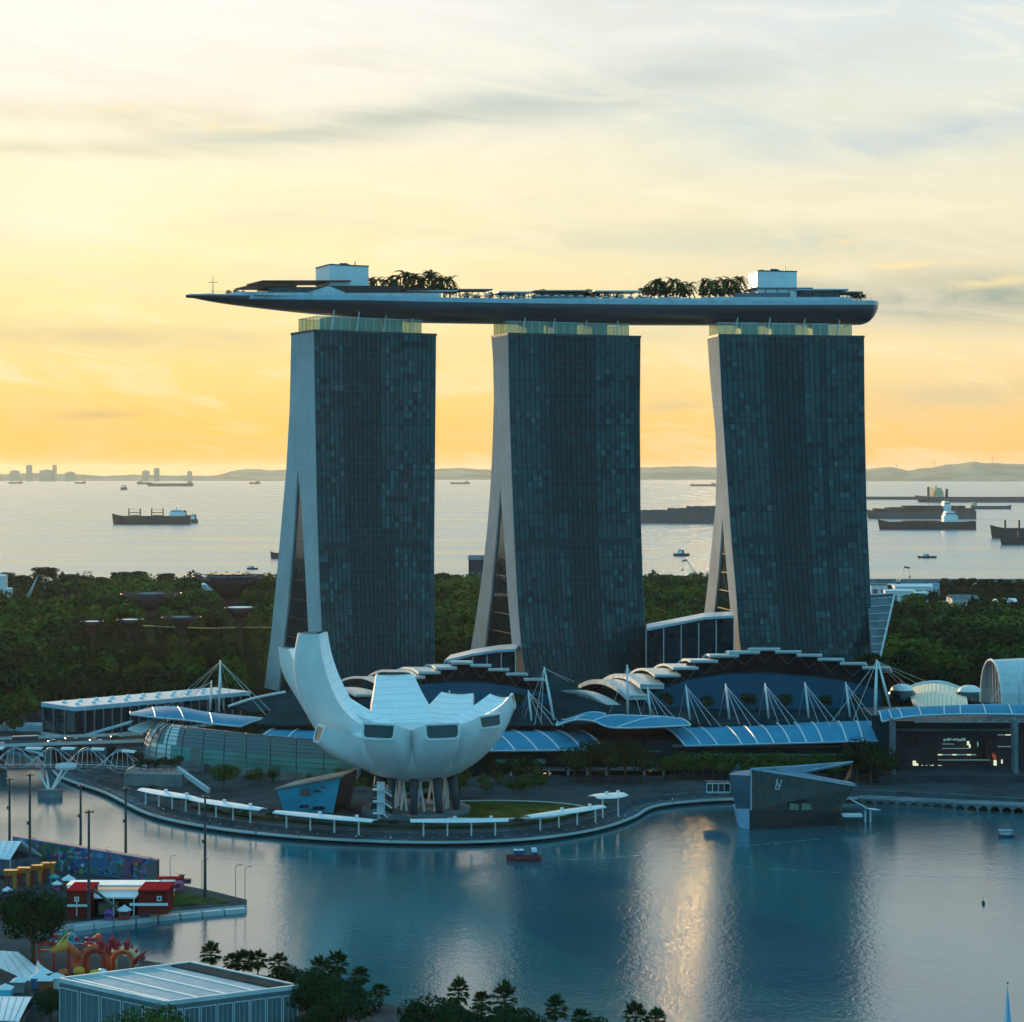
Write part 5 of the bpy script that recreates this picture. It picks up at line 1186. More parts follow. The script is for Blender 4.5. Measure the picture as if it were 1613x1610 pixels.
for px, w, yt, lab in [(45, 8, 733, 'taller far tower block on the left horizon'), (85, 5, 733, 'slim far tower block right of the tallest pair on the left horizon'), (73, 22, 741, 'wide low far block on the left horizon'), (22, 14, 742, 'low far block at the left edge of the horizon'), (110, 14, 744, 'low far block right of the slim tower on the horizon'), (229, 11, 742, 'squat far block left of the stepped one on the horizon'), (246, 8, 738, 'stepped far tower block in the middle of the left horizon'), (298, 7, 743, 'small far block near the left hill')]:
    Y = 22200; a, b = P(px - w / 2, yt, Y), P(px + w / 2, yt, Y); root = thing('far_block', lab, 'building', (a.x, Y, 0)); m = MB()
    m.hexa([(a.x, Y, -1), (b.x, Y, -1), (b.x, Y + 60, -1), (a.x, Y + 60, -1), (a.x, Y, a.z), (b.x, Y, a.z), (b.x, Y + 60, a.z), (a.x, Y + 60, a.z)]); m.build('wall', far_b, root)
    m = MB(); m.box(((a.x + b.x) / 2, Y + 30, a.z + 4), ((b.x - a.x) * .5, 30, 8)); m.build('roof_plant', far_b, root)
for px, yt in [(1412, 727), (1472, 722), (1564, 715)]:
    p = P(px, yt, 26000); root = thing('radio_mast', 'thin far radio mast on the ' + {1412: 'left', 1472: 'middle', 1564: 'highest'}[px] + ' right hill', 'mast', (p.x, p.y, 60)); m = MB(); m.cyl((p.x, p.y, 60), p, 5, 2, 5); m.build('pole', far_b, root)
    m = MB(); m.box((p.x, p.y, p.z * .8), (26, 8, 8)); m.build('antenna', far_b, root)
# ------------------------------------------------------------------ ships at anchor
hulls = dict(dark=mat('ship_hull_dark', (.030, .026, .026), .6, var=.3, vscale=.05), rust=mat('ship_hull_red', (.16, .035, .02), .6, var=.3, vscale=.05), grey=mat('ship_hull_grey', (.07, .075, .08), .6), deckr=mat('ship_deck', (.18, .075, .045), .7, var=.3, vscale=.05))
def ship(x0, x1, yw, yd, label, kind, bow=-1, hull='dark', house=None, extra=None):
    Y = F * H / (yw - HY); L = (x1 - x0) * Y / F; X0 = (x0 - CX) * Y / F; k = Y / F; hd = (yw - yd) * k; Bm = L * .08
    root = thing('cargo_ship' if kind != 'tug' else 'small_vessel', label, 'ship' if kind != 'tug' else 'boat', (X0 + L / 2, Y, 0), group='ships at anchor on the sea' if kind != 'tug' else 'small boats out on the sea')
    st = [(0, 0, .02), (.03, .5, .35), (.08, .8, .7), (.15, .95, .95), (.5, 1, 1), (.9, 1, .95), (.97, .8, .8), (1, .6, .7)]
    if bow > 0: st = [(1 - a, b, c_) for a, b, c_ in st[::-1]]
    m = MB(); secs = []
    for f, wt, wb in st:
        xb = f; dist = f if bow < 0 else 1 - f; sheer = hd * (1.35 if dist < .02 else 1.22 if dist < .06 else 1.05 if dist < .12 else 1.0 + (.10 if dist > .93 else 0))
        rake = -L * .022 * (1 if dist < .04 else 0) * (1 if bow < 0 else -1)
        x = X0 + L * f
        secs.append([(x, Y - Bm * wb, -1), (x + rake * .5, Y - Bm * (wt * .5 + wb * .5), hd * .35), (x + rake, Y - Bm * wt, sheer), (x + rake, Y + Bm * wt, sheer), (x + rake * .5, Y + Bm * (wt * .5 + wb * .5), hd * .35), (x, Y + Bm * wb, -1)])
    m.grid(secs); m.grid([[s[2] for s in secs], [s[3] for s in secs]], 1); m.add(secs[0], [tuple(range(6))]); m.add(secs[-1], [tuple(range(6))]); m.build('hull', [hulls[hull], hulls['deckr']], root)
    if house:
        a, b, yt = house; xa, xb = (a - CX) * k, (b - CX) * k; zt = (yw - yt) * k; m = MB(); w = xb - xa
        for s, (f0, f1, z0, z1) in enumerate(((0, 1, .95, .55), (.08, .85, .55, .78), (.15, .75, .78, .92))):
            z0_ = hd * .98 if s == 0 else hd + (zt - hd) * z0; z1_ = hd + (zt - hd) * z1
            m.hexa([(xa + w * f0, Y - Bm * .8, z0_), (xa + w * f1, Y - Bm * .8, z0_), (xa + w * f1, Y + Bm * .8, z0_), (xa + w * f0, Y + Bm * .8, z0_), (xa + w * f0, Y - Bm * .8, z1_), (xa + w * f1, Y - Bm * .8, z1_), (xa + w * f1, Y + Bm * .8, z1_), (xa + w * f0, Y + Bm * .8, z1_)])
        hs = m.build('deckhouse', M['white'] if kind != 'far' else far_b, root)
        m = MB(); m.hexa([(xa + w * .8, Y - 4, hd), (xa + w * 1.05, Y - 4, hd), (xa + w * 1.05, Y + 4, hd), (xa + w * .8, Y + 4, hd), (xa + w * .85, Y - 3, zt * .92), (xa + w * 1.0, Y - 3, zt * .92), (xa + w * 1.0, Y + 3, zt * .92), (xa + w * .85, Y + 3, zt * .92)]); m.build('funnel', hulls['rust' if kind == 'gate' else 'grey'], root)
        m = MB(); m.bar((xa + w * .4, Y, hd + (zt - hd) * .9), (xa + w * .4, Y, zt * 1.12), L * .004 + .4); m.build('mast', M['darksteel'], root)
        if kind not in ('far',):
            m = MB(); zz = hd + (zt - hd) * .72
            m.bar((xa + w * .1, Y - Bm * .82, zz), (xa + w * .83, Y - Bm * .82, zz), .4, (zt - hd) * .08); m.build('bridge_window', M['darkglass'], hs)
    for e in (extra or []):
        if e[0] == 'gate':
            _, a, b, yt = e; xa, xb = (a - CX) * k, (b - CX) * k; zt = (yw - yt) * k
            for x in (xa, xb): m = MB(); m.bar((x, Y, hd), (x, Y, zt), 2.2); m.build('crane_post', M['darksteel'], root)
            m = MB(); m.bar((xa, Y, hd + (zt - hd) * .45), (xb, Y, hd + (zt - hd) * .45), 1.6); m.bar((xa, Y, zt * .98), (xb, Y, hd + (zt - hd) * .8), .5); m.build('derrick', M['darksteel'], root)
            m = MB(); m.box(((xa + xb) / 2, Y, hd + 1), ((xb - xa) * .7, Bm * 1.2, 2)); m.build('hatch_cover', hulls['deckr'], root)
        if e[0] == 'boxes':
            _, a, b, yt, mt = e; xa, xb = (a - CX) * k, (b - CX) * k; zt = (yw - yt) * k; n = max(1, int((b - a) / 6)); m = MB()
            for i in range(n):
                hh = zt - hd - rt.choice([0, 0, 0, .8]); w = (xb - xa) / n; m.box((xa + w * (i + .5), Y, hd + hh / 2), (w * .94, Bm * 1.9, hh))
            m.build('container_stack', mt, root)
        if e[0] == 'post':
            _, a, yt, w_ = e; x = (a - CX) * k; m = MB(); m.bar((x, Y, hd), (x, Y, (yw - yt) * k), w_ * k); m.build('crane_post', M['darksteel'], root)
    return root
boxm = mat('container_mix', (.10, .07, .065), .7, var=.4, vscale=.03); 
ship(179, 300, 826, 813, 'dark bulk carrier with two goalpost cranes and a white deckhouse, left of the towers', 'gate', -1, 'dark', (268, 293, 802), [('gate', 203, 221, 801), ('gate', 239, 257, 801)])
ship(298, 312, 824, 818, 'small white supply boat close behind the stern of the bulk carrier', 'tug', -1, 'grey', (300, 309, 809))
ship(1386, 1536, 834, 822, 'dark tanker with a white deckhouse and reddish deck, right of the right tower', 'tank', -1, 'dark', (1485, 1507, 804), [('boxes', 1422, 1480, 820, hulls['deckr'])])
ship(1368, 1536, 817, 806, 'long container ship with brown stacks, behind the dark tanker', 'box', -1, 'grey', (1484, 1496, 788), [('boxes', 1376, 1393, 801, boxm), ('boxes', 1395, 1420, 799, boxm), ('boxes', 1422, 1482, 796.5, boxm), ('boxes', 1498, 1518, 796.5, boxm), ('boxes', 1519, 1533, 800, boxm)])
ship(985, 1150, 824, 813, 'long grey laden ship between the middle and right towers', 'box', -1, 'grey', None, [('boxes', 992, 1050, 803, hulls['grey']), ('boxes', 1050, 1080, 800, hulls['grey']), ('boxes', 1080, 1140, 797, hulls['grey'])])
ship(1563, 1720, 848, 832, 'dark cargo ship with two crane posts, cut by the right edge of the photo', 'tank', -1, 'dark', None, [('post', 1583, 819, 3), ('post', 1605, 819, 3), ('gate', 1640, 1660, 820)])
ship(1578, 1750, 858, 846, 'nearer dark hull overlapping the ship at the right edge of the photo', 'tank', -1, 'dark', None, [('post', 1604, 836, 1.5)])
ship(1528, 1592, 802, 797, 'distant low ship right of the container ship', 'far', 1, 'grey', (1530, 1538, 790))
ship(1448, 1760, 791, 783, 'very long far grey ship with pale structures, on the right horizon', 'far', -1, 'grey', (1469, 1482, 767), [('post', 1462, 767, 4), ('post', 1491, 770, 4)])
ship(1330, 1450, 787, 782.5, 'far low barge line left of the longest grey ship', 'far', -1, 'grey', None, [])
ship(233, 304, 766, 761.5, 'long faint ship far out in the middle of the left sea', 'far', -1, 'grey', (296, 302, 758))
ship(216, 240, 763, 760, 'short faint ship just left of the long faint one', 'far', -1, 'grey', (218, 224, 757))
ship(190, 200, 772, 768, 'tiny crane vessel below the faint ships on the left', 'tug', -1, 'grey', (191, 198, 764))
ship(118, 135, 762, 759.8, 'tiny faint ship under the left horizon tower blocks', 'far', 1, 'grey', (130, 134, 757.5))
ship(14, 36, 762, 759.8, 'tiny faint ship at the far left of the sea', 'far', -1, 'grey', (30, 34, 757.5))
ship(393, 410, 762.5, 759.8, 'tiny faint ship just left of the left tower', 'far', 1, 'grey', (403, 408, 757.5))
ship(710, 740, 762.5, 760, 'faint ship in the gap between left and middle towers', 'far', -1, 'grey', (732, 737, 757.5))
ship(1088, 1130, 766, 763, 'faint low ship in the gap left of the right tower', 'far', -1, 'grey', (1120, 1126, 760))
ship(1061, 1086, 876, 872, 'dark tug boat in the gap between the middle and right towers', 'tug', -1, 'dark', (1066, 1077, 865))
ship(1446, 1475, 879, 876, 'low dark launch on the sea right of the right tower', 'tug', -1, 'dark', (1452, 1462, 872))
ship(389, 406, 897, 894.5, 'small dark launch close to shore by the largest funnel tower', 'tug', -1, 'dark', (391, 399, 891.5))
ship(427, 480, 880, 871, 'dark ship bow sticking out left of the left tower', 'tank', -1, 'dark', None)
# breakwater and port on the right
m = MB(); a, b = G2(1366, 1985), G2(1760, 1985); m.box(((a[0] + b[0]) / 2, 1985, 1.5), (b[0] - a[0], 10, 4)); tag(m.build('breakwater', M['concdark'], origin=((a[0] + b[0]) / 2, 1985, 0)), 'long dark breakwater along the shore right of the right tower', 'breakwater')
def shed(px0, px1, yt, yb, Y, label, wall, roofm, dp=20, cat='shed', grp='port sheds on the right', side=1):
    a, b = P(px0, yt, Y), P(px1, yb, Y); root = thing('port_shed', label, cat, (a.x, Y, 3), group=grp); zb = max(3, b.z) if b.z > 0 else 3; zb = 2.5
    m = MB(); m.hexa([(a.x, Y, zb), (b.x, Y, zb), (b.x, Y + dp, zb), (a.x, Y + dp, zb), (a.x, Y, a.z), (b.x, Y, a.z), (b.x, Y + dp, a.z), (a.x, Y + dp, a.z)]); m.build('wall', wall, root)
    m = MB(); w = b.x - a.x; m.add([(a.x - .5, Y - .5, a.z), (b.x + .5, Y - .5, a.z), (b.x + .5, Y + dp + .5, a.z), (a.x - .5, Y + dp + .5, a.z), (a.x - .5, Y + dp * .5, a.z + dp * .12), (b.x + .5, Y + dp * .5, a.z + dp * .12)], [(0, 1, 5, 4), (4, 5, 2, 3), (0, 4, 3), (1, 2, 5)]); m.build('roof', roofm, root)
    n = max(2, int(w / 8))
    for k in range(n): m = MB(); x = a.x + w * (k + .5) / n; m.add([(x - w / n * .3, Y - .15, 3.2), (x + w / n * .3, Y - .15, 3.2), (x + w / n * .3, Y - .15, 3 + (a.z - 3) * .6), (x - w / n * .3, Y - .15, 3 + (a.z - 3) * .6)], [(0, 1, 2, 3)]); m.build('door', M['concdark'], root)
    return root
wh = M['white']; bl = mat('blue_cladding', (.04, .16, .34), .5); gw = mat('grey_white_wall', (.48, .47, .46), .6); gr = mat('dark_grey_wall', (.05, .06, .07), .7)
shed(1500, 1531, 943, 968, 1480, 'large plain pale warehouse beyond the right wood', gw, M['concdark']); shed(1531.5, 1543, 944, 967, 1482, 'dark grey end block against the large pale warehouse', gr, M['concdark'])
shed(1572, 1584, 950, 968, 1470, 'grey warehouse left of the blue one near the right edge', gr, wh); shed(1585, 1604, 949, 975, 1472, 'white warehouse beside the blue one near the right edge', gw, wh); shed(1594, 1609, 957, 976, 1462, 'small bright blue warehouse near the right edge', bl, bl); shed(1609, 1625, 963, 977, 1460, 'small rust red shed at the right edge', mat('rust_wall', (.22, .05, .03), .7), wh)
shed(1410, 1470, 924, 932, 1720, 'long white port shed on the shore', wh, wh, 14); shed(1395, 1440, 931, 937, 1650, 'low white shed left of the long port shed', wh, wh, 10); shed(1372, 1398, 922, 930, 1740, 'white shed just right of the right tower', wh, M['concdark'], 10); shed(1442, 1462, 934, 939, 1640, 'small white shed below the long port shed', wh, wh, 8)
shed(1488, 1499, 949, 956, 1500, 'small blue shed left of the large pale warehouse', bl, bl, 8); shed(1544, 1566, 956, 968, 1470, 'pale yellow low shed between the large warehouses', mat('yellow_wall', (.42, .40, .22), .7), wh, 10)
shed(1469, 1480, 921, 934, 1730, 'short blue and white shed at the right end of the long port shed', M['deckwhite'], bl, 10)
shed(120, 142, 941, 948, 1640, 'leftmost small white shed behind the left wood', wh, wh, 10, grp='white sheds behind the left wood'); shed(150, 172, 940, 952, 1620, 'white shed left of the second funnel tower', M['deckwhite'], wh, 12, grp='white sheds behind the left wood'); shed(174, 216, 941, 950, 1625, 'long white shed left of the second funnel tower', wh, wh, 12, grp='white sheds behind the left wood'); shed(252, 284, 939, 950, 1640, 'white shed right of the second funnel tower', M['deckwhite'], M['concrete'], 12, grp='white sheds behind the left wood')
shed(-10, 6, 908, 925, 1560, 'white block at the far left edge behind the trees', wh, wh, 12, grp='white sheds behind the left wood'); shed(10, 16, 928, 940, 1540, 'small white hut at the far left edge', wh, wh, 8, grp='white sheds behind the left wood'); shed(52, 76, 952, 958, 1500, 'low pale roofed hut left of the leftmost funnel tower', M['concrete'], M['deckwhite'], 8, grp='white sheds behind the left wood'); shed(318, 336, 921, 932, 1600, 'white shed behind the largest funnel tower', wh, wh, 10, grp='white sheds behind the left wood')
shed(738, 762, 882, 912, 1800, 'plain dark square block on the shore in the left tower gap', mat('slate_block', (.055, .065, .075), .7), M['concdark'], 30, 'building', None)
shed(1424, 1446, 1066, 1070, 1010, 'pale roof strip among the trees right of the towers', M['steel'], M['deckwhite'], 10)
# cranes
def crane(px, yb, xt, yt, Y, label):
    b, t = P(px, yb, Y), P(xt, yt, Y); root = thing('lattice_crane', label, 'crane', tuple(b)); m = MB(); n_ = Vector((0, 1.2, 0)); s = Vector(((t - b).z, 0, -(t - b).x)).normalized() * 1.4
    m.bar(b - s, t, .5); m.bar(b + s, t, .5)
    for k in range(9): q0, q1 = b.lerp(t, k / 9), b.lerp(t, (k + 1) / 9); w0, w1 = s * (1 - k / 9), s * (1 - (k + 1) / 9); m.bar(q0 - w0, q1 + w1, .3)
    m.build('jib', M['steel'], root); e = t + Vector((5, 0, -1)) if xt > px else t - Vector((4, 0, 1)); m = MB(); m.bar(t, e, .9, 1.5); m.build('jib_head', M['darksteel'], root)
    m = MB(); m.bar(e, e - Vector((0, 0, 7)), .15); m.build('cable', M['darksteel'], root); m = MB(); m.box(e - Vector((0, 0, 8)), (1.4, 1.4, 2)); m.build('hook_block', M['darksteel'], root)
    m = MB(); m.box((b.x, b.y, (b.z + 3) / 2), (3.5, 3.5, max(2, b.z - 3))); m.build('cab', M['concdark'], root); return root
crane(1099, 912, 1082, 882, 1790, 'pale lattice crane leaning left in the gap by the right tower'); crane(1414, 916, 1424, 893, 1800, 'lattice crane leaning right on the breakwater'); crane(34, 962, 60, 906, 1500, 'long pale crane jib above the trees at far left')
# ------------------------------------------------------------------ long flat hall on the left
LH = thing('exhibition_hall', 'long flat-roofed hall with dark glass walls and round rooflights, left of the petal museum', 'hall', tuple(XZ(120, 802, 3)))
z0, z1 = 3, 14.2
A, B, C_ = XZ(120, 802, 0), XZ(68, 818, 0), XZ(392, 858, 0); D = B + (C_ - A)
m = MB(); q = [A, C_, D, B]; m.hexa([Vector((p.x, p.y, z0)) for p in q] + [Vector((p.x, p.y, z1)) for p in q]); m.build('glass_wall', M['darkglass'], LH)
cen = (A + B + C_ + D) / 4; q2 = [cen + (p - cen) * 1.02 for p in q]; m = MB(); m.hexa([Vector((p.x, p.y, z1)) for p in q2] + [Vector((p.x, p.y, z1 + 1.7)) for p in q2]); rf = m.build('roof', M['hulllip'], LH)
m = MB(); m.hexa([Vector((p.x, p.y, z0)) for p in q2] + [Vector((p.x, p.y, z0 + 1)) for p in q2]); m.build('plinth', M['concrete'], LH)
for k in range(20):
    p = A.lerp(C_, k / 20); m = MB(); m.bar(Vector((p.x, p.y - .4, z0)), Vector((p.x, p.y - .4, z1)), .6); m.build('column', M['concdark'], LH)
for k in range(4):
    p = A.lerp(B, k / 3); m = MB(); m.bar(Vector((p.x, p.y - .4, z0)), Vector((p.x, p.y - .4, z1)), .6); m.build('column', M['concdark'], LH)
for k in range(10):
    for s in (.3, .7):
        p = A.lerp(C_, .06 + .09 * k).lerp(B.lerp(D, .06 + .09 * k), s); m = MB(); m.lathe([(.9, 0), (.9, .8), (.01, 1.2)], (p.x, p.y, z1 + 1.7), 10); m.build('rooflight', M['white'], rf)
m = MB(); a, b = P(125, 1160, 795), P(205, 1137, 790); m.sheet([[a, b], [a + Vector((0, 5, 0)), b + Vector((0, 5, 0))]], .8); tag(m.build('covered_ramp', M['hulllip'], origin=tuple(a)), 'sloping pale covered ramp in front of the long flat hall', 'ramp')
m = MB(); a, b = P(-40, 1141, 830), P(67, 1143, 826); m.hexa([a - Vector((0, 0, 3)), b - Vector((0, 0, 3)), b + Vector((0, 10, -3)), a + Vector((0, 10, -3)), a, b, b + Vector((0, 10, 0)), a + Vector((0, 10, 0))]); tag(m.build('road_viaduct', M['hulllip'], origin=tuple(a)), 'pale road viaduct entering behind the long flat hall from the left', 'viaduct')
# low dark roofs behind the museum left side
m = MB(); root = thing('low_roof', 'low dark sloping roof with a bright tip, between the left mast and the museum', 'roof', tuple(P(400, 1115, 800)))
pts = [P(360, 1113, 800), P(400, 1102, 800), P(450, 1092, 805), P(480, 1088, 810)]; m.sheet([pts, [P(395, 1119, 775), P(420, 1120, 775), P(455, 1121, 775), P(490, 1122, 775)]], .8); m.build('roof_sheet', lev, root)
m = MB(); m.tube(smooth([P(360, 1113, 799), P(400, 1100, 799), P(450, 1090, 799)], 5), .6, 6); m.build('edge_beam', M['steel'], root)
# ------------------------------------------------------------------ helix footbridge
HB = thing('helix_footbridge', 'double-helix steel footbridge crossing the water at the left edge', 'footbridge', tuple(P(80, 1215, 680)))
axis = smooth([P(-120, 1196, 668), P(-20, 1196, 676), P(80, 1196, 684), P(160, 1197, 692), P(232, 1203, 698)], 30); N_ = len(axis) - 1
lens = [0]
for a, b in zip(axis[:-1], axis[1:]): lens.append(lens[-1] + (b - a).length)
for hnd in (1, -1):
    for ph in range(2):
        m = MB(); pts = []
        for p, l in zip(axis, lens):
            a = hnd * l / 12.0 * math.pi + math.pi * ph; r = (3.9 if hnd > 0 else 3.4) * min(1, (lens[-1] - l) / 14 + .35)
            pts.append(p + Vector((0, math.cos(a) * r, math.sin(a) * r)))
        m.tube(pts, .13 if hnd > 0 else .10, 5); m.build('helix_tube', M['hulllip'], HB)
for k in range(0, N_, 3):
    p = axis[k]; a = lens[k] / 12.0 * math.pi; r = 3.8 * min(1, (lens[-1] - lens[k]) / 14 + .35); m = MB(); m.bar(p + Vector((0, math.cos(a) * r, math.sin(a) * r)), p - Vector((0, math.cos(a) * r, math.sin(a) * r)), .12); m.build('strut', M['steel'], HB)
m = MB(); m.sheet([[p + Vector((0, -2.2, -2.6)) for p in axis], [p + Vector((0, 2.2, -2.6)) for p in axis]], .6); m.build('deck', M['deck'], HB)
m = MB(); m.tube([p + Vector((0, -2.3, -1.4)) for p in axis[::4]], .09, 4); m.build('handrail', M['steel'], HB)
for k in range(12, N_ - 10, 18):
    m = MB(); seg = axis[k:k + 9]; m.sheet([[p + Vector((0, y_, 3.6 + .5 * (1 - (y_ / 2.2) ** 2))) for p in seg] for y_ in (-2.2, -1, 0, 1, 2.2)], .12); m.build('canopy_panel', M['deckwhite'], HB)
PB = thing('bridge_pier', 'boat-shaped concrete pier with raking steel legs under the helix footbridge', 'pier', tuple(G(80, 1256, 0))); c0 = G(79, 1256, 0)
m = MB(); n = 14; ring = [(c0.x + math.cos(2 * math.pi * k / n) * 4.2, c0.y + math.sin(2 * math.pi * k / n) * 2.2) for k in range(n)]; m.prism(ring, -1, 2.6); m.build('footing', M['concdark'], PB)
for dx_, dy_ in ((-5.5, -1), (3.5, 1), (5.8, -1), (-3, 2)):
    m = MB(); m.cyl(c0 + Vector((dx_ * .12, 0, 2.5)), c0 + Vector((dx_, dy_ + 4, 9.6)), .35, n=7); m.build('raking_leg', M['steel'], PB)
# side viewing pod
m = MB(); m.lathe([(3.2, 0), (3.6, .8), (3.4, 1.6)], P(104, 1211, 678), 16); m.prism([(P(104, 1211, 678).x + math.cos(k * .4) * 3.2, 678 + math.sin(k * .4) * 3.2) for k in range(15)], P(104, 1211, 678).z, P(104, 1211, 678).z + .3); m.build('viewing_pod', M['steel'], HB)
# road bridge behind, with traffic
RB = thing('road_bridge', 'dark road bridge running behind the helix footbridge', 'bridge', tuple(XZ(60, 735, 9)))
ra, rb = XZ(-120, 728, 9.2), XZ(232, 748, 9.2); n_ = Vector((-(rb - ra).y, (rb - ra).x, 0)).normalized() * 20; m = MB(); m.sheet([[ra, rb], [ra + n_, rb + n_]], 1.5); m.build('deck', M['asphalt'], RB)
for s in (0, 1): m = MB(); o = n_ * s; m.bar(ra + o + Vector((0, 0, .5)), rb + o + Vector((0, 0, .5)), .4, 1.1); m.build('parapet', M['concrete'], RB)
for k in range(4): m = MB(); p = ra.lerp(rb, (k + .3) / 4) + n_ * .5; m.hexa([(p.x - 1, p.y - 8, -1), (p.x + 1, p.y - 8, -1), (p.x + 1, p.y + 8, -1), (p.x - 1, p.y + 8, -1), (p.x - 1.5, p.y - 9, 7.7), (p.x + 1.5, p.y - 9, 7.7), (p.x + 1.5, p.y + 9, 7.7), (p.x - 1.5, p.y + 9, 7.7)]); m.build('pier', M['concdark'], RB)
def vehicle(px, lane, paint, label, L=4.5, hgt=1.45, bus=False):
    p = ra.lerp(rb, (px + 120) / 352) + n_ * lane; ang = math.atan2((rb - ra).y, (rb - ra).x); root = thing('city_bus' if bus else 'road_car', label, 'bus' if bus else 'car', (p.x, p.y, 9.2), ang, 'vehicles crossing the road bridge', local=True)
    m = MB(); w = 1.25 if bus else .9; b0 = .35
    if bus: pr = [(-L / 2, b0), (L / 2, b0), (L / 2, hgt * .96), (L / 2 - .3, hgt), (-L / 2, hgt)]
    else: pr = [(-L / 2, b0), (L / 2, b0), (L / 2, .75), (L * .28, .9), (-L * .45, .95), (-L / 2, .8)]
    m.grid([[Vector((x, s, z)) for x, z in pr + pr[:1]] for s in (-w, w)]); m.add([(x, -w, z) for x, z in pr], [tuple(range(len(pr)))[::-1]]); m.add([(x, w, z) for x, z in pr], [tuple(range(len(pr)))]); m.build('body', paint, root)
    m = MB()
    if bus: m.box((0, 0, hgt * .66), (L * .96, 2 * w + .04, hgt * .32))
    else: m.hexa([(-L * .42, -.8, .93), (L * .26, -.8, .9), (L * .26, .8, .9), (-L * .42, .8, .93), (-L * .30, -.66, hgt), (L * .08, -.66, hgt), (L * .08, .66, hgt), (-L * .30, .66, hgt)])
    m.build('window', M['darkglass'], root)
    for x in (-L * .32, L * .32):
        for s in (-1, 1): m = MB(); m.cyl((x, s * w * .98, .35), (x, s * w * .78, .35), .36, n=12); m.build('wheel', M['darksteel'], root)
vehicle(38, .3, mat('bus_paint', (.05, .10, .12), .4), 'dark bus crossing the bridge at the far left', 9.5, 3.0, True)
vehicle(-5, .35, mat('car_white', (.6, .6, .62), .3), 'white car behind the bus at the left edge')
vehicle(84, .25, mat('car_blue', (.05, .10, .30), .3), 'blue car ahead of the bus on the bridge'); vehicle(112, .6, mat('car_grey', (.12, .13, .14), .3), 'grey car in the far lane, middle of the bridge'); vehicle(150, .28, mat('car_silver', (.4, .42, .44), .3), 'silver car near the right end of the bridge'); vehicle(186, .62, mat('car_black', (.015, .015, .018), .3), 'black car in the far lane near the gallery')
# ------------------------------------------------------------------ floating stage and festival, bottom left
FS = smooth([G(x, y, 0) for x, y in [(-200, 1392), (0, 1384), (120, 1390), (262, 1398)]], 3) 
stage = [G(x, y, 0) for x, y in [(-260, 1480), (60, 1472), (118, 1463), (250, 1447), (389, 1434), (389, 1426), (330, 1411), (262, 1398), (120, 1352), (-260, 1330)]]
m = MB(); m.prism([(p.x, p.y) for p in stage], -1, 1.4, 0, 1); struct(m.build('floating_platform', [M['concrete'], M['paving']]))
gp = [G(x, y, 1.4) for x, y in [(272, 1428), (360, 1422), (352, 1419), (268, 1403)]]; m = MB(); m.prism([(p.x, p.y) for p in gp], 1.42, 1.55); struct(m.build('platform_lawn', M['grass']))
m = MB(); ed = [G(x, y, 0) for x, y in [(118, 1465), (180, 1457), (250, 1449), (320, 1442), (389, 1436)]]; root = thing('mooring_pontoon', 'low pale pontoon blocks along the front edge of the floating platform', 'pontoon', tuple(ed[2]))
for a, b in zip(ed[:-1], ed[1:]):
    for k in range(2):
        m = MB(); p, q = a.lerp(b, k / 2), a.lerp(b, k / 2 + .46); m.bar(p + Vector((0, -.8, .5)), q + Vector((0, -.8, .5)), 1.6, 1.3); m.build('pontoon_block', M['concrete'], root)
# painted wall
MW = thing('mural_wall', 'long wall painted with a bright blue, green and pink mural on the floating platform', 'mural wall', tuple(G(150, 1382, 1.4)))
wm = bpy.data.materials.new('mural_paint'); wm.use_nodes = True; t = wm.node_tree; q = NG(t); b_ = t.nodes['Principled BSDF']; tcn = t.nodes.new('ShaderNodeTexCoord'); vec = tcn.outputs['UV']
ux, uy, _u = q.sep(vec)
base = q.ramp(q.m('ADD', ux, q.m('MULTIPLY', q.noise(vec, 4, 3), .06)), [(0, (.01, .06, .18)), (.12, (.02, .05, .16)), (.2, (.02, .10, .06)), (.42, (.01, .10, .06)), (.52, (.01, .10, .30)), (.74, (.02, .16, .26)), (.84, (.20, .06, .14)), (.93, (.22, .08, .16)), (.955, (.12, .13, .14)), (1, (.12, .13, .14))])
sc_ = q.comb(q.m('MULTIPLY', ux, 16), q.m('MULTIPLY', uy, 3), 0.0)
vo = t.nodes.new('ShaderNodeTexVoronoi'); t.links.new(sc_, vo.inputs['Vector']); vo.inputs['Scale'].default_value = 2.2
sepc = t.nodes.new('ShaderNodeSeparateColor'); t.links.new(vo.outputs['Color'], sepc.inputs[0])
c1 = q.ramp(sepc.outputs[0], [(0, (.01, .05, .20)), (.2, (.03, .30, .42)), (.34, (.02, .20, .05)), (.46, (.01, .03, .08)), (.60, (.05, .22, .40)), (.72, (.02, .08, .16)), (.84, (.30, .04, .12)), (.92, (.40, .26, .04)), (.96, (.38, .42, .45))], 'CONSTANT')
mixed = q.mix(q.m('MULTIPLY', q.maprange(q.noise(sc_, 1.2, 4), .42, .6), q.maprange(ux, .95, .94)), base, c1)
t.links.new(mixed, b_.inputs['Base Color']); b_.inputs['Roughness'].default_value = .7
lb, rb_ = P(16, 1380, 555), P(246, 1390, 531); lt, rtp = P(20, 1318, 555), P(246, 1356, 531)
me = bpy.data.meshes.new('painted_face'); me.from_pydata([tuple(Vector(p) - Vector(MW['_o'])) for p in (lb, rb_, rtp, lt)], [], [(0, 1, 2, 3)]); uv = me.uv_layers.new(); 
for l, c_ in zip(uv.data, ((0, 0), (1, 0), (1, 1), (0, 1))): l.uv = c_
me.materials.append(wm); ob = bpy.data.objects.new('painted_face', me); COL.objects.link(ob); ob.parent = MW; ob['_o'] = tuple(MW['_o'])
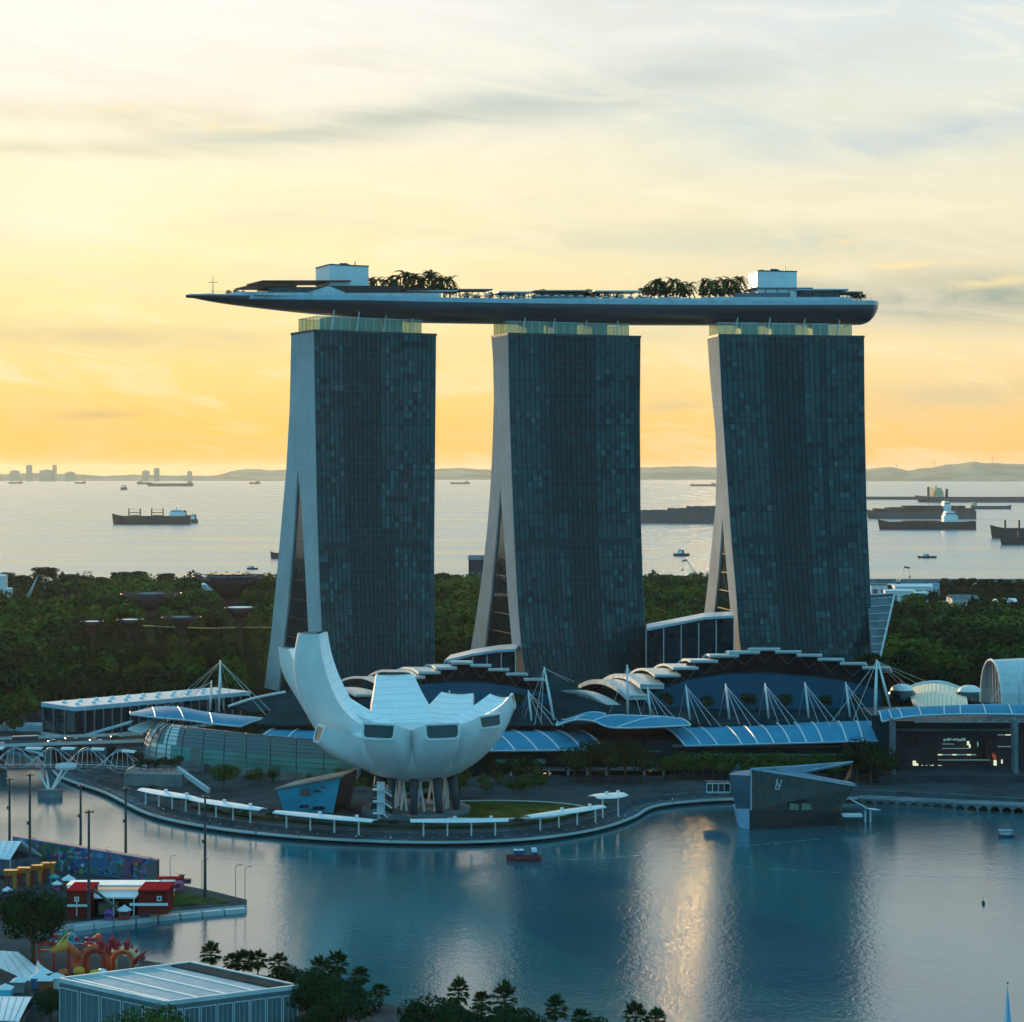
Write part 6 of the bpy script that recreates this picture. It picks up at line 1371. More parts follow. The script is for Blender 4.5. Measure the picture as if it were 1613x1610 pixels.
m = MB(); o_ = Vector((0, .15, 0)); w_ = Vector((.3, 3.0, 0)); m.hexa([lb + o_, rb_ + o_, rb_ + w_, lb + w_, lt + o_, rtp + o_, rtp + w_, lt + w_]); m.build('wall', M['darksteel'], MW)
m = MB(); m.bar(lt, rtp, .3, .4); m.build('coping', mat('mural_coping', (.05, .12, .34), .6), MW)
def txt(s, size, loc, rot, mt, parent, name='lettering', ext=.03):
    cu = bpy.data.curves.new('t', 'FONT'); cu.body = s; cu.size = size; cu.extrude = ext; cu.align_x = 'CENTER'; cu.align_y = 'CENTER'
    o = bpy.data.objects.new('t', cu); COL.objects.link(o); bpy.context.view_layer.update(); me = bpy.data.meshes.new_from_object(o); bpy.data.objects.remove(o)
    ob = bpy.data.objects.new(name, me); me.materials.append(mt); COL.objects.link(ob); ob.rotation_euler = rot; ob.location = Vector(loc) - Vector(parent['_o']); ob.parent = parent; return ob
ang = math.atan2((rb_ - lb).y, (rb_ - lb).x); pale = mat('pale_sign_letters', (.42, .46, .44), .7)
txt('OUR LAND', .95, P(116, 1343, 543), (math.pi / 2, 0, ang), pale, MW); txt('OUR HOME', .95, P(118, 1350.5, 543), (math.pi / 2, 0, ang), pale, MW)
def blotch(px, py, w, h, col, nm):
    Yw = 555 + (531 - 555) * (px - 16) / 230 - .35; m = MB(); rr = random.Random(int(px * 7 + py)); n = 11; m.add([P(px + math.cos(2 * math.pi * k / n) * w * rr.uniform(.6, 1.1), py + math.sin(2 * math.pi * k / n) * h * rr.uniform(.6, 1.1), Yw) for k in range(n)], [tuple(range(n))])
    m.build('painted_shape', mat(nm, col, .7), MW)
for px, py, w, h, c_, nm in [(98, 1366, 4, 10, (.16, .26, .36), 'mural_haze_blue'), (94, 1378, 8, 8, (.03, .30, .06), 'mural_green'), (98, 1358, 3, 3, (.45, .55, .62), 'mural_white'), (131, 1363, 4, 3, (.55, .60, .62), 'mural_white'), (130, 1374, 6, 8, (.12, .34, .14), 'mural_leaf'), (116, 1371, 8, 7, (.03, .04, .14), 'mural_navy'), (140, 1370, 4, 10, (.03, .26, .06), 'mural_green'), (160, 1348, 9, 6, (.10, .28, .50), 'mural_sky'), (161, 1362, 8, 10, (.02, .14, .36), 'mural_blue'), (184, 1368, 11, 11, (.03, .16, .24), 'mural_teal'), (177, 1360, 2, 3, (.40, .26, .12), 'mural_tan'), (190, 1362, 2, 3, (.40, .26, .12), 'mural_tan'), (215, 1361, 2.5, 3, (.55, .40, .06), 'mural_yellow'), (208, 1371, 4, 11, (.01, .05, .16), 'mural_navy'), (226, 1371, 4, 9, (.20, .16, .34), 'mural_lilac'), (222, 1356, 10, 4, (.36, .10, .18), 'mural_pink'), (90, 1350, 3, 6, (.35, .05, .16), 'mural_magenta'), (82, 1358, 3, 6, (.30, .04, .06), 'mural_red')]: blotch(px, py, w, h, c_, nm)
# street lamps behind the mural
LPR = thing('lamp_post', '', 'street lamp', (0, 0, 0), local=True); m = MB(); m.tube([(0, 0, 0), (0, 0, 8.2), (.15, 0, 8.8), (.9, 0, 9)], [.09, .07, .06, .05], 5); m.build('pole', M['concdark'], LPR); m = MB(); m.box((1.1, 0, 9), (.7, .25, .12)); m.build('lamp_head', M['darksteel'], LPR)
for i, (px, yb, sc) in enumerate([(30, 1340, .6), (74, 1350, .6), (124, 1358, .6), (168, 1366, .6), (214, 1376, .6), (268, 1403, 1), (318, 1418, 1.15), (371, 1428, 1.15), (386, 1431, 1.15)]):
    p = G(px, yb, 1.4); place(LPR, i > 0, p, math.pi * 0, 'thin lamp post ' + ('standing behind the mural wall' if i < 5 else 'at the %s edge of the triangular lawn' % {5: 'left', 6: 'middle', 7: 'right', 8: 'far right'}[i]), 'thin lamp posts on the floating platform', sc)
# tall poles
for px, yt, yb, lab in [(47, 1218, 1392, 'tallest dark light pole, in front of the mural near its left end'), (15, 1225, 1330, 'dark light pole at the far left behind the white tent'), (127, 1236, 1345, 'dark light pole behind the middle of the mural'), (140, 1276, 1450, 'dark light pole in front of the mural, beside the red building'), (198, 1240, 1358, 'dark light pole behind the right half of the mural'), (323, 1253, 1414, 'dark light pole at the edge of the triangular lawn')]:
    b = G(px, yb, 1.4); zt = H + (HY - yt) * b.y / F; root = thing('light_pole', lab, 'light pole', tuple(b), group='tall dark light poles on the floating platform'); m = MB(); m.cyl(b, (b.x, b.y, zt), .42, .26, 10); m.build('pole', M['darksteel'], root)
    for k in range(3):
        a = 2.1 * k; m = MB(); m.box((b.x + .8 * math.cos(a), b.y + .8 * math.sin(a), zt - .4), (.7, .7, .35)); m.build('floodlight', M['darksteel'], root)
    m = MB(); m.box((b.x - .5, b.y, b.z + (zt - b.z) * .55), (.5, .5, .9)); m.build('speaker', M['darksteel'], root)
# red building
red = mat('red_brick_paint', (.20, .025, .022), .7, var=.2, vscale=.3); redt = mat('bright_red_trim', (.30, .015, .02), .75)
RD = thing('red_building', 'low dark red building with white roofs and square white-framed windows on the floating platform', 'building', tuple(G(190, 1444, 1.4)))
def rbox(x0, x1, yt, yb, Y, dp, mt, name, parent=RD):
    a, b = P(x0, yt, Y), P(x1, yb, Y); m = MB(); m.hexa([(a.x, Y, b.z), (b.x, Y, b.z), (b.x, Y + dp, b.z), (a.x, Y + dp, b.z), (a.x, Y, a.z), (b.x, Y, a.z), (b.x, Y + dp, a.z), (a.x, Y + dp, a.z)]); return m.build(name, mt, parent)
rbox(105, 142, 1404, 1446, 488, 9, red, 'wall'); rbox(218, 264, 1404, 1440, 489, 9, red, 'wall'); rbox(142, 218, 1414, 1443, 493, 6, mat('dark_arcade', (.02, .018, .02), .8), 'arcade')
rbox(104, 143, 1402.5, 1405, 487.6, 10, redt, 'roof_trim'); rbox(217, 265, 1402, 1405, 488.5, 10, redt, 'roof_trim'); rbox(104, 246, 1394, 1396.5, 496, 6, wh, 'roof_edge'); rbox(106, 144, 1398, 1404, 494, 3, wh, 'upper_window'); rbox(222, 246, 1397, 1403, 495, 3, wh, 'upper_window')
m = MB(); m.sheet([[P(146, 1397, 500), P(232, 1397, 500)], [P(148, 1413, 489), P(214, 1413, 489)]], .4); m.build('canopy_roof', M['museumin'] if 'museumin' in M else wh, RD)
m = MB(); m.sheet([[P(100, 1389.5, 530), P(246, 1391.5, 525)], [P(100, 1392.5, 520), P(246, 1394, 520)]], .3); m.build('red_eave', redt, RD)
for x0, y0 in ((117, 1413), (247, 1412)):
    w = rbox(x0, x0 + 7.4, y0, y0 + 7.4, 487.6 if x0 < 200 else 488.6, .3, wh, 'window_frame'); rbox(x0 + 2, x0 + 5.4, y0 + 2, y0 + 5.4, 487.4 if x0 < 200 else 488.4, .3, M['darkglass'], 'window_pane')
rbox(106, 141, 1425, 1428.5, 487.4, .4, wh, 'sign_band'); rbox(204, 264, 1423, 1427, 488.4, .4, wh, 'sign_band')
for x in (178, 120, 210): rbox(x, x + 1.2, 1414, 1443, 487, .4, M['steel'], 'post')
rbox(155, 184, 1424, 1441, 488.5, 3, mat('canvas_boxes', (.10, .11, .08), .8, var=.3, vscale=.5), 'stage_boxes')
m = MB(); m.bar(P(147, 1401, 486), P(185, 1431, 486), .8, .5); m.build('escape_stair', mat('green_steel', (.03, .08, .07), .5), RD)
rbox(246, 268, 1396, 1403, 500, 8, M['concrete'], 'annex'); rbox(246, 284, 1384, 1387, 512, 3, redt, 'annex_roof')
# orange arches
for k, (px, yb) in enumerate([(16, 1400), (37, 1396), (56, 1392), (76, 1388)]):
    b = G(px, yb, 1.4); root = thing('orange_arch', ['leftmost', 'second', 'third', 'rightmost'][k] + ' of four orange block arches in front of the mural', 'arch', tuple(b), group='orange arches in front of the mural'); s = 500 / F * 1.0
    org = mat('orange_foam', (.60, .17, .015), .6, var=.1, vscale=.8); ored = mat('red_arch_side', (.28, .035, .02), .6)
    for sx_ in (-1, 1): m = MB(); m.hexa([b + Vector((sx_ * 1.1 - .35, 0, 0)), b + Vector((sx_ * 1.1 + .35, 0, 0)), b + Vector((sx_ * 1.1 + .35, 1.4, 0)), b + Vector((sx_ * 1.1 - .35, 1.4, 0)), b + Vector((sx_ * .95 - .4, 0, 3.4)), b + Vector((sx_ * .95 + .4, 0, 3.4)), b + Vector((sx_ * .95 + .4, 1.4, 3.4)), b + Vector((sx_ * .95 - .4, 1.4, 3.4))]); m.build('leg', ored if sx_ < 0 else org, root)
    m = MB(); m.box(b + Vector((0, .7, 3.9)), (3.0, 1.8, 1.0)); m.box(b + Vector((0, .7, 4.5)), (3.5, 2.1, .5)); m.build('lintel', mat('yellow_foam', (.50, .15, .012), .6), root)
# tents
tent_m = mat('tent_fabric', (.62, .70, .76), .7, var=.06, vscale=.3)
def gable_tent(pts_ridge, pts_eave_f, pts_eave_b, label, wallh=3.0, n=6):
    r0, r1 = pts_ridge; f0, f1 = pts_eave_f; b0, b1 = pts_eave_b; root = thing('event_tent', label, 'tent', tuple((f0 + f1) / 2)); m = MB(); rows = []
    for s in range(7):
        t_ = s / 6; 
        if s <= 3: u = s / 3; a, b = f0.lerp(r0, u), f1.lerp(r1, u)
        else: u = (s - 3) / 3; a, b = r0.lerp(b0, u), r1.lerp(b1, u)
        rows.append([a.lerp(b, k / n) + Vector((0, 0, .35 * math.sin(math.pi * (s / 6)))) for k in range(n + 1)])
    m.sheet(rows, .15); m.build('canopy', tent_m, root)
    m = MB(); q = [f0, f1, b1, b0]; cc = sum(q, Vector()) / 4
    for a, b in zip(q, q[1:] + q[:1]):
        a2, b2 = cc + (a - cc) * .96, cc + (b - cc) * .96; m.quad(Vector((a2.x, a2.y, 2.6)), Vector((b2.x, b2.y, 2.6)), b2 - Vector((0, 0, .2)), a2 - Vector((0, 0, .2)))
    m.build('side_wall', mat('tent_side', (.06, .10, .14), .6, var=.4, vscale=.3), root)
    for k in range(0, n + 1): m = MB(); m.tube([r[k] + Vector((0, 0, .06)) for r in rows], .07, 4); m.build('seam', M['concrete'], root)
    for p in (f0, f0.lerp(f1, .5), f1): m = MB(); m.bar(Vector((p.x, p.y, 2.6)), p, .2); m.build('pole', M['steel'], root)
    return root
gable_tent((P(-30, 1498, 448), P(28, 1502, 440)), (P(-20, 1567, 424), P(72, 1536, 424)), (P(-60, 1500, 470), P(30, 1503, 456)), 'large pale blue tent at the bottom left under the dark tree')
gable_tent((P(-20, 1572, 402), P(50, 1573, 398)), (P(-20, 1606, 385), P(30, 1609, 384)), (P(-20, 1572, 412), P(57, 1580, 408)), 'white tent in the bottom left corner')
gable_tent((P(-30, 1326, 552), P(34, 1327, 548)), (P(-30, 1350, 535), P(16, 1354, 534)), (P(-30, 1326, 565), P(66, 1348, 545)), 'white tent in front of the left end of the mural')
pk = P(59, 1512, 428); root = thing('peak_tent', 'small white peaked tent with a pointed top beside the large pale tent', 'tent', (pk.x, pk.y, 2.6)); m = MB(); cs = [P(46, 1531, 432), P(62, 1537, 423), P(84, 1532, 424), P(70, 1526, 434)]; rows = []
for s in range(6):
    t_ = s / 5; rows.append([pk + (c_ - pk) * t_ - Vector((0, 0, (pk.z - c_.z) * (t_ ** .45 - t_))) for c_ in cs + cs[:1]])
m.grid(rows); m.build('canopy', wh, root)
for c_ in cs: m = MB(); m.bar((c_.x, c_.y, 2.6), c_, .15); m.build('pole', M['steel'], root)
# dragon arches
orr = mat('dragon_orange', (.52, .10, .02), .55, var=.25, vscale=1.2); crm = mat('dragon_cream', (.52, .44, .26), .6, var=.15, vscale=1); rdm = mat('dragon_red', (.42, .02, .03), .6); magm = mat('lantern_magenta', (.34, .02, .12), .6); cym = mat('lantern_cyan', (.03, .36, .50), .6); yel = mat('lantern_yellow', (.60, .48, .04), .6)
DA = thing('dragon_arch', 'orange and cream festival archway shaped like two coiled dragon loops with red fins', 'arch', tuple(G(172, 1536, 2.6)))
def loop(px, yb, w, yt, mt1, mt2, nm):
    c0 = G(px, yb, 2.6); k_ = c0.y / F; R_ = w / 2 * k_ - .9; hgt = (yb - yt) * k_ - .9; pts = []
    for i in range(17):
        a = math.pi * i / 16; pts.append(c0 + Vector((-math.cos(a) * R_, 0, (hgt - R_) + math.sin(a) * R_)))
    pts = [c0 + Vector((-R_, 0, 0))] + pts + [c0 + Vector((R_, 0, 0))]
    m = MB(); m.tube(pts, .95, 10); m.build('body_loop', mt1, DA, smooth=True)
    m = MB(); m.tube([p + Vector((0, -.75, 0)) + (Vector((c0.x, c0.y, c0.z + hgt * .4)) - p).normalized() * .1 for p in pts], .42, 8); m.build('belly_band', mt2, DA, smooth=True)
    for i in range(2, 17, 2):
        p = pts[i]; o = (p - (c0 + Vector((0, 0, hgt - R_)))).normalized(); m = MB(); s_ = Vector((-o.z, 0, o.x)); m.add([p + o * .7 - s_ * .5 - Vector((0, .2, 0)), p + o * .7 + s_ * .5 - Vector((0, .2, 0)), p + o * 1.9 + s_ * .5, p + o * .8 - s_ * .4 + Vector((0, .3, 0))], [(0, 1, 2), (1, 3, 2), (3, 0, 2)]); m.build('fin', rdm, DA)
loop(150, 1535, 46, 1487, orr, rdm, ''); loop(195, 1530, 46, 1490, crm, orr, '')
m = MB(); pts = smooth([G(128, 1540, 2.6), P(118, 1520, 430), P(122, 1505, 430), P(108, 1492, 430), P(98, 1488, 430)], 5); m.tube(pts, [.6 + .5 * (k / len(pts)) for k in range(len(pts))], 9); m.build('neck', orr, DA, smooth=True)
h0 = P(97, 1492, 429); m = MB(); m.tube([h0 + Vector((1.3, 0, .3)), h0, h0 + Vector((-1.3, -.2, -.5)), h0 + Vector((-2.4, -.3, -.7))], [.9, 1.1, .75, .35], 9); m.build('head', mat('dragon_gold', (.60, .26, .03), .5), DA, smooth=True)
for sx_ in (-.4, .5): m = MB(); m.tube([h0 + Vector((sx_, 0, .8)), h0 + Vector((sx_ + .8, 0, 2)), h0 + Vector((sx_ + 1.8, 0, 3.6))], [.3, .22, .05], 6); m.build('horn', yel, DA)
m = MB(); tl = P(218, 1508, 426); m.tube([P(212, 1516, 427), tl, tl + Vector((1.0, 0, 1.0))], [.6, .4, .1], 7); m.add([tl, tl + Vector((1.8, 0, 1.6)), tl + Vector((1.2, 0, .2))], [(0, 1, 2)]); m.add([tl, tl + Vector((1.7, .1, .2)), tl + Vector((1.0, 0, -1.0))], [(0, 1, 2)]); m.build('tail', rdm, DA)
for px, py in [(160, 1483), (176, 1480), (184, 1484), (200, 1484), (171, 1490)]:
    m = MB(); p = P(px, py, 428); m.tube([p - Vector((0, 0, 1.6)), p, p + Vector((.3, 0, 1))], [.5, .8, .1], 7); m.build('crest_flame', rdm, DA)
# cloud lantern rows
rr = random.Random(4); LFr = thing('lantern_frame', 'festival frame carrying a row of magenta and cyan cloud lanterns behind the dragon', 'lantern display', tuple(G(110, 1528, 2.6)))
for k in range(26):
    px, py = rr.uniform(60, 165), 0; py = 1478 + (px - 60) * .02 + rr.choice([0, 5, 11]) - 4; p = P(px, py, 437 + rr.uniform(-2, 2)); m = MB(); s = rr.uniform(.7, 1.15)
    for q_ in range(3): m.lathe([(.01, -s * .5), (s * .5, -s * .25), (s * .6, 0), (s * .45, s * .35), (.01, s * .5)], p + Vector((rr.uniform(-.8, .8), 0, rr.uniform(-.2, .3))), 9)
    m.build('cloud_lantern', rr.choice([magm, cym, cym, magm, orr]), LFr, smooth=True)
for px in (62, 85, 108, 135): m = MB(); b = G(px, 1528, 2.6); m.bar(b, P(px, 1484, b.y), .5); m.build('frame_post', rdm, LFr)
m = MB(); m.bar(P(60, 1486, 438), P(166, 1488, 438), .3); m.bar(P(60, 1497, 438), P(140, 1498, 438), .3); m.build('frame_beam', rdm, LFr)
for px, py, mt, lab in [(125, 1540, mat('paper_gold', (.60, .30, .02), .6), 'round golden paper lantern at the foot of the dragon neck'), (160, 1543, wh, 'white paper lantern between the two dragon loops'), (100, 1543, orr, 'orange paper lantern left of the golden one'), (150, 1545, yel, 'small yellow paper lantern beside the white one')]:
    p = G(px, py, 2.6); root = thing('paper_lantern', lab, 'lantern', tuple(p)); m = MB(); m.lathe([(.01, .2), (1.0, .6), (1.3, 1.3), (1.0, 2.0), (.01, 2.4)], p, 12); m.build('shade', mt, root, smooth=True); m = MB(); m.cyl(p, p + Vector((0, 0, .5)), .4, n=8); m.build('base', M['darksteel'], root)
# small stalls and clutter on the near shore
for k, (px, py, c_, lab) in enumerate([(8, 1580 - 6, cym, 'small cyan stall beside the large tent'), (88, 1556, wh, 'tiny white kiosk left of the grey pavilion'), (60, 1556, bl, 'small blue stall behind the bottom tents'), (30, 1562, M['concdark'], 'small grey stall below the large tent'), (72, 1560, mat('stall_brown', (.2, .09, .04), .7), 'small brown stall near the white kiosk')]):
    p = G(px, py, 2.6); root = thing('market_stall', lab, 'stall', tuple(p)); m = MB(); m.box(p + Vector((0, 0, 1.1)), (2.6, 2.2, 2.2)); m.build('body', c_, root); m = MB(); m.add([p + Vector((-1.6, -1.4, 2.2)), p + Vector((1.6, -1.4, 2.2)), p + Vector((1.6, 1.4, 2.2)), p + Vector((-1.6, 1.4, 2.2)), p + Vector((0, 0, 3.2))], [(0, 1, 4), (1, 2, 4), (2, 3, 4), (3, 0, 4)]); m.build('roof', tent_m, root)
# ------------------------------------------------------------------ grey pavilion building at the bottom
GP = thing('grey_pavilion', 'large grey-panelled building with a ribbed flat roof at the bottom of the photo', 'building', tuple(G(262, 1650, 2.6)))
zr = 12.0; cor = []
for x, y in [(93, 1545), (262, 1582), (470, 1556), (300, 1519)]: Y = F * (H - zr) / (y - HY); cor.append(XZ(x, Y, zr))
L_, Fr, R_, Bk = cor; roofm = mat('ribbed_metal_roof', (.19, .23, .26), .4, metal=.3, var=.12, vscale=.3, streak=(3, .3, 1)); panel = mat('grey_blue_panel', (.10, .17, .19), .55, var=.12, vscale=.2)
m = MB(); m.hexa([Vector((p.x, p.y, 2.5)) for p in cor] + [Vector((p.x, p.y, zr - .6)) for p in cor]); m.build('wall', panel, GP)
m = MB(); c2 = [p.copy() for p in cor]; m.hexa([Vector((p.x, p.y, zr - .6)) for p in c2] + [Vector((p.x, p.y, zr)) for p in c2]); RFp = m.build('roof', roofm, GP)
m = MB(); k0, k1 = .62, 1.0; dq = [L_.lerp(Bk, .88), Fr.lerp(R_, .999), R_, Bk]; 
dk = [Bk.lerp(L_, .16), R_.lerp(Fr, .16) , R_, Bk]; m.prism([(p.x, p.y) for p in dk], zr + .02, zr + .35); m.build('dark_roof_strip', M['asphalt'], RFp)
for k in range(4):
    t_ = .08 + .21 * k; m = MB(); m.bar(L_.lerp(Bk, t_) + Vector((.6, 0, .15)), Fr.lerp(R_, t_) + Vector((-.6, 0, .15)), .5, .25); m.build('white_joint', wh, RFp)
nrb = 44
m = MB()
for k in range(1, nrb): t_ = k / nrb; m.bar(L_.lerp(Fr, t_) + Vector((0, 0, .04)), Bk.lerp(R_, t_).lerp(L_.lerp(Fr, t_), .16) + Vector((0, 0, .04)), .16, .14)
m.build('roof_rib', M['steel'], RFp)
m = MB()
for a, b in zip(cor, cor[1:] + cor[:1]): m.bar(a + Vector((0, 0, .2)), b + Vector((0, 0, .2)), .5, .8)
m.build('parapet', M['deckwhite'], RFp)
for a, b, n in ((L_, Fr, 5), (Fr, R_, 8)):
    d = (b - a).normalized(); nn = Vector((d.y, -d.x, 0))
    for k in range(n):
        p, q_ = a.lerp(b, (k + .06) / n) + nn * .12, a.lerp(b, (k + .94) / n) + nn * .12
        fm = MB()
        for u0, u1 in (((p, 2.6), (p, zr - 1.2)), ((q_, 2.6), (q_, zr - 1.2)), ((p, zr - 1.2), (q_, zr - 1.2))): fm.bar((u0[0].x, u0[0].y, u0[1]), (u1[0].x, u1[0].y, u1[1]), .16)
        fr = fm.build('panel_frame', M['steel'], GP)
        sm = MB()
        for j in range(1, 3): r_ = p.lerp(q_, j / 3); sm.bar((r_.x, r_.y, 2.6), (r_.x, r_.y, zr - 1.3), .07)
        sm.build('seam', M['concrete'], fr)
# ------------------------------------------------------------------ near trees and palms
NP = [palm_proto('fan_palm', '', 8, 2.6, 46, True, 3), palm_proto('fan_palm', '', 9, 2.4, 42, True, 6), palm_proto('fan_palm', '', 7, 2.7, 46, True, 9)]
def npalm(px, yc, Y, lab, i, s=1.0):
    zt = H + (HY - yc) * Y / F; pr = NP[i % 3]; h0 = (8, 9, 7)[i % 3]; x, y = G2(px, Y); sz = max(.3, (zt - 2.6) / h0); plant(pr, x, y, 2.6, lab, 'fan palms along the near shore', (s, s, sz))
for i, (px, yc, Y, lab) in enumerate([(332, 1500, 410, 'fan palm standing alone above the roof of the grey pavilion'), (363, 1514, 408, 'second fan palm from the left behind the grey pavilion'), (384, 1514, 410, 'third fan palm from the left behind the grey pavilion'), (407, 1512, 408, 'fourth fan palm from the left behind the grey pavilion'), (440, 1516, 398, 'fan palm at the right corner of the grey pavilion'), (503, 1530, 392, 'fan palm over the dark trees right of the grey pavilion'), (533, 1518, 394, 'tallest fan palm over the dark trees right of the grey pavilion'), (565, 1537, 392, 'fan palm at the right edge of the dark trees'), (598, 1560, 400, 'slim lone fan palm standing by the water'),
        (725, 1562, 372, 'leftmost fan palm of the bottom middle group'), (762, 1578, 370, 'second fan palm of the bottom middle group'), (797, 1574, 368, 'third fan palm of the bottom middle group'), (872, 1588, 366, 'fan palm right of the bottom middle group'), (918, 1604, 364, 'low fan palm at the bottom edge, right of the middle group'), (1000, 1602, 362, 'second last fan palm at the bottom edge'), (1036, 1606, 362, 'rightmost fan palm at the bottom edge')]): npalm(px, yc, Y, lab, i, 1.0 if px != 598 else .8)
NT = tree_proto('shade_tree', '', 9, 5.4, 4200, M['leafB'], .42, .85, lobes=10, trunk_r=.25); NT2 = tree_proto('shade_tree', '', 8.5, 4.6, 2600, M['leafA'], .38, .9, lobes=10, trunk_r=.25)
for i, (px, ytop, Y, pr, lab) in enumerate([(452, 1524, 400, NT, 'dark shade tree behind the right corner of the grey pavilion'), (494, 1530, 384, NT, 'dark shade tree right of the grey pavilion'), (520, 1540, 382, NT, 'dark round tree under the tallest near palm'), (545, 1548, 381, NT, 'dark round tree right of the tallest near palm'), (680, 1572, 366, NT, 'leftmost dark tree of the bottom middle group'), (722, 1586, 364, NT, 'second dark tree of the bottom middle group'), (770, 1590, 362, NT, 'third dark tree of the bottom middle group'), (820, 1592, 362, NT, 'dark tree right of the bottom middle palms'),
        (938, 1606, 360, NT, 'dark tree top at the bottom edge right of centre'), (222, 1582, 352, NT2, 'bright green round tree in front of the grey pavilion'), (262, 1592, 350, NT2, 'smaller green tree in front of the grey pavilion, to its right'), (192, 1594, 352, NT2, 'smaller green tree in front of the grey pavilion, to its left'), (80, 1560, 392, NT, 'dark bush between the tents and the grey pavilion'), (500, 1588, 374, NT, 'low dark tree at the right foot of the grey pavilion')]):
    zt = H + (HY - ytop) * Y / F; x, y = G2(px, Y); s = (zt - 2.6) / 9.0; plant(pr, x, y, 2.6, lab, 'near shade trees along the bottom edge', (max(.62, s), max(.62, s), s))
BT = tree_proto('rain_tree', '', 18, 9.4, 9000, M['leafB'], .6, .85, lobes=18, trunk_r=.6)
x, y = G2(52, 436); plant(BT, x, y, 2.6, 'big dark tree with a forked trunk in front of the left end of the mural', None, (.82, .82, .93))
# ------------------------------------------------------------------ boats and wake
def hullmesh(L, Wd, h, bow=-1):
    m = MB(); st = [(0, .05, 1.25), (.08, .5, 1.12), (.25, .9, 1.0), (.6, 1, .95), (1, .85, 1.0)]; secs = []
    for f, w, z in st:
        x = (f - .5) * L * (1 if bow < 0 else -1); secs.append([(x, -Wd * w * .7, -.3), (x, -Wd * w, h * z * .5), (x, -Wd * w, h * z), (x, Wd * w, h * z), (x, Wd * w, h * z * .5), (x, Wd * w * .7, -.3)])
    m.grid(secs); m.grid([[s[2] for s in secs], [s[3] for s in secs]]); m.add(secs[0], [tuple(range(6))]); m.add(secs[-1], [tuple(range(6))]); return m
p = G(825, 1355, 0); root = thing('tug_boat', 'red boat with blue cabins and a white wheelhouse crossing the bay', 'boat', tuple(p), local=True); 
hullmesh(9.8, 1.5, 1.35).build('hull', mat('boat_red', (.22, .025, .03), .5), root)
for x in (-2.2, -.7): m = MB(); m.box((x, 0, 2.1), (1.15, 1.8, 1.4)); c_ = m.build('cabin', mat('boat_blue', (.01, .04, .16), .5), root); m = MB(); m.box((x, 0, 2.9), (1.3, 2.0, .18)); m.build('cabin_roof', wh, c_)
m = MB(); m.box((3.1, 0, 1.9), (1.3, 1.6, 1.1)); m.build('wheelhouse_base', MATS['boat_blue'], root); m = MB(); m.hexa([(2.3, -.9, 2.4), (3.8, -.9, 2.4), (3.8, .9, 2.4), (2.3, .9, 2.4), (2.1, -.8, 3.4), (3.6, -.8, 3.4), (3.6, .8, 3.4), (2.1, .8, 3.4)]); m.build('wheelhouse', wh, root); m = MB(); m.bar((-4.6, 0, 1.5), (-4.6, 0, 2.6), .1); m.build('jackstaff', M['steel'], root)
foam = mat('foam', (.30, .40, .44), .9, var=.4, vscale=.6, trans=(.55, (1, 1, 1)))
def wake(name, pts, w):
    A = smooth(pts, 5); m = MB(); rows = [[], []]
    for i, p_ in enumerate(A):
        t_ = (A[min(i + 1, len(A) - 1)] - A[max(i - 1, 0)]).normalized(); n_ = Vector((-t_.y, t_.x, 0)); ww = w * (.4 + .6 * i / len(A)) * (.7 + .5 * mnoise.noise(p_ * .2)); rows[0].append(p_ - n_ * ww + Vector((0, 0, .03))); rows[1].append(p_ + n_ * ww + Vector((0, 0, .03)))
    m.grid(rows); o = m.build(name, foam); o['kind'] = 'structure'
wake('boat_wake', [G(854, 1354, 0), G(900, 1354, 0), G(960, 1351, 0), G(1010, 1347, 0)], .5); wake('boat_wake', [G(860, 1352, 0), G(960, 1346, 0), G(1100, 1337, 0), G(1200, 1330, 0), G(1290, 1322, 0)], .35)
wake('boat_wake', [G(1000, 1353, 0), G(1200, 1368, 0), G(1400, 1378, 0), G(1613, 1385, 0)], .35)
p = G(1584, 1318, 0); root = thing('flat_boat', 'small pale blue covered boat on the bay at the right edge', 'boat', tuple(p), local=True); hullmesh(4.8, 1.2, .7).build('hull', mat('boat_navy', (.02, .06, .12), .5), root); m = MB(); m.box((0, 0, 1.9), (4.0, 2.0, .2)); m.build('canopy', mat('boat_canopy', (.12, .32, .50), .6), root)
for x in (-1.8, 1.8):
    for y_ in (-.9, .9): m = MB(); m.bar((x, y_, .6), (x, y_, 1.9), .1); m.build('canopy_post', M['steel'], root)
m = MB(); m.box((0, 0, 1.0), (2.6, 1.4, .7)); m.build('cabin', M['deckwhite'], root)
p = G(288, 1388, 0); root = thing('work_boat', 'small dark boat moored behind the floating platform', 'boat', tuple(p), local=True); hullmesh(4.2, .9, .6).build('hull', hulls['dark'], root); m = MB(); m.box((-.3, 0, 1.1), (1.2, 1.0, .9)); m.build('cabin', M['darksteel'], root); m = MB(); m.box((-.3, 0, 1.75), (1.8, 1.3, .12)); m.build('canopy', M['darksteel'], root)
p = G(1549, 1424, 0); root = thing('marker_buoy', 'tiny dark buoy with a thin rod on the open bay at right', 'buoy', tuple(p)); m = MB(); m.lathe([(.01, -.2), (.4, 0), (.4, .5), (.15, .9), (.01, 1)], p, 10); m.build('float', M['darksteel'], root); m = MB(); m.bar(p + Vector((0, 0, .8)), p + Vector((0, 0, 2)), .06); m.build('rod', M['darksteel'], root)
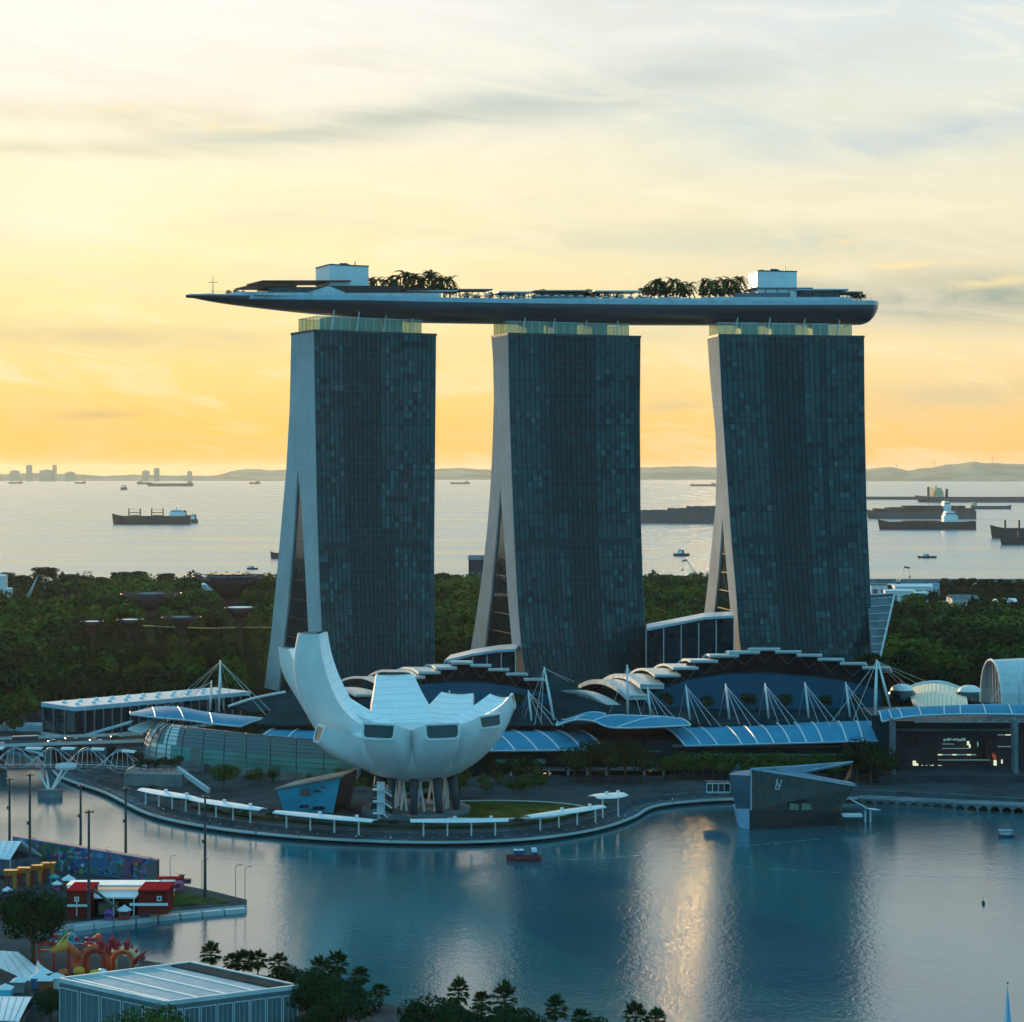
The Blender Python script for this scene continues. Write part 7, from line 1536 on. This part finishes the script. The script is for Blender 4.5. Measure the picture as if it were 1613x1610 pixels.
# pointed sail at the bottom right
Ys = 392; root = thing('furled_sail', 'slim white and blue pointed sail tip rising from the bottom right edge', 'sail', tuple(XZ(1587, Ys, 0))); tp = P(1587, 1549, Ys)
m = MB(); m.add([XZ(1580, Ys, 1), XZ(1586, Ys - .5, 1), XZ(1593, Ys + .3, 1), tp], [(0, 1, 3)]); m.build('luff', wh, root); m = MB(); m.add([XZ(1586, Ys - .5, 1), XZ(1594, Ys + .3, 1), XZ(1588, Ys + 1, 1), tp], [(0, 1, 3), (1, 2, 3)]); m.build('sail_cloth', mat('sail_blue', (.15, .42, .68), .6), root); m = MB(); m.box(tp + Vector((0, 0, .1)), (.3, .3, .3)); m.build('mast_head', hulls['rust'], root)
# promenade details: dark planters, bollards and lamps on the headland
for k in range(26):
    t_ = (k + 8) / 60; i = int(t_ * (len(SHORE) - 1)); p = inset(SHORE, 9.5)[i]
    if not (P(0, 0, 1) is None):
        px = p.x / p.y * F + CX
        if 150 < px < 1010: 
            if k % 1 == 0: plant(DB, p.x, p.y + 5, 3.0, 'low dark shrub in the planting strip along the headland promenade', 'shrubs along the headland promenade', (.8, .8, .4))
m = MB(); hp = inset(SHORE, 11); hq = inset(SHORE, 13.5); i0 = [i for i, p in enumerate(hp) if 300 < p.x / p.y * F + CX < 960]
m.sheet([[hp[i] + Vector((0, 0, 3.6)) for i in i0], [hq[i] + Vector((0, 0, 3.6)) for i in i0]], .6); o = m.build('clipped_hedge', M['leafB'], origin=tuple(hp[i0[len(i0) // 2]])); tag(o, 'long low clipped hedge curving along the headland promenade', 'hedge')
for i in range(14):
    pass

# ------------------------------------------------------------------ small things on the sky park
PSL = thing('pool_parasol', '', 'parasol', (0, 0, 0), local=True); m = MB(); m.cyl((0, 0, 0), (0, 0, 2.6), .08, n=5); m.build('pole', M['darksteel'], PSL); m = MB(); m.lathe([(.01, 3.1), (1.6, 2.5), (1.6, 2.4), (.01, 2.9)], (0, 0, 0), 8); m.build('shade', M['deckwhite'], PSL)
LNG = thing('sun_bed', '', 'sun bed', (0, 0, 0), local=True); m = MB(); m.box((0, 0, .4), (.8, 2.0, .14)); m.build('mattress', M['white'], LNG)
for s_ in (-.8, .8): m = MB(); m.box((0, s_, .16), (.6, .1, .34)); m.build('leg', M['darksteel'], LNG)
rp = random.Random(2); kp = 0
for px in range(742, 1186, 13):
    X = xat(px + rp.uniform(-2, 2)); p = spk(X, -8.2 + rp.uniform(-.6, 1.5), .05); side = 'above the left half of the pool' if px < 960 else 'above the right half of the pool'
    place(PSL, kp > 0, p, rp.uniform(0, 1), 'small pale parasol on the sky park ' + side, 'parasols ' + side, rp.uniform(.9, 1.2)); 
    p2 = spk(X + 1.6, -7.8, .05); place(LNG, kp > 0, p2, .1, 'white sun bed on the sky park ' + side, 'sun beds ' + side, 1.3); kp += 1
for px in list(range(748, 1030, 17)) + list(range(1200, 1350, 15)) + list(range(420, 500, 12)):
    g_ = 'above the pool terrace' if px < 1040 and px > 700 else ('right of the right plant block' if px > 1100 else 'near the tip terrace'); deckplant(DB, px + rp.uniform(-4, 4), (462 if px > 1000 else 458) + rp.uniform(-3, 4), 5.6, rp.uniform(0, 9), 'low dark planter shrub on the sky park ' + g_, 'planter shrubs on the sky park ' + g_)
# bollard lights along the outer edge of the boardwalk
BL = thing('bollard_light', '', 'bollard', (0, 0, 0), local=True); m = MB(); m.cyl((0, 0, 0), (0, 0, 1.0), .11, n=6); m.build('post', M['darksteel'], BL); m = MB(); m.box((0, 0, 1.02), (.26, .26, .16)); m.build('lamp_head', M['white'], BL)
hb = inset(SHORE, .9); acc = 0; kb = 0; lastp = None
for i in range(len(hb) - 1):
    a, b = hb[i], hb[i + 1]; L = (b - a).length; t_ = 0
    while acc + (L - t_) >= 7:
        t_ += 7 - acc; acc = 0; p = a.lerp(b, t_ / L); px = p.x / p.y * F + CX
        if 150 < px < 1110:
            w = 'left of the museum' if px < 440 else ('below the museum' if px < 850 else 'on the right curve'); place(BL, kb > 0, Vector((p.x, p.y, 1.35)), 0, 'small bollard light on the boardwalk edge ' + w, 'bollard lights on the boardwalk edge ' + w); kb += 1
    acc += L - t_
# visitors on the promenade
skin = mat('skin', (.35, .20, .14), .6); rpp = random.Random(12)
def person(x, y, z, rz, top, leg_, lab):
    root = thing('person', lab, 'person', (x, y, z), rz, 'visitors on the headland promenade', local=True)
    m = MB(); hh = 1.0
    for s_, st in ((-1, .16), (1, -.16)):
        m.tube([(s_ * .09, st, .04), (s_ * .09, st * .5, .48), (s_ * .08, 0, .88)], [.055, .065, .095], 7); m.tube([(s_ * .20, 0, 1.42), (s_ * .25, -st * .7, 1.14), (s_ * .24, -st * 1.2, .86)], [.055, .045, .035], 6)
    m.tube([(0, 0, .84), (0, 0, 1.05), (0, 0, 1.30), (0, 0, 1.45), (0, 0, 1.52)], [.15, .14, .19, .17, .06], 9); m.tube([(0, 0, 1.5), (0, .01, 1.57), (0, .02, 1.64), (0, .01, 1.73), (0, 0, 1.77)], [.055, .075, .095, .08, .03], 8)
    m.build('body', skin, root, smooth=True)
    m = MB(); m.tube([(0, 0, .86), (0, 0, 1.05), (0, 0, 1.30), (0, 0, 1.46), (0, 0, 1.50)], [.165, .155, .205, .185, .08], 9); m.build('shirt', top, root, smooth=True)
    m = MB()
    for s_, st in ((-1, .16), (1, -.16)): m.tube([(s_ * .09, st, .1), (s_ * .09, st * .5, .48), (s_ * .08, 0, .92)], [.075, .085, .115], 7)
    m.build('trousers', leg_, root, smooth=True); m = MB(); m.tube([(0, -.02, 1.63), (0, -.01, 1.72), (0, 0, 1.79)], [.10, .10, .03], 8); m.build('hair', M['darksteel'], root, smooth=True)
cl = [('white', wh), ('blue', MATS['boat_blue']), ('red', redt), ('dark', M['darksteel']), ('grey', M['concrete'])]
for k, (px, py, side) in enumerate([(256, 1281, 'below the farthest left shelter'), (330, 1301, 'below the second shelter from the footbridge'), (402, 1316, 'just left of the cyan pavilion shelter'), (470, 1320, 'left end of the boardwalk under the cyan pavilion'), (560, 1325, 'between the two central shelters'), (615, 1327, 'near the museum stair'), (700, 1326, 'below the museum bowl'), (815, 1322, 'between two shelters'), (905, 1313, 'below the right curve shelter'), (985, 1292, 'by the short tall shelter'), (1060, 1266, 'on the quay left of the crystal pavilion')]):
    p = G(px, py, 1.35); cc = cl[k % 5]; person(p.x, p.y + 1.5, 1.35, rpp.uniform(0, 6), cc[1], M['darksteel'], 'person in a %s top, boardwalk %s' % (cc[0], side))

# festival booths and inflatables round the stage
rb2 = random.Random(31); fest = [('green', (.03, .35, .08)), ('purple', (.20, .05, .30)), ('red', (.40, .03, .03)), ('blue', (.02, .12, .40)), ('yellow', (.6, .42, .03)), ('pink', (.45, .08, .20)), ('teal', (.02, .28, .30))]
spots = [(6, 1372, 'at the far left edge beside the white tent'), (12, 1412, 'under the leftmost orange arch'), (28, 1378, 'behind the first orange arch'), (48, 1376, 'behind the third orange arch'), (66, 1372, 'at the left foot of the mural'), (90, 1402, 'between the orange arches and the red building'), (86, 1392, 'just below the mural edge'), (108, 1398, 'behind the left wing of the red building'), (172, 1448, 'in front of the red building arcade'), (196, 1447, 'right of the arcade boxes'), (228, 1442, 'in front of the right red wing'), (268, 1412, 'right of the red building by the lawn'), (280, 1402, 'near the back corner of the lawn')]
for k, (px, py, wh_) in enumerate(spots):
    nm, c_ = fest[k % 7]; p = G(px, py, 1.4); root = thing('festival_booth', 'small %s festival booth %s' % (nm, wh_), 'booth', tuple(p)); s_ = rb2.uniform(.8, 1.25); mt = mat('festival_' + nm, c_, .6, var=.2, vscale=1.5)
    m = MB(); m.box(p + Vector((0, 0, .9 * s_)), (2.2 * s_, 1.8 * s_, 1.8 * s_)); m.build('body', mt, root)
    m = MB(); m.lathe([(1.7 * s_, 0), (1.3 * s_, .4 * s_), (.5 * s_, .8 * s_), (.01, 1.2 * s_)], p + Vector((0, 0, 1.8 * s_)), 6); m.build('roof', tent_m if k % 2 else mt, root)
    m = MB(); m.box(p + Vector((0, -.92 * s_, 1.15 * s_)), (1.5 * s_, .06, .8 * s_)); m.build('counter_opening', M['darksteel'], root)
